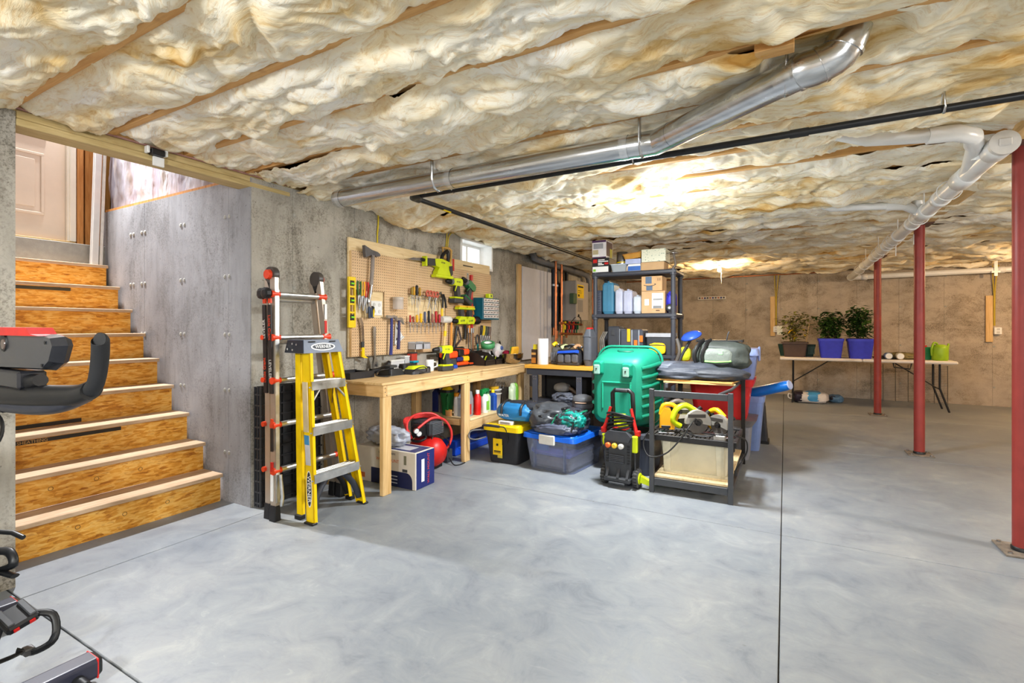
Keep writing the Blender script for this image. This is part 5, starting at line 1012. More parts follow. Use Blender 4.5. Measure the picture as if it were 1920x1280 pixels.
t = thing('wrapped_part', 'part in a crinkled clear plastic bag on the product box', 'bag', (-2.85, 3.0, .29)); wpart('bag', lumpy((-2.86, 3.03, .36), (.20, .09, .075), .2, 2.4, 3, 2.4, zmin=h+.004, ridge=.85), m_clear('crinkled_plastic', (206, 212, 226), .1, .72, .9), t); wpart('contents', lumpy((-2.86, 3.03, .345), (.15, .06, .045), .15, 2, 8, zmin=h+.006), plain((90, 104, 150), .4), t)
# air compressor
t = thing('air_compressor', 'black and red air compressor with coiled red hose under the bench', 'compressor', (-2.9, 3.45, 0))
wpart('tank', MB().lathe([(.02, -.17), (.09, -.15), (.125, -.10), (.13, 0), (.125, .10), (.09, .15), (.02, .17)], (-2.80, 3.47, .145), 24, 'x'), M_RED, t)
wpart('motor_shroud', MB().bx(-2.97, -2.72, 3.42, 3.60, .285, .42, .02), plain((62, 66, 72), .5), t)
for k in range(8): wpart('vent_slat', MB().bx(-2.719, -2.712, 3.43, 3.59, .30+k*.014, .306+k*.014), plain((92, 96, 102), .5), t)
for k in range(6): wpart('vent_slat', MB().bx(-2.90+k*.03, -2.885+k*.03, 3.412, 3.419, .30, .40), M_DKGREY, t)
wpart('control_head', MB().bx(-2.86, -2.76, 3.31, 3.41, .29, .40, .015), M_BLACK, t)
for y, z in ((3.25, .375), (3.285, .345)): g_ = wpart('gauge', MB(rotM((-2.75, y, z), 0, .2, -.5)).lathe([(.02, 0), (.024, .004), (.024, .02)], n=18, axis='x'), M_CHROME, t); wpart('gauge_dial', MB(rotM((-2.7315, y-.01, z-.004), 0, .2, -.5)).lathe([(.02, 0), (.019, .001)], n=16, axis='x'), M_WHITE, g_)
wpart('handle_ring', MB().tube([(-2.80+.07*math.cos(a), 3.35+.05*math.sin(a), .285+.02*math.sin(a)) for a in np.linspace(0, 2*PI, 14)[:-1]], .011, 8, closed=True), M_BLACK, t)
wpart('foot', MB().bx(-2.9, -2.87, 3.38, 3.56, .0005, .05, .006), M_BLACK, t); wpart('foot', MB().bx(-2.73, -2.70, 3.38, 3.56, .0005, .05, .006), M_BLACK, t)
wpart('decal', MB(rotM((-2.668, 3.45, .17), 0, 0, 0)).bx(0, .002, -.03, .03, -.03, .03), M_WHITE, t)
t = thing('air_hose', 'coiled red rubber air hose draped over the compressor', 'hose', (-2.9, 3.45, .4))
for k in range(4):
    o = .012*k
    P = [(-2.80+o*.5, 3.20+o, .34-o), (-2.86-o, 3.27, .43+o*.4), (-2.89, 3.42, .47-o*.7), (-2.83-o, 3.56, .465-o), (-2.77, 3.62+o, .42-o*2)]
    wpart('loop', MB().tube(P, .0115, 8, sub=6), plain((214, 58, 56), .4), t)
wpart('loop', MB().tube([(-2.77, 3.30, .38), (-2.74, 3.45, .445), (-2.71, 3.58, .42), (-2.69, 3.66, .33), (-2.69, 3.68, .24), (-2.71, 3.66, .16), (-2.75, 3.64, .12)], .0115, 8, sub=6), plain((214, 58, 56), .4), t)
t = thing('power_brick', 'small dark box with cord beside the middle bench leg', 'adapter', (-2.76, 3.7, 0)); wpart('case', MB().bx(-2.80, -2.72, 3.66, 3.74, .0005, .12, .006), plain((56, 60, 70), .4), t); wpart('face', MB().bx(-2.72, -2.718, 3.67, 3.73, .01, .11), M_DKGREY, t); wpart('cord', MB().tube([(-2.72, 3.68, .10), (-2.69, 3.63, .22), (-2.73, 3.5, .30), (-2.72, 3.42, .25)], .005, 6, sub=5), M_BLACK, t); wpart('cord', MB().tube([(-2.70, 3.66, .05), (-2.62, 3.62, .01), (-2.58, 3.66, .007), (-2.58, 3.74, .007)], .005, 6, sub=5), M_BLACK, t)
t = thing('tool_case', 'long bright blue tool case on the floor under the shelf', 'case', (-2.8, 4.25, 0)); wpart('case', MB().bx(-2.95, -2.78, 3.88, 4.72, .0005, .155, .012), plain((24, 76, 206), .35), t); wpart('rib', MB().bx(-2.78, -2.772, 3.92, 4.68, .07, .085, .003), plain((34, 92, 226), .35), t); wpart('latch', MB().bx(-2.78, -2.768, 4.2, 4.28, .09, .12, .003), M_NAVY, t)
# ------------------------------------------------------------------ multi-position ladder
t = thing('folding_ladder', 'tall aluminium folding ladder with orange rung locks against the wall', 'ladder', (-2.92, 2.2, 0))
M_RAIL = plain((186, 172, 156), .35, metal=.55, var=.06); M_OR2 = plain((226, 66, 30), .4)
def rail(x, ya, yb, lean=-.05, w=.05, d=.028, z0=.09, z1=1.58):
    return MB().loft([[(x-w/2, ya-d/2, z0), (x+w/2, ya-d/2, z0), (x+w/2, ya+d/2, z0), (x-w/2, ya+d/2, z0)], [(x-w/2+lean, yb-d/2, z1), (x+w/2+lean, yb-d/2, z1), (x+w/2+lean, yb+d/2, z1), (x-w/2+lean, yb+d/2, z1)]])
xl = (-2.962, -2.889); M_LBL = plain((36, 30, 30), .5)
for i, x in enumerate(xl):
    wpart('rail', rail(x, 2.0-.012*i, 2.03-.012*i), M_RAIL, t); wpart('rail', rail(x, 2.52, 2.375), M_RAIL, t)
    wpart('foot', MB().taper(.0005, .10, (.062, .05), (.056, .04), (x, 2.0-.012*i), bev=.008), M_BLACK, t); wpart('foot', MB().taper(.0005, .10, (.062, .05), (.056, .04), (x, 2.52), bev=.008), M_BLACK, t)
    s_ = MB().loft([[(x-.017-.029, 2.003-.012*i, .80), (x+.017-.029, 2.003-.012*i, .80), (x+.017-.029, 2.0015-.012*i, .80), (x-.017-.029, 2.0015-.012*i, .80)], [(x-.017-.045, 2.0125-.012*i, 1.40), (x+.017-.045, 2.0125-.012*i, 1.40), (x+.017-.045, 2.011-.012*i, 1.40), (x-.017-.045, 2.011-.012*i, 1.40)]])
    s_ = MB().prism([(x-.016-.027, .82), (x+.016-.027, .82), (x+.016-.045, 1.40), (x-.016-.045, 1.40)], 1.988-.012*i, 1.9995-.012*i, 'xz'); wpart('decal', s_, M_LBL, t)
    up = (-.03, 0, 1) if i == 0 else (.03, 0, -1)
    r_ = Vector(up); u_ = Vector((-1, 0, -.03)) if i == 0 else Vector((1, 0, .03))
    text('Little Giant', .036, M_OR2, t, face_m(Vector((x-.032 if i == 0 else x-.040, 1.9868-.012*i, .97 if i == 0 else 1.25))-t.location, r_, u_), depth=.0004)
    text('LEVELER', .034, plain((214, 208, 200), .5), t, face_m(Vector((x-.040 if i == 0 else x-.032, 1.9868-.012*i, 1.24 if i == 0 else .98))-t.location, r_, u_), depth=.0004)
    wpart('logo', MB().prism([(x-.014-.0445, 1.41), (x+.014-.0445, 1.41), (x+.014-.045, 1.44), (x-.014-.045, 1.44)], 1.99-.012*i, 2.0-.012*i, 'xz'), M_OR2, t)
    wpart('knob', MB().lathe([(.02, -.05), (.036, -.045), (.038, -.02), (.025, 0)], (x-.05, 2.01-.02*i, 1.475), 10, 'y', smooth=False), M_BLACK, t)
wpart('front_face', MB().loft([[(-2.863, 2.003, .12), (-2.860, 2.003, .12), (-2.860, 1.976, .12), (-2.863, 1.976, .12)], [(-2.912, 2.032, 1.50), (-2.909, 2.032, 1.50), (-2.909, 2.004, 1.50), (-2.912, 2.004, 1.50)]]), M_ALU, t)
for y, sgn in ((2.025, -1), (2.38, 1)):
    h_ = wpart('hinge', MB().lathe([(.052, -.02), (.055, 0), (.052, .02)], (-2.972, y, 1.60), 22, 'y'), plain((70, 64, 60), .4), t); wpart('hinge_button', MB().lathe([(.034, 0), (.03, .022)] if sgn > 0 else [(.03, -.022), (.034, 0)], (-2.972, y+sgn*.02, 1.60), 16, 'y'), M_OR2, h_)
    wpart('hinge_leg', MB().prism([(-3.022, 1.60), (-2.972, 1.50), (-2.922, 1.60)], y-.018, y+.018, 'xz'), M_BLACK, t)
for z in (1.47, 1.185, .905, .615, .32):
    f = (z-.09)/1.49; ya = 1.99+.02*f; yb = 2.52-.145*f; xo = -.05*f
    for i, x in enumerate(xl):
        if i == 1 or z > 1.1: wpart('rung', MB().cyl((x+xo+.01*i, ya, z-.03*(1-i)), (x+xo+.01*i, yb, z-.03*(1-i)), .0185, n=12), M_ALU, t)
    wpart('rung_lock', MB().cyl((-2.879+xo, ya-.026, z), (-2.879+xo, ya+.035, z), .024, .020, n=12), M_OR2, t); wpart('rung_lock', MB().cyl((-2.879+xo, yb-.035, z), (-2.879+xo, yb+.03, z), .019, .024, n=12), M_OR2, t)
    if z < 1.3: wpart('rung_lock', MB().cyl((-2.985+xo, ya-.02, z), (-2.985+xo, ya+.01, z), .017, .017, n=12), M_OR2, t)
for z0, z1, c in ((.13, .30, M_WHITE), (.32, .38, M_RED), (.45, .60, M_LBL), (.62, .66, M_OR2)): wpart('decal', MB().bx(-2.905, -2.883, 1.966, 1.9735, z0, z1), c, t)
for z0, z1, c in ((1.08, 1.2, M_WHITE), (1.21, 1.30, M_RED), (1.31, 1.42, M_WHITE)): wpart('decal', MB().bx(-2.9015, -2.899, 2.39, 2.41, z0, z1), c, t)
wpart('brace', MB().tube([(-2.85, 2.0, .30), (-2.83, 2.0, .16), (-2.84, 2.0, .10)], .012, 6), M_ALU, t)
t.location.y += .04
# ------------------------------------------------------------------ yellow stepladder
t = thing('step_ladder', 'yellow fibreglass stepladder with grey top cap in front of the aluminium ladder', 'stepladder', (-2.7, 2.3, 0)); M_FG = plain((246, 206, 0), .4, var=.05)
def bar4(a, b, dx, dy, bev=0):
    a = Vector(a); b = Vector(b); return MB().loft([[(p.x-dx/2, p.y-dy/2, p.z), (p.x+dx/2, p.y-dy/2, p.z), (p.x+dx/2, p.y+dy/2, p.z), (p.x-dx/2, p.y+dy/2, p.z)] for p in (a, b)])
def rp(side, z, rear=False):     # rail centre at height z
    f = z/1.12
    if not rear: return Vector((-2.635-.085*f, (2.10+.03*f) if side < 0 else (2.535-.16*f), z))
    return Vector((-2.772-.045*f, (2.125+.02*f) if side < 0 else (2.55-.185*f), z))
for sd in (-1, 1):
    c = MB(); a, b_ = rp(sd, .012), rp(sd, 1.10); 
    c = bar4(a, b_, .075, .006); o_ = .012*sd
    for dx in (-.0345, .0345): c2 = bar4(a+Vector((dx, -.01*sd, 0)), b_+Vector((dx, -.01*sd, 0)), .006, .026); c.add(c2.v, c2.f)
    wpart('front_rail', c, M_FG, t)
    a, b_ = rp(sd, .03, True), rp(sd, 1.10, True); c = bar4(a, b_, .05, .006)
    for dx in (-.022, .022): c2 = bar4(a+Vector((dx, -.01*sd, 0)), b_+Vector((dx, -.01*sd, 0)), .006, .024); c.add(c2.v, c2.f)
    wpart('rear_rail', c, M_FG, t)
    p = rp(sd, 0); wpart('foot', MB().bx(p.x-.043, p.x+.043, p.y-.02, p.y+.018, .0005, .014, .003), M_BLACK, t); p = rp(sd, 0, True); wpart('foot', MB().bx(p.x-.03, p.x+.03, p.y-.02, p.y+.02, .0005, .03, .003), M_BLACK, t)
    # arched lower gusset
    g = [rp(sd, .05)+Vector((0, -.018*sd, 0)), rp(sd, .16)+Vector((0, -.05*sd, 0)), rp(sd, .25)+Vector((0, -.12*sd, 0)), rp(sd, .285)+Vector((0, -.17*sd, 0))]; wpart('gusset', MB().tube(g, .022, 8, sub=4, flat=.55), plain((52, 56, 66), .45), t)
    g = [rp(sd, .05, True)+Vector((0, -.018*sd, 0)), rp(sd, .16, True)+Vector((0, -.05*sd, 0)), rp(sd, .26, True)+Vector((0, -.12*sd, 0))]; wpart('gusset', MB().tube(g, .018, 8, sub=4, flat=.55), M_BLACK, t)
    wpart('spreader', MB().tube([rp(sd, .86)+Vector((0, -.02*sd, 0)), (rp(sd, .86)+rp(sd, .84, True))/2+Vector((0, -.03*sd, .03)), rp(sd, .72, True)+Vector((0, -.02*sd, 0))], .007, 6, flat=.5), plain((150, 120, 70), .4, metal=.6), t)
for z in (.895, .605, .305):
    a, b_ = rp(-1, z), rp(1, z)
    s_ = wpart('step', MB().loft([[(p.x-.045, p.y+o, z-.008), (p.x+.045, p.y+o, z-.008), (p.x+.045, p.y+o, z+.006), (p.x-.045, p.y+o, z+.006)] for p, o in ((a, .004), (b_, -.004))]), M_ALU, t)
    wpart('step_front', MB().loft([[(p.x+.04, p.y+o, z-.05), (p.x+.046, p.y+o, z-.05), (p.x+.046, p.y+o, z-.008), (p.x+.04, p.y+o, z-.008)] for p, o in ((a, .004), (b_, -.004))]), M_ALU, t)
    for q in (-.025, 0, .025): wpart('tread_rib', MB().cyl(a+Vector((q, .01, .007)), b_+Vector((q, -.01, .007)), .004, n=6), M_ALU, s_)
    for p in (a, b_): wpart('rivet', MB().lathe([(.007, 0), (.005, .004)], (p.x+.0378, p.y-.008 if p is a else p.y+.008, z-.03), 8, 'x'), M_ALU, t)
    a, b_ = rp(-1, z-.05, True), rp(1, z-.05, True); wpart('rear_bar', MB().cyl(a, b_, .012, n=10), M_ALU, t)
    if z > .8:
        for sd in (-1, 1): wpart('knee_brace', MB().tube([rp(sd, z-.13)+Vector((.03, -.01*sd, 0)), rp(sd, z-.03)+Vector((.03, -.09*sd, 0))], .007, 6, flat=.5), M_ALU, t)
wpart('warning_label', MB().prism([(rp(-1, .60).x-.025, .58), (rp(-1, .60).x+.02, .58), (rp(-1, .78).x+.02, .9), (rp(-1, .78).x-.025, .9)], 2.101, 2.1075, 'xz'), plain((206, 190, 150), .5), t)
cap = wpart('top_cap', MB().loft([[(-2.872, 2.09, 1.085), (-2.675, 2.08, 1.085), (-2.675, 2.40, 1.085), (-2.872, 2.385, 1.085)], [(-2.862, 2.105, 1.17), (-2.70, 2.098, 1.17), (-2.70, 2.377, 1.17), (-2.862, 2.37, 1.17)]]), plain((98, 108, 126), .45), t)
M_CAPF = plain((40, 44, 52), .5); 
wpart('cap_side', MB().loft([[(-2.874, 2.086, 1.087), (-2.68, 2.0765, 1.087), (-2.68, 2.082, 1.087), (-2.874, 2.091, 1.087)], [(-2.864, 2.101, 1.168), (-2.705, 2.0945, 1.168), (-2.705, 2.10, 1.168), (-2.864, 2.106, 1.168)]]), M_CAPF, t)
n_ = Vector((.085, 0, .025)).normalized(); up = Vector((-.025, 0, .085)).normalized()
E_ = [(math.cos(a), math.sin(a)) for a in np.linspace(0, 2*PI, 25)[:-1]]
cc = Vector((-2.687, 2.238, 1.123))
for r1, r2, o, m in ((.098, .026, .002, M_WHITE), (.085, .019, .003, M_CAPF)):
    wpart('emblem', MB().loft([[tuple(cc + n_*(o+q) + Vector((0, 1, 0))*r1*a + up*r2*b2) for a, b2 in E_] for q in (0, .001)]), m, cap)
text('WERNER', .032, M_WHITE, cap, face_m(cc+n_*.0042-t.location, (0, 1, 0), up))
for y in (2.155, 2.32): wpart('slot', MB().box(Vector((-2.694, y, 1.157))+n_*.002, (.003, .05, .008), 0), M_BLACK, cap)
for x, z in ((-2.84, 1.11), (-2.80, 1.145), (-2.76, 1.14), (-2.79, 1.105)): wpart('rivet', MB().lathe([(.007, -.006), (.006, 0)], (x, 2.0845+.16*(z-1.087), z), 8, 'y'), M_ALU, cap)
rc = rp(-1, .22)+Vector((0, -.0035, 0)); ru = (rp(-1, .4)-rp(-1, .05)).normalized()
rr_ = Vector((1, 0, 0)) - ru*ru.x; rr_.normalize(); rn = Vector((0, -1, 0))
for r1, r2, o, m in ((.115, .025, .0, M_WHITE), (.107, .021, .001, M_CAPF)): wpart('rail_emblem', MB().loft([[tuple(rc + rn*(o+q) + ru*r1*a + rr_*r2*b2) for a, b2 in E_] for q in (0, .001)]), m, t)
text('WERNER', .042, M_WHITE, t, face_m(rc+rn*.0022-t.location, -ru, rr_))
wpart('product_label', MB().prism([(rp(-1, .36).x-.022, .37), (rp(-1, .36).x+.022, .37), (rp(-1, .56).x+.022, .56), (rp(-1, .56).x-.022, .56)], 2.102, 2.1065, 'xz'), plain((206, 206, 210), .4), t)
wpart('product_label_top', MB().prism([(rp(-1, .5).x-.022, .50), (rp(-1, .5).x+.022, .50), (rp(-1, .56).x+.022, .56), (rp(-1, .56).x-.022, .56)], 2.100, 2.1025, 'xz'), plain((60, 140, 190), .4), t)
# black grid panel
t = thing('folded_crate', 'folded black plastic grid crate leaning in the wall corner', 'crate', (-3.17, 2.35, 0))
wpart('panel', MB().bx(-3.225, -3.17, 2.115, 2.62, .0005, .84, .006), plain((30, 30, 32), .6), t)
for z in np.arange(.03, .85, .075): wpart('bar', MB().bx(-3.17, -3.155, 2.112, 2.62, z, z+.01), M_BLACK, t); wpart('bar', MB().bx(-3.225, -3.155, 2.104, 2.114, z, z+.01), plain((70, 72, 76), .5), t)
for y in np.arange(2.12, 2.62, .08): wpart('bar', MB().bx(-3.17, -3.158, y, y+.01, .01, .83), M_BLACK, t)
for x in (-3.225, -3.195, -3.165): wpart('bar', MB().bx(x, x+.008, 2.103, 2.114, .01, .84), plain((60, 62, 66), .5), t)
# ------------------------------------------------------------------ bins and totes on the floor
t = thing('tool_bin', 'black tool bin with yellow rim and wire handle', 'bin', (-2.27, 4.03, 0)); cx, cy = -2.27, 4.04
wpart('tub', MB().taper(.0005, .30, (.30, .27), (.37, .33), (cx, cy), bev=.04), plain((40, 40, 44), .5), t)
wpart('rim', MB().taper(.30, .345, (.40, .36), (.40, .36), (cx, cy), bev=.04), M_YEL, t); wpart('lid_inset', MB().taper(.345, .355, (.33, .29), (.32, .28), (cx, cy), bev=.03), plain((226, 190, 10), .5), t)
wpart('handle', MB().tube([(-2.45, 3.86, .30), (-2.55, 3.80, .29), (-2.57, 3.79, .23), (-2.50, 3.80, .215), (-2.42, 3.855, .24)], .007, 8, sub=4), M_GREY, t); wpart('handle_grip', MB().tube([(-2.45, 3.855, .345), (-2.36, 3.84, .35), (-2.27, 3.835, .35)], .012, 8), M_DKGREY, t)
wpart('handle_wire', MB().tube([(-2.46, 3.86, .32), (-2.45, 3.855, .345), (-2.27, 3.84, .35), (-2.22, 3.855, .335), (-2.20, 3.87, .25), (-2.21, 3.868, .2)], .005, 6, sub=4), M_BLACK, t)
tg = wpart('hang_tag', MB().box((-2.31, 3.872, .155), (.095, .004, .15), .001), plain((242, 200, 12), .45), t); wpart('tag_print', MB().bx(-2.345, -2.275, 3.867, 3.8695, .11, .12).bx(-2.345, -2.275, 3.867, 3.8695, .10, .104).bx(-2.32, -2.30, 3.867, 3.8695, .165, .185), M_BLACK, tg); wpart('tag_loop', MB().bx(-2.325, -2.295, 3.868, 3.874, .23, .28), M_BLACK, t)
wpart('tag_back', MB().box((-2.285, 3.8745, .115), (.05, .002, .12), 0), plain((200, 180, 60), .5), t)
t = thing('card_pack', 'small white carton on the yellow bin rim', 'box', (-2.24, 3.90, .36)); wpart('carton', MB().box((-2.25, 3.93, .372), (.14, .05, .03), .002), M_WHITE, t); wpart('print', MB().box((-2.25, 3.9045, .372), (.10, .001, .02)), plain((150, 146, 160), .5), t)
t = thing('duffel_bag', 'blue and black waterproof duffel lying on the tool bin', 'bag', (-2.2, 4.06, .37)); M_DUF = plain((36, 118, 176), .4, var=.12, bump=.6, scale=6)
wpart('body', lumpy((-2.20, 4.06, .46), (.20, .13, .095), .07, 2.4, 12, 2.6, zmin=.39), M_DUF, t); wpart('top_panel', lumpy((-2.16, 4.07, .515), (.18, .09, .05), .12, 3, 13, 2.4), plain((34, 38, 48), .6, bump=.5), t)
for x in (-2.3, -2.1): wpart('strap', MB().tube([(x, 3.925, .45), (x, 3.95, .53), (x, 4.06, .565), (x, 4.17, .53)], .012, 6, sub=3, flat=.25), M_BLACK, t)
text('WATER', .034, M_WHITE, t, face_m(Vector((-2.27, 3.914, .44))-t.location, (1, -.06, 0), (0, -.25, 1)))
# blue lidded clear tote
RZ = -.11; t = thing('storage_tote', 'clear storage tote with a blue lid full of gear', 'tote', (-1.76, 4.16, 0), RZ)
M_TOTE = m_clear('clear_tote_plastic', (200, 208, 228), .12, .24)
MB().taper(.0006, .275, (.44, .52), (.50, .59), (0, 0), bev=.04, caps=False).build('tub', M_TOTE, t); MB().taper(.0004, .004, (.43, .51), (.43, .51), bev=.04).build('tub_base', M_TOTE, t)
MB().taper(.277, .315, (.54, .64), (.53, .63), bev=.045).build('lid', plain((24, 98, 214), .35), t); MB().taper(.315, .322, (.46, .56), (.45, .55), bev=.04).build('lid_panel', plain((28, 104, 220), .35), t)
MB().bx(-.08, .08, -.335, -.315, .24, .325, .008).build('latch', plain((214, 212, 204), .4), t)
for x in (-.15, .15): MB().bx(x-.006, x+.006, -.292, -.262, .02, .27).build('rib', M_TOTE, t)
# things seen through its sides
C_ = [((.0, -.02, .06), (.40, .46, .10), (150, 138, 132)), ((-.02, .0, .15), (.42, .48, .07), (122, 130, 214)), ((.05, .05, .225), (.38, .44, .07), (92, 96, 108))]
for c, d, k in C_: MB().box(c, d, .03).build('stored_cloth', m_fabric(k), t)
MB().box((-.12, -.225, .20), (.16, .02, .09), .008).build('stored_blue_bag', plain((40, 120, 190), .4), t); MB().box((-.08, -.235, .25), (.14, .015, .03), .006).build('stored_red_case', M_RED, t)
t = thing('life_vest', 'grey and teal life vests heaped on the blue tote lid', 'vests', (-1.76, 4.15, .323)); M_VB = plain((66, 70, 76), .35, var=.25, bump=.8, scale=5, spec=.6)
wpart('shell', lumpy((-1.86, 4.08, .43), (.19, .20, .13), .16, 2.6, 21, 2.5, zmin=.33, ridge=.8), M_VB, t); wpart('shell', lumpy((-1.66, 4.07, .41), (.14, .19, .11), .18, 2.8, 22, 2.5, zmin=.33, ridge=.8), plain((52, 56, 66), .35, var=.2, bump=.8, scale=5, spec=.6), t)
wpart('trim', lumpy((-1.63, 3.99, .44), (.12, .11, .075), .2, 3, 23, 2.3, ridge=.8), plain((24, 140, 130), .4), t); wpart('lining', lumpy((-1.75, 3.92, .37), (.19, .09, .05), .2, 3, 24, 2.4, zmin=.33, ridge=.8), plain((84, 90, 108), .4), t)
for k in range(5): wpart('strap', MB().tube([(-1.86+.07*k, 3.86+.02*(k % 2), .36), (-1.80+.06*k, 3.92, .46+.02*(k % 3)), (-1.72+.05*k, 4.06, .53-.01*k), (-1.68+.04*k, 4.2, .50)], .009, 6, sub=5, flat=.3), [M_BLACK, plain((24, 120, 90), .5)][k % 2], t)
for x, y, z in ((-1.88, 3.90, .46), (-1.70, 3.99, .525)): wpart('buckle', MB().bx(x-.02, x+.02, y-.02, y+.02, z, z+.02, .006), M_BLACK, t)
t = thing('shop_vacuum', 'dark grey canister vacuum behind the heaped vests', 'vacuum', (-1.74, 4.58, 0)); vx, vy = -1.76, 4.60
wpart('canister', MB().lathe([(.08, .0006), (.095, .02), (.10, .44), (.098, .46)], (vx, vy, 0), 24), plain((60, 60, 64), .5), t); wpart('head', MB().lathe([(.10, .46), (.103, .48), (.10, .545), (.085, .57), (.04, .585)], (vx, vy, 0), 24), plain((96, 98, 104), .45), t); wpart('band', MB().lathe([(.1022, .50), (.1022, .53)], (vx, vy, 0), 24, caps=False), plain((72, 66, 64), .5), t)
wpart('print_band', MB().tube([(vx+.1035*math.cos(a), vy+.1035*math.sin(a), .515) for a in np.linspace(-1.95, -.85, 8)], .006, 6, flat=.3), plain((236, 190, 160), .5), t); wpart('switch', MB().bx(vx-.09, vx-.06, vy-.10, vy-.085, .42, .46, .005), M_ORANGE, t)
# ------------------------------------------------------------------ steel bench with orange wood top
t = thing('steel_workbench', 'black steel workbench with an orange wooden top in the corner', 'workbench', (-2.08, 4.93, 0)); M_BST = plain((52, 54, 62), .45, var=.08)
wpart('bench_top', MB().bx(-2.47, -1.69, 4.71, 5.15, .812, .85, .003), m_wood('orange_top', (214, 150, 44), (236, 178, 70), axis=0, knots=False), t)
wpart('front_rail', MB().bx(-2.45, -1.71, 4.725, 4.745, .745, .811, .002), M_BST, t)
for x in (-2.385, -1.88):
    l_ = wpart('leg', MB().bx(x, x+.06, 4.728, 4.744, .0005, .744, .002).bx(x, x+.012, 4.744, 4.80, .0005, .744), plain((70, 72, 82), .45), t)
    for z in (.70, .725, .46): wpart('bolt', MB().lathe([(.007, -.004), (.006, 0)], (x+.02, 4.728, z), 8, 'y').lathe([(.007, -.004), (.006, 0)], (x+.045, 4.728, z), 8, 'y'), M_STEEL, l_)
for x in (-2.45, -1.74): wpart('rear_leg', MB().bx(x, x+.04, 5.10, 5.14, .0005, .811), M_BST, t)
wpart('shelf', MB().bx(-2.45, -1.71, 4.746, 5.14, .44, .46), M_BST, t); wpart('shelf_lip', MB().bx(-2.45, -1.71, 4.732, 4.7455, .40, .465, .002), plain((62, 64, 72), .45), t)
wpart('side_panel', MB().bx(-1.715, -1.70, 4.745, 5.14, .0005, .811), plain((44, 36, 34), .6), t); wpart('back_panel', MB().bx(-2.45, -1.715, 5.128, 5.14, .461, .744), plain((30, 30, 34), .6), t)
def s2(name, label, cat, x, y, z=.4606): return thing(name, label, cat, (x, y, z))
t = s2('heat_gun', 'grey power tool with hose on the steel bench shelf', 'power tool', -2.1, 4.9); wpart('body', lumpy((-2.12, 4.93, .60), (.09, .07, .05), .1, 2, 31, 2.4), plain((150, 146, 142), .5), t); wpart('grip', MB().tube([(-2.08, 4.92, .60), (-2.0, 4.93, .58), (-1.90, 4.94, .48)], .022, 8, sub=3), plain((110, 92, 76), .5), t)
t = s2('tarp', 'crumpled grey and black tarp on the steel bench shelf', 'tarp', -2.06, 4.84); wpart('cloth', lumpy((-2.05, 4.85, .50), (.14, .09, .055), .22, 3, 32, 2.4, zmin=.4612, ridge=.8), plain((92, 96, 108), .5, var=.3), t); wpart('strap', MB().tube([(-2.15, 4.78, .49), (-2.05, 4.76, .54), (-1.97, 4.78, .50)], .008, 6, sub=4, flat=.4), M_BLACK, t)
for i, (x, h, c) in enumerate(((-2.52, .36, (70, 64, 60)), (-2.52, .22, (120, 104, 88)))):
    pass
t = thing('paint_can', 'pair of stacked cans in the dark gap between the benches', 'can', (-2.53, 4.9, 0)); wpart('can', MB().lathe([(.05, .45), (.052, .455), (.052, .57), (.05, .575)], (-2.525, 5.05, .0), 18), plain((150, 130, 104), .4), t); wpart('can', MB().lathe([(.05, .58), (.052, .585), (.052, .70), (.05, .705)], (-2.525, 5.05, 0), 18), plain((96, 96, 104), .4), t); wpart('stand', MB().lathe([(.05, .0005), (.05, .449)], (-2.525, 5.05, 0), 16), M_DKGREY, t)
# ---- on the steel bench
ZT = .8506
def b2(name, label, cat, x, y, z=ZT): return thing(name, label, cat, (x, y, z))
t = b2('paper_towel_roll', 'standing roll of white paper towels', 'paper towels', -2.31, 4.84); wpart('roll', MB().lathe([(.058, ZT), (.06, ZT+.004), (.06, ZT+.276), (.058, ZT+.28), (.02, ZT+.28)], (-2.31, 4.84, 0), 28), plain((240, 238, 240), .8, var=.02, bump=.3), t); wpart('core', MB().lathe([(.021, ZT+.2802), (.019, ZT+.2805)], (-2.31, 4.84, 0), 16), M_CARD, t)
t = b2('stain_can', 'dark brown tin can with a yellow top beside the paper towels', 'can', -2.42, 4.86); wpart('can', MB().taper(ZT, ZT+.16, (.065, .05), (.065, .05), (-2.42, 4.86), bev=.01), plain((62, 46, 38), .4), t); wpart('label', MB().bx(-2.447, -2.393, 4.8335, 4.835, ZT+.01, ZT+.07), plain((176, 112, 46), .4), t); wpart('label_band', MB().bx(-2.447, -2.393, 4.8335, 4.835, ZT+.10, ZT+.125), plain((200, 150, 80), .4), t); wpart('cap', MB().taper(ZT+.16, ZT+.215, (.05, .045), (.04, .04), (-2.41, 4.86), bev=.01), plain((222, 206, 40), .4), t)
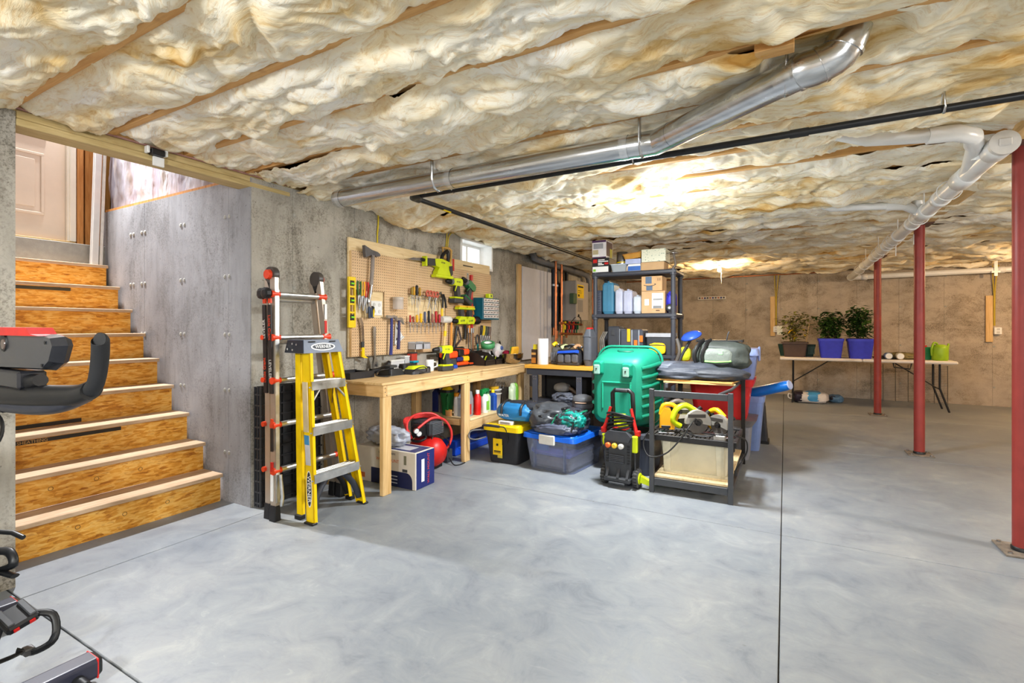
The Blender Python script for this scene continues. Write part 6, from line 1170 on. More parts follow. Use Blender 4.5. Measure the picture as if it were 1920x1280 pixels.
def toolbag(x0, x1, y, h, label, c, accent=None, seed=1):
    t = b2('tool_bag', label, 'tool bag', (x0+x1)/2, y); xc = (x0+x1)/2; w = (x1-x0)/2
    wpart('body', lumpy((xc, y, ZT+h*.42), (w, .10, h*.46), .06, 2.2, seed, 4, zmin=ZT+.002), c, t); wpart('base', MB().bx(xc-w*.92, xc+w*.92, y-.10, y+.09, ZT, ZT+.035, .008), plain((60, 56, 54), .6), t)
    for k in range(3): wpart('pocket', lumpy((xc-w*.6+w*.6*k, y-.095, ZT+h*.38), (w*.27, .02, h*.24), .08, 2, seed+k, 3.5), plain((86, 86, 90), .7, bump=.5), t)
    if accent: wpart('trim', MB().tube([(x0+.02, y-.10, ZT+h*.72), (xc, y-.115, ZT+h*.76), (x1-.02, y-.10, ZT+h*.80)], .018, 8, sub=3, flat=.5), accent, t); wpart('trim', MB().bx(x1-.05, x1-.005, y-.115, y-.10, ZT+h*.70, ZT+h*.86, .004), accent, t)
    wpart('strap', MB().tube([(x0+.02, y, ZT+h*.8), (x0+w*.6, y-.04, ZT+h*1.05), (x1-w*.6, y-.04, ZT+h*1.08), (x1-.02, y, ZT+h*.84)], .010, 6, sub=4), M_BLACK, t); return t
toolbag(-2.24, -2.145, 4.98, .21, 'grey tool bag behind the paper towels', m_fabric((96, 94, 92)), None, 41)
toolbag(-2.135, -1.87, 4.90, .19, 'black tool bag with bright blue trim on the orange bench', m_fabric((50, 50, 54)), plain((30, 84, 210), .5), 44)
for i, (x, y, z, m, L) in enumerate(((-2.2, 4.94, 1.07, M_YEL, .05), (-2.06, 4.88, 1.045, plain((196, 206, 150), .5), .08), (-1.99, 4.9, 1.05, M_GREY, .09), (-1.92, 4.88, 1.05, plain((186, 140, 100), .5), .07))):
    t = b2('hand_tool', ['yellow tool handle poking from the grey tool bag', 'pale green tool handle in the blue trimmed bag', 'grey tool handle in the blue trimmed bag', 'tan tool handle in the blue trimmed bag'][i], 'tool', x, y, z-.03); wpart('handle', MB().tube([(x-L*.5, y-.02, z-.015), (x, y, z+.012), (x+L*.6, y, z-.005)], [.022, .014], 8, sub=3), m, t); wpart('collar', MB().ball((x+L*.6, y, z-.005), .016), M_STEEL, t)
t = b2('drill_case', 'upright grey blow moulded case with a red top', 'case', -1.8, 4.9); wpart('case', MB().taper(ZT, ZT+.06, (.07, .16), (.09, .2), (-1.80, 4.92), bev=.03).taper(ZT+.06, ZT+.30, (.09, .2), (.09, .2), (-1.80, 4.92), bev=.03).taper(ZT+.30, ZT+.385, (.09, .2), (.05, .12), (-1.80, 4.92), bev=.02), plain((84, 88, 96), .5), t); wpart('handle', MB().taper(ZT+.385, ZT+.40, (.06, .1), (.04, .08), (-1.80, 4.92), bev=.015), M_RED, t)
for z in (.06, .30): wpart('seam', MB().bx(-1.846, -1.754, 4.8195, 4.822, ZT+z, ZT+z+.004), M_BLACK, t)
# ---- at the far end of the pine bench
t = thing('mixing_bowl', 'steel mixing bowl with sponge at the far end of the pine bench', 'bowl', (-2.70, 4.86, BZ)); c = (-2.705, 4.865, 0)
wpart('bowl', MB().lathe([(.05, Z0), (.085, Z0+.02), (.118, Z0+.07), (.124, Z0+.115), (.127, Z0+.118), (.121, Z0+.116), (.113, Z0+.07), (.08, Z0+.026), (.01, Z0+.016)], c, 32), m_metal('bowl_steel', (214, 196, 170), .22), t)
t = thing('sponge', 'orange yellow sponge standing in the steel bowl', 'sponge', (-2.70, 4.87, BZ+.06)); wpart('sponge', MB(rotM((-2.675, 4.86, Z0+.135), 0, .2, 0)).bx(-.018, .018, -.075, .075, -.06, .06, .014), plain((244, 178, 38), .8, bump=.8, scale=40), t); wpart('scour_pad', MB(rotM((-2.675, 4.86, Z0+.135), 0, .2, 0)).bx(-.026, -.0182, -.073, .073, -.058, .058, .003), plain((90, 130, 60), .9), t)
t = thing('rag', 'dark red rag in the steel bowl', 'rag', (-2.74, 4.80, BZ+.06)); wpart('rag', lumpy((-2.755, 4.82, Z0+.115), (.045, .05, .035), .2, 3, 51, 2.2), m_fabric((128, 22, 44)), t)
t = thing('pan', 'black handled pan behind the steel bowl', 'pan', (-3.08, 4.92, BZ)); wpart('pan', MB().lathe([(.05, Z0), (.055, Z0+.05), (.052, Z0+.05)], (-3.11, 4.92, 0), 18), M_BLACK, t); wpart('handle', MB().tube([(-3.07, 4.93, Z0+.045), (-3.0, 4.95, Z0+.10), (-2.95, 4.955, Z0+.11)], .01, 8), M_BLACK, t)
# ------------------------------------------------------------------ green cart tub on a dark tote
t = thing('dark_tote', 'dark slate tote standing under the green tub', 'tote', (-1.22, 4.33, 0)); wpart('tub', MB().taper(.0005, .31, (.40, .40), (.46, .44), (-1.19, 4.35), bev=.05), plain((62, 66, 78), .45), t); wpart('lid', MB().taper(.311, .345, (.50, .48), (.49, .47), (-1.19, 4.35), bev=.05), plain((72, 74, 82), .45), t)
for x in (-1.32, -1.08): wpart('rib', MB().bx(x-.02, x+.02, 4.125, 4.15, .03, .30, .008), plain((58, 62, 74), .45), t)
t = thing('wheelbarrow_tub', 'big green plastic cart tub standing on end behind the pressure washer', 'cart tub', (-1.26, 4.35, .346)); M_TUB = plain((16, 128, 102), .5, var=.08)
def rr(x0, x1, z0, z1, y, r, n=6):
    out = []
    for cxx, czz, a0 in ((x1-r, z1-r, 0), (x0+r, z1-r, 90), (x0+r, z0+r, 180), (x1-r, z0+r, 270)):
        for k in range(n+1):
            a = math.radians(a0+90*k/n); out.append((cxx+r*math.cos(a), y, czz+r*math.sin(a)))
    return out
wpart('shell', MB().loft([rr(-1.44, -1.10, .46, .94, 4.13, .05), rr(-1.475, -1.065, .425, .975, 4.145, .07), rr(-1.50, -1.03, .40, 1.01, 4.22, .09), rr(-1.54, -.975, .37, 1.06, 4.48, .12)], smooth=True), M_TUB, t)
wpart('rim', MB().tube([(p[0], p[1], p[2]) for p in rr(-1.555, -.96, .358, 1.075, 4.49, .13)], .012, 8, closed=True), M_TUB, t)
for k in range(6):
    z = .50+k*.082; wpart('rib', MB().tube([(-1.068, 4.16, z-.01), (-1.02, 4.25, z), (-.972, 4.45, z+.02)], .021, 8), plain((13, 118, 92), .5), t)
for k in range(5): z = .5+k*.09; wpart('rib', MB().tube([(-1.482, 4.16, z), (-1.545, 4.45, z+.01)], .018, 8), M_TUB, t)
for x, z in ((-1.43, .90), (-1.175, .885)):
    b_ = MB().taper(0, .05, (.10, .13), (.07, .10), bev=.02).build('mount_boss', M_TUB, t); b_.data.transform(Matrix.Translation(Vector((x, 4.135, z))-t.location) @ Matrix.Rotation(PI/2, 4, 'X'))
    p_ = wpart('mount_plate', MB().bx(x-.028, x+.028, 4.07, 4.086, z-.055, z+.03, .012), plain((128, 164, 150), .5), b_); wpart('bolt', MB().lathe([(.007, -.006), (.006, 0)], (x, 4.07, z-.005), 8, 'y'), M_BLACK, p_)
wpart('recess_frame', MB().bx(-1.40, -1.14, 4.118, 4.13, .77, .785, .004).bx(-1.40, -1.385, 4.118, 4.13, .55, .77, .004).bx(-1.155, -1.14, 4.118, 4.13, .55, .77, .004), plain((24, 156, 122), .4), t)
wpart('hand_slot', MB().tube([(-1.32, 4.36, 1.035), (-1.30, 4.33, 1.03), (-1.21, 4.33, 1.03), (-1.19, 4.36, 1.035)], .014, 8), plain((10, 92, 72), .5), t)
# ------------------------------------------------------------------ pressure washer
t = thing('pressure_washer', 'black and lime pressure washer on wheels in front of the green tub', 'pressure washer', (-1.14, 3.82, 0), -.08); M_PW = plain((52, 54, 58), .5)
MB().prism([(-.10, .08), (.10, .08), (.11, .30), (.115, .40), (.08, .43), (-.09, .43), (-.115, .36), (-.11, .2)], -.06, .14, 'xz').build('body', M_PW, t)
MB().bx(-.075, .055, -.068, -.06, .19, .255, .004).build('front_panel', plain((36, 38, 42), .5), t)
for k in range(5): MB().bx(-.07, .05, -.074, -.068, .195+k*.013, .201+k*.013).build('vent_slat', plain((74, 76, 82), .5), t)
for sx in (-.098, .075):
    for k in range(7): MB().bx(sx, sx+.02, -.066, -.0605, .19+k*.022, .20+k*.022).build('side_vent', M_BLACK, t)
for k, m in enumerate((plain((236, 110, 50), .4), plain((240, 196, 60), .4), plain((214, 212, 206), .4))): MB().lathe([(.012, -.03), (.021, -.026), (.021, 0)], (-.075+k*.053, -.062, .325), 14, 'y').build('nozzle', m, t)
MB().prism([(-.09, .36), (.09, .36), (.11, .40), (.07, .44), (-.07, .44), (-.11, .40)], -.075, -.055, 'xz').build('top_cowl', plain((64, 66, 72), .5), t)
for sx, w in ((-.145, .035), (.115, .04)):
    wl_ = MB().lathe([(.04, 0), (.075, .003), (.077, w*.5), (.075, w-.003), (.04, w)], (sx, .0, .0775), 26, 'x').build('wheel', plain((70, 70, 70), .7), t)
    for k in range(18): 
        a = 2*PI*k/18; MB(Matrix.Translation((sx+w/2, 0, .0775)) @ Matrix.Rotation(a, 4, 'X')).box((0, 0, .076), (w*.9, .012, .005), .001).build('tread_block', M_RUBBER, wl_)
    MB().lathe([(.045, w), (.042, w+.006), (.012, w+.004)] if sx > 0 else [(.012, -.004), (.042, -.006), (.045, 0)], (sx, 0, .0775), 22, 'x').build('hub', M_LIME if sx > 0 else M_DKGREY, wl_)
MB().bx(-.105, .11, -.10, -.02, .045, .085, .01).build('base', M_PW, t); MB().bx(-.06, .07, -.11, -.09, .03, .05, .006).build('kick_plate', M_DKGREY, t)
for x in (-.09, .0, .075): MB().prism([(-.10, .085), (-.06, .085), (-.06, .15)], x, x+.02, 'yz').build('fin', M_PW, t)
MB().tube([(-.085, .08, .40), (-.09, .06, .62), (-.088, .05, .72), (-.07, .05, .745), (.05, .05, .748), (.078, .05, .725), (.08, .06, .62), (.078, .08, .40)], .018, 10).build('handle', M_BLACK, t)
MB().bx(-.062, .045, .03, .05, .735, .762, .008).build('handle_grip', plain((70, 72, 76), .5), t)
MB().prism([(-.055, .56), (.02, .56), (.035, .50), (.03, .475), (-.055, .475)], -.005, .06, 'xz').build('hose_cradle', M_LIME, t); MB().bx(-.03, .06, -.02, .02, .46, .49, .006).build('hose_hook', M_LIME, t)
for k in range(6):
    r1 = .10+.006*(k % 3); MB().tube([(.0+r1*math.cos(a), -.0+.05*math.sin(a), .455+.018*k+.03*math.cos(a+.4*k)) for a in np.linspace(0, 2*PI, 21)[:-1]], .009, 7, closed=True).build('hose_coil', M_BLACK, t)
MB().tube([(-.055, -.03, .46), (.05, -.035, .45), (.08, -.02, .47)], .008, 6).build('red_cord', M_RED, t)
for sx in (-1, 1):
    MB().tube([(sx*.135-.005, -.01, .435), (sx*.12, -.01, .48), (sx*.085, 0, .615)], [.017, .012], 8).build('bracket_arm', M_RED, t); MB().bx(sx*.14-.022, sx*.14+.022, -.02, .01, .405, .45, .006).build('bracket', M_RED, t)
MB().bx(.105, .15, -.05, -.015, .28, .41, .008).build('lance_holder', M_LIME, t); MB().bx(-.15, -.12, -.03, .0, .31, .40, .006).build('gun_holder', M_LIME, t)
MB().tube([(.125, -.03, .40), (.13, -.03, .12)], .007, 8).build('lance', M_DKGREY, t); MB().tube([(-.14, -.02, .40), (-.145, -.04, .34), (-.11, -.06, .27)], .006, 6, sub=4).build('cord', M_BLACK, t)
MB().prism([(.16, .05), (.235, .035), (.23, .075), (.165, .10)], -.01, .03, 'xz').build('foot_pedal', M_LIME, t)
# ------------------------------------------------------------------ open steel frame table with casters
t = thing('frame_table', 'open dark steel frame table loaded with saws and bags', 'table', (-.61, 4.37, 0)); M_FR = plain((66, 68, 72), .45, var=.08)
X0, X1, Y0, Y1 = -.886, -.336, 3.78, 4.965
for x in (X0, X1):
    for y in (Y0, Y1): wpart('leg', MB().bx(x-.017, x+.017, y-.017, y+.017, .0005, .785, .002), M_FR if y == Y0 else M_BLACK, t)
for y in (Y0, Y1): wpart('top_rail', MB().bx(X0+.0175, X1-.0175, y-.012, y+.012, .728, .775, .002), M_FR, t); wpart('bottom_rail', MB().bx(X0+.0175, X1-.0175, y-.012, y+.012, .06, .112, .002), M_FR, t)
for x in (X0, X1): wpart('side_rail', MB().bx(x-.012, x+.012, Y0+.0175, Y1-.0175, .06, .10, .002), M_FR, t)
wpart('side_rail', MB().bx(X0-.012, X0+.012, 4.30, Y1-.0175, .735, .775, .002), M_FR, t)
wpart('lower_board', MB().bx(X0+.013, X1-.013, Y0+.013, Y1-.02, .113, .131, .002), M_PLY, t)
for x, y in ((-.80, 3.98), (-.44, 3.98)):
    c_ = wpart('caster', MB().lathe([(.02, -.012), (.03, -.010), (.03, .010), (.02, .012)], (x, y, .0305), 18, 'x'), M_RUBBER, t); wpart('caster_fork', MB().bx(x-.016, x-.0125, y-.01, y+.014, .03, .062).bx(x+.0125, x+.016, y-.01, y+.014, .03, .062).bx(x-.016, x+.016, y-.015, y+.02, .056, .0595), M_BLACK, c_)
for y in (4.36, 4.9): wpart('bearer', MB().bx(-.92, -.35, y-.015, y+.015, .776, .789), M_PINEX, t)
wpart('top_board', MB(rotM((-.70, 4.66, .797), 0, 0, -.10)).bx(-.37, .36, -.30, .29, -.007, .007, .002), m_wood('cart_top', (196, 142, 74), (220, 172, 100), axis=0), t)
wpart('diagonal_brace', MB().tube([(-.44, 4.0, .74), (-.36, 4.14, .77), (-.345, 4.5, .775)], .012, 6), M_FR, t)
# beige chest, black slatted tray
t = thing('storage_chest', 'dirty beige plastic chest on the lower board of the steel frame', 'chest', (-.6, 4.12, .1315)); M_BEI = plain((206, 198, 172), .55, var=.10, scale=5)
wpart('chest', MB().taper(.132, .385, (.44, .36), (.50, .42), (-.60, 4.10), bev=.03), M_BEI, t); wpart('base_rim', MB().taper(.1318, .15, (.465, .385), (.465, .385), (-.60, 4.10), bev=.03), M_BEI, t)
for x in (-.80, -.42): wpart('corner_rib', MB().taper(.15, .38, (.05, .012), (.06, .012), (x, 3.915), (x, 3.888), bev=.004), plain((214, 208, 184), .55), t)
wpart('latch', MB().bx(-.362, -.345, 4.0, 4.04, .27, .36, .006), M_BLACK, t); wpart('latch', MB().bx(-.362, -.345, 4.2, 4.24, .27, .36, .006), M_BLACK, t)
t = thing('slatted_tray', 'black slatted tray lying across the beige chest', 'tray', (-.62, 4.1, .386)); M_TRAY = plain((36, 34, 34), .5)
wpart('frame', MB().bx(-.945, -.30, 3.83, 3.85, .387, .43, .003).bx(-.945, -.30, 4.36, 4.38, .387, .43, .003).bx(-.945, -.925, 3.85, 4.36, .387, .43, .003).bx(-.32, -.30, 3.85, 4.36, .387, .43, .003), M_TRAY, t)
for k in range(20): wpart('slat', MB().bx(-.92+k*.0305, -.90+k*.0305, 3.85, 4.36, .405, .415), plain((44, 40, 38), .6), t)
wpart('metal_bracket', MB().bx(-.46, -.38, 3.86, 3.94, .4152, .46, .004), plain((170, 166, 160), .4, metal=.5), t)
# saws on the tray
def saw(x, y, rz, c, label, guard, s=1.0):
    t = thing('circular_saw', label, 'power saw', (x, y, .4155), rz); t.scale = (s, s, s)
    MB().bx(-.11, .11, -.05, .05, 0, .006, .001).build('base_plate', M_STEEL, t)
    hp = [(.088*math.cos(a), .09+.088*math.sin(a)) for a in np.linspace(-.25, PI+.1, 18)] + [(.03*math.cos(a), .09+.03*math.sin(a)) for a in np.linspace(PI+.1, -.25, 8)]
    MB().prism(hp, -.05, -.012, 'xz').build('blade_guard', guard, t)
    MB().lathe([(.074, -.033), (.074, -.0315)], (0, 0, .085), 26, 'y', smooth=False).build('blade', plain((120, 116, 112), .4, metal=.6), t); MB().lathe([(.016, -.058), (.018, -.034)], (0, 0, .085), 12, 'y').build('arbor', M_BLACK, t)
    MB().bx(-.075, .05, -.053, -.05, .125, .15, .003).build('brand_plate', plain((60, 56, 52), .4), t)
    MB().lathe([(.03, -.0), (.045, .01), (.048, .07), (.035, .09)], (0, 0, .09), 18, 'y').build('motor', c, t)
    MB().tube([(.01, .03, .15), (-.06, .03, .20), (-.13, .03, .17), (-.155, .03, .09), (-.10, .03, .05)], .021, 9, sub=3).build('handle', c, t); MB().bx(-.12, -.09, .015, .045, .14, .17, .005).build('trigger', M_BLACK, t)
    MB().cyl((.06, .02, .12), (.10, .02, .16), .016, n=10).build('knob', M_BLACK, t); return t
saw(-.61, 4.06, .5, plain((196, 214, 20), .4), 'lime circular saw in the middle of the slatted tray', plain((168, 164, 156), .4, metal=.3), 1.1)
saw(-.43, 4.08, -.5, plain((240, 180, 20), .4), 'yellow circular saw at the right of the slatted tray', plain((150, 146, 138), .4, metal=.3), .95)
saw(-.70, 4.25, .4, plain((96, 84, 76), .5), 'grey circular saw behind the yellow jigsaw', plain((214, 206, 196), .4), 1.1)
t = thing('jigsaw', 'yellow jigsaw at the left of the slatted tray', 'power saw', (-.83, 4.02, .4155), .3)
MB().bx(-.06, .06, -.04, .04, 0, .005, .001).build('base_plate', M_STEEL, t); MB().prism([(-.05, .03), (.06, .03), (.065, .10), (.03, .19), (-.02, .2), (-.05, .14)], -.035, .035, 'xz').build('body', plain((236, 166, 16), .4), t); MB().tube([(-.04, 0, .14), (-.02, 0, .215), (.05, 0, .22), (.09, 0, .17), (.07, 0, .10)], .018, 8, sub=3).build('handle', plain((236, 166, 16), .4), t); MB().bx(-.04, .03, -.038, -.03, .04, .06, .003).build('vent', M_BLACK, t); MB().bx(-.045, -.038, -.003, .003, -.0, .05).build('blade', M_STEEL, t)
for i, P in enumerate(([(-.80, 4.0, .45), (-.90, 3.84, .46), (-.955, 3.80, .37), (-.90, 3.74, .28), (-.78, 3.75, .31), (-.68, 3.79, .42), (-.62, 3.86, .52), (-.60, 3.98, .55)], [(-.55, 3.95, .45), (-.42, 3.84, .47), (-.31, 3.86, .47), (-.25, 3.98, .42), (-.25, 4.05, .32), (-.29, 4.02, .24), (-.32, 3.98, .19)], [(-.72, 4.05, .47), (-.62, 3.90, .44), (-.50, 3.87, .445), (-.40, 3.90, .47)])):
    t = thing('extension_cable', ['black power cord looping out left of the frame table', 'black power cord looping out right of the frame table', 'black power cord lying across the saws'][i], 'cord', P[0]); wpart('cord', MB().tube(P, .0055, 6, sub=6), M_BLACK, t); wpart('plug', MB().cyl(P[-1], Vector(P[-1])+Vector((0, -.005, -.035)), .011, n=10), M_BLACK, t)
# cloth bag and backpack on top
t = thing('tarp_bag', 'charcoal canvas bag collapsed flat on the frame table top', 'bag', (-.68, 4.6, .805)); M_CAN = plain((62, 66, 76), .55, var=.25, bump=.8, scale=5)
wpart('canvas', lumpy((-.78, 4.58, .86), (.34, .24, .09), .13, 1.5, 61, 2.3, zmin=.806, ridge=.55, n=72, m=44), M_CAN, t); wpart('canvas', lumpy((-.52, 4.5, .855), (.26, .16, .06), .14, 1.7, 62, 2.3, zmin=.806, ridge=.55), plain((52, 55, 62), .55, var=.25, bump=.8, scale=5), t)
wpart('flap', lumpy((-.93, 4.52, .90), (.17, .12, .05), .15, 1.8, 63, 2.1, ridge=.6), plain((84, 90, 102), .5, var=.2, bump=.8, scale=5), t)
t = thing('backpack', 'dark green grey backpack with lime trim atop the canvas bag', 'backpack', (-.5, 4.68, .9)); M_BP = plain((66, 72, 68), .55, var=.2, bump=.6, scale=6)
wpart('body', lumpy((-.49, 4.70, 1.0), (.24, .15, .13), .09, 1.8, 64, 2.8, zmin=.86, ridge=.6), M_BP, t); wpart('panel', lumpy((-.52, 4.565, 1.0), (.13, .03, .07), .08, 2, 65, 3.0), plain((120, 128, 120), .5, bump=.5), t)
wpart('trim', MB().tube([(-.64, 4.545, .96), (-.52, 4.53, .955), (-.40, 4.545, .965)], .012, 6, flat=.4), plain((130, 214, 100), .5), t)
for x in (-.66, -.60): wpart('strap', MB().tube([(x, 4.56, .88), (x-.03, 4.52, 1.0), (x, 4.56, 1.10), (x+.03, 4.68, 1.14)], .02, 6, sub=4, flat=.3), M_BLACK, t)
wpart('logo', MB().bx(-.50, -.465, 4.532, 4.536, 1.02, 1.05), plain((150, 220, 150), .5), t)
t = thing('cooling_rack', 'black slotted grille resting on the backpack', 'grille', (-.5, 4.76, 1.12))
for k in range(9): wpart('slat', MB().bx(-.69, -.33, 4.66+k*.02, 4.672+k*.02, 1.128, 1.14), M_BLACK, t)
wpart('frame', MB().bx(-.70, -.69, 4.65, 4.85, 1.12, 1.145).bx(-.33, -.32, 4.65, 4.85, 1.12, 1.145), M_BLACK, t); wpart('hook', MB().tube([(-.45, 4.70, 1.14), (-.44, 4.69, 1.19), (-.43, 4.70, 1.215)], .006, 6), M_DKGREY, t)
# ------------------------------------------------------------------ stacked bins behind the frame table
t = thing('waste_bin', 'grey tote at the bottom of the stack behind the frame table', 'tote', (-.52, 5.24, 0)); wpart('tub', MB().taper(.0005, .32, (.40, .32), (.44, .38), (-.50, 5.25), bev=.05), plain((128, 130, 140), .45), t); wpart('rim', MB().taper(.321, .385, (.46, .40), (.54, .46), (-.50, 5.25), bev=.05), plain((120, 116, 118), .45), t)
t = thing('red_tote', 'red plastic tote stacked on the grey tote', 'tote', (-.55, 5.24, .386)); wpart('tub', MB().taper(.3865, .70, (.46, .36), (.54, .42), (-.55, 5.24), bev=.05), plain((196, 32, 36), .4), t); wpart('rim', MB().taper(.70, .765, (.58, .46), (.61, .48), (-.55, 5.24), bev=.05), plain((210, 38, 40), .4), t); wpart('label', MB().bx(-.292, -.289, 5.14, 5.17, .60, .68), plain((220, 210, 200), .5), t)
t = thing('blue_grey_tote', 'pale blue tote with latching lid on the red tote', 'tote', (-.42, 5.24, .766)); wpart('tub', MB().taper(.7665, .99, (.40, .34), (.46, .40), (-.46, 5.24), bev=.04), plain((128, 146, 200), .4), t); wpart('lid', MB().taper(.99, 1.05, (.50, .44), (.48, .42), (-.46, 5.24), bev=.04), plain((140, 158, 210), .4), t); wpart('latch', MB().bx(-.225, -.205, 5.19, 5.29, .93, 1.07, .008), plain((150, 166, 216), .4), t)
t = thing('tall_bin', 'pale blue open bin standing behind the grey tote', 'bin', (-.38, 5.7, 0)); wpart('tub', MB().taper(.0005, .50, (.34, .30), (.42, .38), (-.40, 5.68), bev=.05), plain((120, 142, 196), .4), t); wpart('rim', MB().taper(.50, .56, (.44, .40), (.45, .41), (-.40, 5.68), bev=.05), plain((128, 150, 204), .4), t)
t = thing('speaker_box', 'black upright case beside the pale blue bin', 'case', (-.22, 6.0, 0)); wpart('case', MB().taper(.0005, .5, (.20, .20), (.13, .15), (-.26, 6.02), bev=.02), plain((44, 44, 50), .5), t); wpart('base', MB().taper(.0004, .03, (.22, .22), (.22, .22), (-.26, 6.02), bev=.02), M_BLACK, t)
for z in (.18, .42): wpart('chrome_bumper', MB().ball((-.175 - z*.07, 6.0, z), (.02, .03, .05)), M_CHROME, t)
t = thing('snow_scoop', 'bright blue plastic scoop lying over the bins', 'scoop', (-.1, 5.55, .57)); a, b_ = Vector((-.33, 5.55, .575)), Vector((.04, 5.42, .70)); d = (b_-a).normalized(); u = Vector((0, 0, 1)); u = (u-d*u.dot(d)).normalized(); w_ = d.cross(u)
wpart('trough', MB().loft([[tuple(p + r*(math.cos(q)*w_ + math.sin(q)*u*.7)) for q in np.linspace(0, 2*PI, 21)[:-1]] for p, r in ((a, .06), (a.lerp(b_, .15), .075), (a.lerp(b_, .9), .07), (b_, .06))], smooth=True), plain((24, 120, 220), .3), t); wpart('end_cap', MB().loft([[tuple(p + r*(math.cos(q)*w_ + math.sin(q)*u*.7)) for q in np.linspace(0, 2*PI, 21)[:-1]] for p, r in ((b_-d*.002, .066), (b_+d*.006, .055))]), plain((170, 190, 236), .3), t); wpart('collar', MB().bx(-.34, -.28, 5.47, 5.63, .562, .58, .005), plain((20, 70, 150), .4), t)
t = thing('trimmer', 'blue and lime string trimmer leaning behind the canvas bag', 'trimmer', (-.9, 5.0, .8)); 
wpart('guard', MB(rotM((-.80, 5.02, 1.17), .3, -.35, .2)).lathe([(.02, .03), (.07, .025), (.10, 0), (.10, -.012), (.06, .0)], n=20), plain((44, 84, 190), .4), t); wpart('shaft', MB().tube([(-.78, 5.0, 1.17), (-.86, 4.98, 1.02), (-.94, 4.99, .84)], .014, 8), M_DKGREY, t); wpart('motor', lumpy((-.86, 5.03, .99), (.06, .05, .07), .08, 2, 71, 2.6), plain((196, 206, 40), .4), t); wpart('grip', MB().tube([(-.93, 5.0, 1.14), (-.90, 4.98, 1.02), (-.93, 4.98, .92)], .018, 8, sub=3), plain((90, 84, 78), .5), t)
# ------------------------------------------------------------------ plastic shelf rack
RX0, RX1, RY0, RY1 = -1.885, -.975, 5.20, 5.66; M_RK = plain((62, 64, 72), .45, var=.08)
t = thing('shelf_rack', 'tall grey plastic shelving rack loaded with boxes and cases', 'shelving', (-1.43, 5.43, 0)); SZ = (.10, .52, .965, 1.40, 1.856)
for x in (RX0+.035, RX1-.035):
    for y in (RY0+.035, RY1-.035):
        for z0, z1 in zip((0.0005,)+SZ[:-1], (SZ[0]-.06,)+tuple(z-.06 for z in SZ[1:])): wpart('post', MB().cyl((x, y, z0), (x, y, z1), .025, n=16), M_RK, t)
for z in SZ:
    s_ = wpart('shelf', MB().bx(RX0, RX1, RY0, RY1, z-.045, z, .012), M_RK, t)
    for x in (RX0+.035, RX1-.035):
        for y in (RY0+.035, RY1-.035): wpart('socket', MB().cyl((x, y, z-.0595), (x, y, z+.002), .035, n=16), M_RK, s_)
def rk(name, label, cat, x, z, y=5.3): return thing(name, label, cat, (x, y, z+.0005))
def carton(name, label, x0, x1, z0, h, m, y0=5.225, d=.2, cat='box', parts=()):
    t = rk(name, label, cat, (x0+x1)/2, z0, y0+d/2); wpart('carton', MB().bx(x0, x1, y0, y0+d, z0+.0006, z0+h, .003), m, t)
    for q_, (nm, a, b, c, e, mm) in enumerate(parts): wpart(nm, MB().bx(x0+(x1-x0)*a, x0+(x1-x0)*b, y0-.0012-.0007*q_, y0, z0+h*c, z0+h*e), mm, t)
    wpart('tape', MB().bx((x0+x1)/2-.02, (x0+x1)/2+.02, y0+.001, y0+d-.001, z0+h, z0+h+.0008), plain((190, 160, 120), .3), t); return t
zt = 1.8566
t = carton('tool_box_carton', 'black carton with red and green labels on the rack top', -1.885, -1.69, zt, .165, plain((34, 32, 36), .5), 5.225, .26, parts=(('red_label', .06, .3, .68, .92, M_RED), ('white_label', .03, .96, .05, .42, M_WHITE), ('green_label', .06, .22, .10, .26, plain((140, 200, 60), .5)), ('red_tag', .74, .96, .55, .68, M_RED)))
for (a_, b_, z) in ((-1.815, -1.74, .138), (-1.815, -1.70, .120), (-1.815, -1.77, .100), (-1.815, -1.75, .085)): wpart('print_line', MB().bx(a_, b_, 5.2215, 5.2245, zt+z, zt+z+.010), M_WHITE, t)
t = carton('purple_carton', 'white and purple product carton stacked on the black one', -1.885, -1.725, zt+.1665, .195, plain((226, 222, 224), .5), 5.225, .24, parts=(('purple_top', 0, 1, .88, 1.0, plain((70, 40, 80), .5)), ('purple_base', 0, 1, 0, .06, plain((70, 40, 80), .5)), ('picture', .1, .8, .52, .82, plain((150, 150, 156), .5)), ('picture', .05, .45, .18, .46, plain((190, 178, 140), .5)), ('barcode', .06, .5, .08, .2, M_WHITE)))
wpart('side_print', MB().bx(-1.725, -1.7235, 5.24, 5.45, zt+.19, zt+.35), plain((84, 56, 60), .5), t); wpart('side_stripe', MB().bx(-1.7235, -1.722, 5.36, 5.44, zt+.18, zt+.28), plain((200, 190, 50), .5), t)
t = rk('clear_bin', 'small clear plastic bin of hardware on the rack top', 'bin', -1.59, zt); wpart('bin', MB().taper(zt, zt+.08, (.15, .16), (.18, .19), (-1.59, 5.33), bev=.02), m_clear('frosted_plastic', (206, 214, 222), .2, .6), t); wpart('contents', MB().taper(zt+.003, zt+.05, (.14, .15), (.15, .16), (-1.59, 5.33), bev=.02), plain((140, 156, 150), .5, var=.5, scale=60), t); wpart('rim', MB().taper(zt+.08, zt+.088, (.19, .2), (.19, .2), (-1.59, 5.33), bev=.02), plain((196, 204, 214), .3), t)
t = rk('wire_spool', 'shiny grey cylinder with a yellow stripe on the clear bin', 'spool', -1.575, zt+.089); wpart('cylinder', MB().lathe([(.06, zt+.0895), (.06, zt+.225), (.05, zt+.228)], (-1.575, 5.33, 0), 24), m_metal('spool_metal', (170, 170, 172), .3), t); wpart('stripe', MB().lathe([(.0608, zt+.105), (.0608, zt+.115)], (-1.575, 5.33, 0), 24, caps=False), M_YEL, t)
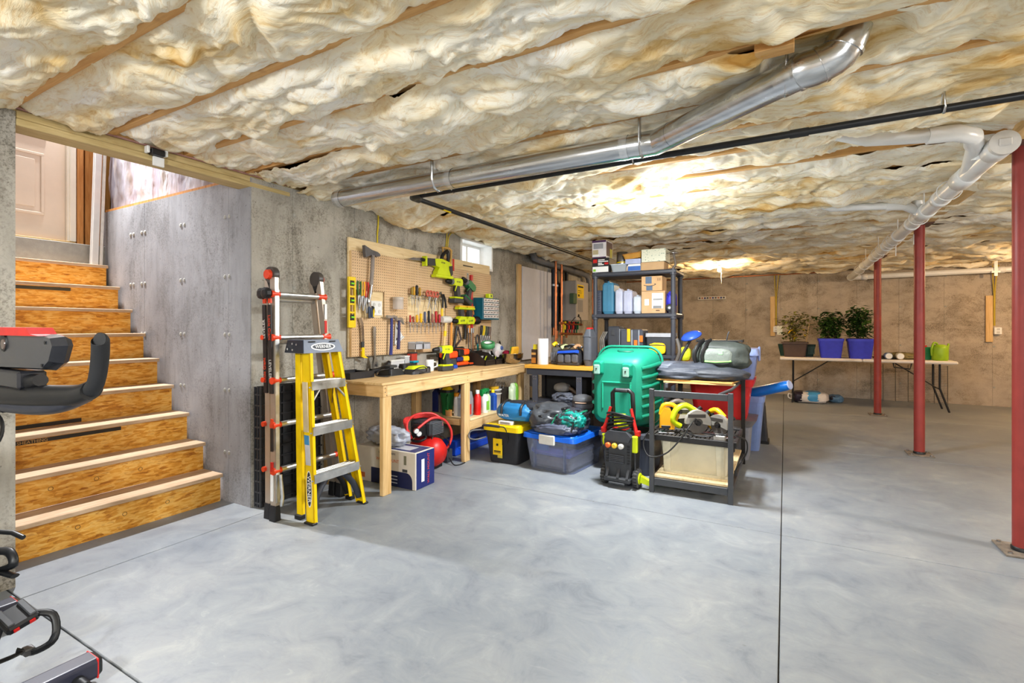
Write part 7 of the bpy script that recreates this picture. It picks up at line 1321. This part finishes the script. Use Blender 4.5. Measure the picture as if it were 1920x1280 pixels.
carton('blue_carton', 'white and blue carton under the lavender box', -1.48, -1.345, zt, .075, M_WHITE, parts=(('blue_print', 0, 1, .05, .7, plain((50, 100, 180), .5)),), d=.18)
t = carton('lavender_case', 'pale lavender plastic case below the amber basket', -1.51, -1.345, zt+.0765, .055, plain((176, 186, 222), .4), d=.2, cat='case')
t = rk('amber_basket', 'flat amber tray tilted on the lavender case', 'tray', -1.43, zt+.135); wpart('tray', MB(rotM((-1.44, 5.33, zt+.165), 0, -.09, 0)).taper(-.028, .02, (.17, .17), (.20, .2), bev=.02), plain((196, 142, 56), .5), t); wpart('rim', MB(rotM((-1.44, 5.33, zt+.165), 0, -.09, 0)).taper(.02, .03, (.21, .21), (.21, .21), bev=.02), plain((180, 120, 40), .5), t)
carton('flat_carton', 'plain brown carton under the speckled box', -1.34, -1.10, zt, .085, M_CARD, d=.22)
N_ = NT('speckled_print'); f_ = N_.noise(N_.coord(), 55, 2, .5); N_.col(N_.ramp(f_, [(.60, lin((226, 226, 204))), (.66, lin((120, 150, 130)))])); N_.set(.5)
carton('speckled_carton', 'cream box with green speckles on the brown carton', -1.335, -1.085, zt+.0865, .135, N_.m, d=.22)
t = rk('reflector_dish', 'small metal dish on a bent stem at the rack corner', 'dish', -1.02, zt); wpart('stem', MB().tube([(-1.04, 5.30, zt), (-1.0, 5.30, zt+.05), (-1.01, 5.30, zt+.13), (-1.02, 5.30, zt+.17)], .012, 8, sub=4), plain((110, 100, 90), .5), t); wpart('dish', MB().lathe([(.005, zt+.20), (.04, zt+.185), (.065, zt+.17), (.06, zt+.165)], (-1.02, 5.30, 0), 20), M_CHROME, t); wpart('foot', MB().lathe([(.035, zt), (.03, zt+.008)], (-1.04, 5.30, 0), 16), plain((110, 100, 90), .5), t)
# second shelf
z2 = 1.4006
def upcase(x0, x1, h, label, m, d=.24, lid=True, handle=True):
    t = rk('tool_case', label, 'case', (x0+x1)/2, z2, 5.24+d/2); w = x1-x0
    wpart('shell', MB().taper(z2, z2+.03, (w*.8, d*.9), (w, d), ((x0+x1)/2, 5.24+d/2), bev=.02).taper(z2+.03, z2+h*.92, (w, d), (w, d), ((x0+x1)/2, 5.24+d/2), bev=.02).taper(z2+h*.92, z2+h, (w, d), (w*.8, d*.9), ((x0+x1)/2, 5.24+d/2), bev=.02), m, t)
    wpart('seam', MB().bx((x0+x1)/2-.004, (x0+x1)/2+.004, 5.2355, 5.2395, z2+.03, z2+h*.92), m, t)
    if handle: wpart('handle', MB().bx((x0+x1)/2-.012, (x0+x1)/2+.012, 5.26, 5.40, z2+h, z2+h+.018, .006), m, t)
    return t
t = upcase(-1.855, -1.785, .265, 'ribbed slate case at the left of the middle shelf', plain((62, 66, 78), .5), handle=False)
for k in range(9): wpart('rib', MB().bx(-1.85, -1.79, 5.232, 5.24, z2+.03+k*.026, z2+.04+k*.026, .003), plain((74, 78, 92), .5), t)
upcase(-1.775, -1.645, .345, 'teal blue upright tool case, tallest on the middle shelf', plain((62, 120, 150), .45))
upcase(-1.63, -1.545, .262, 'lavender grey case beside the teal case', plain((184, 188, 206), .45)); upcase(-1.54, -1.44, .25, 'lavender grey case, middle of the pale three', plain((178, 182, 204), .45)); upcase(-1.43, -1.345, .185, 'short pale grey case next to the cardboard boxes', plain((192, 200, 210), .45))
t = carton('shipping_box', 'brown shipping carton with white labels on the middle shelf', -1.335, -1.09, z2, .235, M_CARD, 5.225, .24, parts=(('shipping_label', .45, .92, .22, .9, M_WHITE), ('small_label', .14, .32, .36, .64, M_WHITE), ('print', .5, .85, .22, .34, plain((130, 130, 130), .6)), ('print', .5, .9, .58, .66, plain((150, 150, 150), .6)), ('print', .62, .78, .10, .15, plain((110, 84, 60), .6))))
t = carton('smile_box', 'smaller brown carton with a curved arrow logo on top of it', -1.335, -1.12, z2+.2365, .155, plain((200, 160, 114), .7), 5.225, .22, parts=(('blue_tape', .2, .5, .5, .98, plain((80, 100, 124), .4)), ('blue_tape', .24, .54, .04, .36, plain((80, 100, 124), .4))))
wpart('smile_arrow', MB().tube([(-1.31, 5.223, z2+.30), (-1.27, 5.223, z2+.29), (-1.22, 5.223, z2+.292), (-1.185, 5.223, z2+.304), (-1.20, 5.223, z2+.311)], .003, 5, sub=4), plain((50, 60, 72), .5), t)
for x in (-1.165, -1.145): wpart('arrow_mark', MB().bx(x, x+.006, 5.2232, 5.2248, z2+.34, z2+.37), plain((120, 90, 60), .6), t)
t = rk('blue_pouch', 'crumpled blue pouch at the right of the middle shelf', 'pouch', -1.05, z2); wpart('pouch', lumpy((-1.05, 5.36, z2+.13), (.05, .09, .10), .18, 2, 81, 2.6, zmin=z2+.08), plain((58, 56, 190), .5), t)
wpart('base', lumpy((-1.05, 5.36, z2+.045), (.045, .08, .045), .1, 2, 82, 3, zmin=z2), plain((48, 46, 150), .5), t)
t = rk('desk_fan', 'small black clip fan at the end of the middle shelf', 'fan', -1.03, z2, 5.26); wpart('head', MB().lathe([(.02, -.02), (.04, -.012), (.042, .01), (.03, .02)], (-1.045, 5.245, z2+.055), 16, 'y'), M_DKGREY, t); wpart('clip', MB().bx(-1.06, -1.03, 5.235, 5.27, z2, z2+.02, .004), M_BLACK, t); wpart('hub', MB().lathe([(.014, -.028), (.014, -.02)], (-1.045, 5.245, z2+.055), 12, 'y'), plain((180, 180, 184), .4), t)
# third shelf
z3 = .9656
t = rk('folding_rule', 'silver folded frame standing on the lower rack shelf', 'frame', -1.76, z3); 
for k in range(3): wpart('bar', MB().tube([(-1.80+.025*k, 5.25, z3), (-1.80+.02*k, 5.25, z3+.16), (-1.76+.02*k, 5.25, z3+.24)], .009, 6), M_ALU, t)
t = rk('black_case', 'large black tool case on the lower rack shelf', 'case', -1.63, z3); wpart('case', MB().bx(-1.715, -1.585, 5.24, 5.50, z3, z3+.30, .015), plain((58, 60, 66), .5), t); wpart('hinge', MB().bx(-1.584, -1.578, 5.25, 5.48, z3+.05, z3+.27), plain((140, 146, 154), .5), t); wpart('latch', MB().bx(-1.67, -1.63, 5.233, 5.24, z3+.2, z3+.26, .003), M_DKGREY, t)
t = rk('organizer_case', 'dark organiser case with yellow and orange latches', 'case', -1.44, z3); wpart('case', MB().bx(-1.57, -1.325, 5.24, 5.48, z3, z3+.265, .012), plain((70, 74, 84), .5), t)
for x, z0, z1, m in ((-1.475, .13, .27, plain((240, 186, 30), .4)), (-1.40, .08, .15, plain((236, 120, 40), .4)), (-1.34, .13, .20, plain((236, 120, 40), .4))): wpart('latch', MB().bx(x-.018, x+.018, 5.228, 5.24, z3+z0, z3+z1, .004), m, t)
for x in (-1.44, -1.365): wpart('divider', MB().bx(x-.006, x+.006, 5.234, 5.24, z3+.02, z3+.26), plain((150, 156, 164), .5), t)
t = rk('grey_lidded_tote', 'charcoal tote with pale lid on the lower rack shelf', 'tote', -1.16, z3); wpart('tub', MB().taper(z3, z3+.185, (.25, .26), (.27, .28), (-1.17, 5.43), bev=.02), plain((62, 64, 68), .5), t); wpart('lid', MB().taper(z3+.186, z3+.225, (.285, .30), (.28, .29), (-1.17, 5.43), bev=.02), plain((170, 172, 178), .4), t)
t = rk('yellow_pouch', 'bright yellow zipped pouch in front of the charcoal tote', 'pouch', -1.17, z3, 5.225); wpart('pouch', lumpy((-1.17, 5.228, z3+.065), (.085, .022, .06), .06, 2, 85, 3.5, zmin=z3), plain((244, 200, 20), .5), t); wpart('zip', MB().tube([(-1.25, 5.207, z3+.10), (-1.17, 5.203, z3+.103), (-1.09, 5.207, z3+.10)], .004, 6), M_DKGREY, t)
for i, (x0, x1, z, h, c) in enumerate(((-1.80, -1.45, .5206, .32, (54, 56, 66)), (-1.42, -1.08, .5206, .30, (70, 66, 62)))): carton('storage_carton', ['dark carton on the rack behind the green tub, left', 'dark carton on the rack behind the green tub, right'][i], x0, x1, z, h, plain(c, .5), 5.24, .3)
# ------------------------------------------------------------------ folding table with planters
TX0, TX1, TY0, TY1, TZ = -.075, 2.16, 9.2, 9.95, .765
t = thing('folding_table', 'long white plastic folding table against the back wall', 'table', (1.04, 9.57, 0)); M_TBL = plain((226, 216, 206), .5, var=.03)
for x0, x1 in ((TX0, 1.04), (1.043, TX1)): wpart('table_top', MB().bx(x0, x1, TY0, TY1, TZ-.045, TZ, .012), M_TBL, t)
for x, dx in ((.12, -.0), (2.0, .06)):
    for y in (9.42, 9.8): wpart('leg', MB().tube([(x, y, TZ-.045), (x, y, .35), (x+dx+(.05 if dx else -.01), y, .0005)], .0135, 8), M_BLACK, t)
    wpart('leg_bar', MB().cyl((x, 9.42, .34), (x, 9.8, .34), .010, n=8), M_BLACK, t)
    wpart('brace', MB().tube([(x, 9.60, .34), (x+(.5 if x < 1 else -.5), 9.60, TZ-.07), (x+(.62 if x < 1 else -.62), 9.60, TZ-.05)], .009, 8), M_BLACK, t)
wpart('carry_handle', MB().tube([(1.42, TY0+.03, TZ-.046), (1.43, TY0+.03, TZ-.11), (1.62, TY0+.03, TZ-.13), (1.64, TY0+.03, TZ-.046)], .01, 6), M_BLACK, t)
M_SOIL = plain((52, 38, 28), .95, var=.4, bump=.8, scale=40)
def m_leaf(c0, c1):
    N = NT('leaf'); N.col(N.ramp(N.noise(N.coord(), 12, 3), [(.3, lin(c0)), (.7, lin(c1))])); N.set(.5, spec=.3); return N.m
M_LEAF = m_leaf((34, 60, 22), (80, 112, 48)); M_LEAF2 = m_leaf((70, 84, 30), (132, 128, 60)); M_LEAFY = m_leaf((214, 170, 20), (246, 206, 40)); M_STEM = plain((96, 80, 48), .7)
def foliage(seed, c, spread, z0, z1, n, size):
    rnd = random.Random(seed); b = MB(); stems = []
    for k in range(7):
        a = rnd.uniform(0, 2*PI); r = spread*rnd.uniform(.2, 1); top = Vector((c[0]+r*math.cos(a), c[1]+r*.8*math.sin(a), rnd.uniform(z0+(z1-z0)*.6, z1)))
        base = Vector((c[0]+rnd.uniform(-.06, .06), c[1]+rnd.uniform(-.05, .05), z0)); mid = base.lerp(top, .5)+Vector((0, 0, .05)); stems.append((base, mid, top))
    for i in range(n):
        s_ = stems[i % 7]; f = rnd.uniform(.08, 1.05); p = s_[0].lerp(s_[1], f*2) if f < .5 else s_[1].lerp(s_[2], (f-.5)*2)
        p = p + Vector((rnd.gauss(0, spread*.32), rnd.gauss(0, spread*.28), rnd.gauss(0, .035)))
        a = rnd.uniform(0, 2*PI); el = rnd.uniform(-.6, .5); d = Vector((math.cos(a)*math.cos(el), math.sin(a)*math.cos(el), math.sin(el))); w = d.cross(Vector((0, 0, 1))).normalized(); u = w.cross(d)
        L = size*rnd.uniform(.6, 1.2); W = L*.26
        b.add([p, p+d*L*.4+w*W+u*L*.06, p+d*L-u*L*.12, p+d*L*.4-w*W+u*L*.06, p+d*L*.45-u*L*.02], [(0, 1, 4), (1, 2, 4), (2, 3, 4), (3, 0, 4)])
    return b, stems
def plant(t, seed, c, spread, z0, z1, n, size, mat):
    b, stems = foliage(seed, c, spread, z0, z1, n, size); o = wpart('foliage', b, mat, t); o['kind'] = 'stuff'
    for s_ in stems: wpart('stem', MB().tube(list(s_), [.006, .003], 5, sub=3), M_STEM, t)
t = thing('planter', 'brown trough planter with a yellowing plant on the folding table', 'planter', (.13, 9.45, TZ)); zz = TZ+.0006
wpart('trough', MB().taper(zz, zz+.22, (.30, .18), (.36, .24), (.14, 9.45), bev=.02), plain((80, 62, 54), .6), t); wpart('rim', MB().taper(zz+.22, zz+.245, (.39, .27), (.39, .27), (.14, 9.45), bev=.02), plain((86, 68, 60), .6), t); wpart('soil', MB().taper(zz+.2452, zz+.252, (.33, .21), (.32, .20), (.14, 9.45), bev=.02), M_SOIL, t)
plant(t, 3, (.10, 9.45), .26, zz+.25, 1.50, 330, .09, M_LEAF2)
b, _ = foliage(9, (.16, 9.40), .16, zz+.28, 1.25, 14, .11); o = wpart('yellow_leaves', b, M_LEAFY, t); o['kind'] = 'stuff'
wpart('support_stick', MB().cyl((.30, 9.42, zz+.24), (.35, 9.42, 1.32), .007, n=6), plain((190, 160, 110), .6), t); wpart('care_card', MB().bx(-.12, -.04, 9.50, 9.503, 1.13, 1.28), plain((206, 206, 190), .5), t)
t = thing('plastic_crate', 'dark green slotted crate behind the brown planter', 'crate', (.2, 9.68, TZ)); wpart('crate', MB().taper(zz, zz+.20, (.48, .22), (.56, .26), (.17, 9.72), bev=.02), plain((22, 56, 44), .5), t)
for k in range(5): wpart('slot', MB().bx(.34+k*.02, .352+k*.02, 9.588, 9.595, zz+.04, zz+.17), plain((70, 100, 84), .5), t)
for i, (x, sd) in enumerate(((.64, 5), (1.03, 6))):
    t = thing('planter_bucket', ['blue square bucket with a leafy pepper plant, between brown planter and other bucket', 'blue square bucket with a tall leafy plant beside the far red column'][i], 'planter', (x, 9.42, TZ), group='blue planter buckets')
    wpart('bucket', MB().taper(zz, zz+.27, (.27, .27), (.33, .33), (x, 9.42), bev=.03), plain((52, 58, 190), .45), t); wpart('rim', MB().taper(zz+.27, zz+.31, (.345, .345), (.35, .35), (x, 9.42), bev=.03), plain((58, 64, 200), .45), t); wpart('soil', MB().taper(zz+.3102, zz+.316, (.30, .30), (.29, .29), (x, 9.42), bev=.02), M_SOIL, t)
    plant(t, sd, (x, 9.42), .21, zz+.31, 1.50+.05*i, 520, .115, M_LEAF)
for i, (x, m) in enumerate(((1.38, plain((120, 140, 170), .4)), (1.52, plain((206, 196, 176), .4)))):
    t = thing('drink_can', ['blue grey can lying on the folding table', 'cream can lying on the folding table'][i], 'can', (x, 9.4, TZ)); wpart('body', MB().lathe([(.04, -.08), (.05, -.07), (.05, .07), (.04, .08)], (x, 9.38, zz+.052), 18, 'y'), m, t); wpart('end', MB().lathe([(.042, -.083), (.042, -.08)], (x, 9.38, zz+.052), 18, 'y'), M_WHITE, t)
t = thing('seed_packets', 'heap of brown and green packets on the folding table', 'packets', (1.6, 9.5, TZ)); wpart('packet', lumpy((1.56, 9.52, zz+.045), (.20, .12, .06), .2, 2.5, 91, 2.3, zmin=zz), plain((116, 104, 64), .6, var=.4), t); wpart('packet', lumpy((1.45, 9.50, zz+.02), (.24, .10, .03), .2, 2.5, 92, 2.3, zmin=zz), plain((70, 62, 46), .6, var=.4), t)
t = thing('watering_can', 'lime green watering can at the right end of the folding table', 'watering can', (1.99, 9.42, TZ)); M_WC = plain((140, 176, 30), .45)
wpart('body', MB().lathe([(.085, zz), (.098, zz+.02), (.098, zz+.18), (.085, zz+.215), (.045, zz+.235)], (2.0, 9.40, 0), 24), M_WC, t); wpart('handle', MB().tube([(1.90, 9.37, zz+.07), (1.895, 9.36, zz+.17), (1.925, 9.38, zz+.26), (1.97, 9.40, zz+.245)], .014, 8, sub=4), M_WC, t); wpart('spout', MB().tube([(2.06, 9.46, zz+.05), (2.12, 9.56, zz+.17), (2.14, 9.60, zz+.24)], [.022, .014], 8), M_WC, t)
t = thing('jug', 'dark green jug with a red cap behind the watering can', 'jug', (1.85, 9.55, TZ)); wpart('body', MB().taper(zz, zz+.19, (.12, .12), (.11, .11), (1.87, 9.56), bev=.03), plain((20, 128, 70), .45), t); wpart('cap', MB().lathe([(.03, zz+.19), (.03, zz+.215)], (1.85, 9.56, 0), 14), M_RED, t)
# bags of softener salt on the floor
N_ = NT('printed_sack'); 
t = thing('salt_bag', 'blue and white printed sack lying under the folding table', 'bag', (.36, 9.62, 0)); wpart('sack', lumpy((.36, 9.60, .09), (.27, .20, .095), .07, 2.2, 101, 3.2, zmin=.001), plain((214, 208, 206), .35, var=.1), t)
wpart('blue_print', lumpy((.40, 9.585, .098), (.14, .19, .094), .07, 2.2, 101, 3.2, zmin=.002), plain((70, 150, 206), .35), t); wpart('dark_print', lumpy((.20, 9.585, .097), (.09, .185, .092), .07, 2.2, 101, 3.2, zmin=.002), plain((36, 30, 48), .35), t)
wpart('carry_handle', MB().tube([(.10, 9.50, .12), (.05, 9.48, .14), (.05, 9.46, .08), (.10, 9.46, .06)], .009, 6, sub=3), M_WHITE, t)
t = thing('salt_bag', 'smaller half empty sack behind the blue printed sack', 'bag', (.68, 9.8, 0)); wpart('sack', lumpy((.74, 9.84, .06), (.11, .13, .065), .14, 2.4, 103, 2.8, zmin=.001), plain((96, 130, 160), .4, var=.3), t); wpart('emblem', lumpy((.70, 9.76, .07), (.05, .05, .045), .1, 2, 104, 2.4), plain((50, 40, 44), .4), t)
# wire grid crate by the wall
t = thing('wire_crate', 'grey wire grid panel leaning on the wall below the table', 'grid', (1.8, 10.4, 0)); M_WIRE = plain((92, 84, 76), .5, metal=.3)
for z in np.arange(.03, .62, .028): wpart('wire', MB().cyl((1.30, 10.46, z), (2.32, 10.46, z), .0025, n=4), M_WIRE, t)
for x in np.arange(1.30, 2.33, .17): wpart('upright', MB().cyl((x, 10.455, .0005), (x, 10.455, .625), .005, n=6), M_WIRE, t)
# ------------------------------------------------------------------ exercise bike at the left edge
t = thing('exercise_bike', 'black exercise bike with red console trim at the left edge', 'exercise bike', (-2.5, .5, 0)); M_BK = plain((24, 25, 28), .42, var=.15); M_BKF = plain((44, 46, 62), .38, var=.1)
for x in (-2.865, -2.135):
    MB().taper(-.31, .29, (.085, .07), (.085, .07), bev=.014).build('stabilizer', M_BKF, t).data.transform(Matrix.Translation(Vector((x, .5, .062))-t.location) @ Matrix.Rotation(-PI/2, 4, 'X'))
    for y, s in ((.79, 1), (.19, -1)): wpart('end_ring', MB().bx(x-.043, x+.043, y-.002*s, y+.004*s, .027, .097, .002), M_RED, t); MB().taper(.0, .012, (.082, .066), (.07, .055), bev=.014).build('end_cap', M_BK, t).data.transform(Matrix.Translation(Vector((x, y+.004*s, .062))-t.location) @ Matrix.Rotation(-PI/2*s, 4, 'X'))
    wpart('transport_foot', MB().lathe([(.032, .0006), (.036, .02), (.03, .028)], (x, .70, 0), 18), M_BK, t)
wpart('leveller', MB().cyl((-2.10, .735, .05), (-2.03, .735, .055), .02, .016, n=14), M_BK, t)
wpart('main_beam', MB().tube([(-2.84, .5, .10), (-2.62, .5, .33), (-2.36, .5, .33), (-2.13, .5, .10)], .045, 10), M_BKF, t)
wpart('flywheel_cover', MB().lathe([(.04, -.05), (.22, -.04), (.235, 0), (.22, .04), (.04, .05)], (-2.78, .50, .36), 30, 'y'), M_BK, t)
wpart('front_post', MB().tube([(-2.66, .5, .40), (-2.56, .5, .80), (-2.50, .5, 1.10)], .034, 10), M_BKF, t)
wpart('seat_post', MB().tube([(-2.42, .42, .33), (-2.62, .36, .85)], .03, 10), M_BKF, t)
wpart('saddle', lumpy((-2.72, .34, .90), (.15, .10, .04), .05, 2, 111, 2.3), M_BK, t)
# pedal and crank
wpart('crank', MB().tube([(-2.47, .56, .33), (-2.47, .60, .30), (-2.46, .61, .18)], .013, 8), M_BK, t)
wpart('pedal', MB(rotM((-2.42, .675, .205), .25, .25, .1)).bx(-.055, .055, -.045, .045, -.016, .016, .008), M_BK, t); wpart('pedal_tread', MB(rotM((-2.42, .675, .205), .25, .25, .1)).bx(-.05, .05, -.04, -.02, .016, .026, .003).bx(-.05, .05, .02, .04, .016, .026, .003), M_DKGREY, t)
for d in (-.022, .022): wpart('reflector', MB(rotM((-2.42, .675, .205), .25, .25, .1)).bx(.0555, .059, d-.008, d+.008, -.006, .006), M_RED, t)
wpart('toe_strap', MB().tube([(-2.40, .71, .21), (-2.34, .75, .20), (-2.30, .74, .13), (-2.33, .69, .10), (-2.37, .66, .11)], .012, 6, sub=5, flat=.25), M_BK, t); wpart('toe_strap', MB().tube([(-2.45, .64, .18), (-2.44, .62, .12), (-2.40, .60, .09), (-2.36, .64, .10), (-2.35, .68, .11)], .012, 6, sub=5, flat=.25), M_BK, t); wpart('strap_tail', MB().tube([(-2.33, .69, .10), (-2.30, .72, .12), (-2.27, .73, .165)], .007, 6, sub=4, flat=.3), M_BK, t); wpart('buckle', MB().bx(-2.37, -2.33, .67, .70, .09, .115, .004), plain((90, 90, 92), .4, metal=.5), t)
# console and handlebar
bk = wpart('console', MB().loft([[(x, y, z) for x, z in P] for y, P in ((.66, [(-2.78, 1.10), (-2.15, 1.115), (-2.10, 1.14), (-2.07, 1.19), (-2.09, 1.215), (-2.15, 1.222), (-2.78, 1.225)]), (.70, [(-2.78, 1.09), (-2.16, 1.105), (-2.10, 1.13), (-2.065, 1.19), (-2.09, 1.22), (-2.15, 1.228), (-2.78, 1.23)]), (.72, [(-2.78, 1.10), (-2.17, 1.115), (-2.12, 1.135), (-2.085, 1.19), (-2.10, 1.21), (-2.16, 1.218), (-2.78, 1.22)]))]), plain((52, 54, 60), .25), t)
wpart('red_shell', MB().prism([(-2.80, 1.222), (-2.135, 1.222), (-2.20, 1.228), (-2.235, 1.25), (-2.80, 1.253)], .645, .715, 'xz'), M_RED, t)
for x, z in ((-2.12, 1.20), (-2.145, 1.125)): wpart('screw', MB().lathe([(.006, -.002), (.005, 0)], (x, .6595, z), 10, 'y'), M_BLACK, bk)
wpart('sensor_port', MB().lathe([(.03, -.004), (.034, 0)], (-2.49, .66, 1.195), 18, 'y'), M_BLACK, bk); wpart('port_lens', MB().lathe([(.018, -.007), (.02, -.004)], (-2.48, .66, 1.19), 14, 'y'), plain((96, 80, 74), .2), bk)
wpart('hinge_box', MB().bx(-2.80, -2.36, .66, .74, 1.03, 1.095, .008), plain((40, 41, 46), .3), t); wpart('hinge_knob', MB().cyl((-2.36, .70, 1.055), (-2.29, .70, 1.065), .03, .022, n=12), M_BK, t)
wpart('handlebar', MB().tube([(-2.80, .66, .995), (-2.55, .68, 1.0), (-2.30, .70, 1.01), (-2.06, .715, 1.025), (-1.95, .72, 1.05)], [.046, .036], 12, sub=5, flat=.8), M_BK, t); wpart('handlebar_under', MB().tube([(-2.52, .68, .965), (-2.35, .70, .965), (-2.15, .71, .985), (-1.98, .72, 1.03)], [.03, .022], 10, sub=4), plain((44, 48, 60), .35), t)
wpart('grip', MB().tube([(-1.975, .718, 1.035), (-1.92, .72, 1.075), (-1.88, .715, 1.15), (-1.85, .705, 1.205), (-1.845, .70, 1.212)], .0235, 12, sub=4), plain((34, 35, 38), .6), t)
wpart('bar_clamp', MB().bx(-2.80, -2.52, .66, .74, .935, .965, .006), M_BK, t); wpart('cable', MB().tube([(-2.72, .68, .94), (-2.66, .70, .88), (-2.65, .68, .80), (-2.70, .6, .74)], .007, 6, sub=5), M_BLACK, t)
wpart('bottle_cage', MB().tube([(-2.68, .66, .47), (-2.55, .70, .475), (-2.50, .715, .462)], .009, 8), M_BK, t)
wpart('rear_hook', MB().tube([(-2.75, .70, .36), (-2.66, .72, .37), (-2.62, .72, .33), (-2.68, .70, .30), (-2.60, .72, .29)], .016, 8, sub=5, flat=.5), M_BK, t)
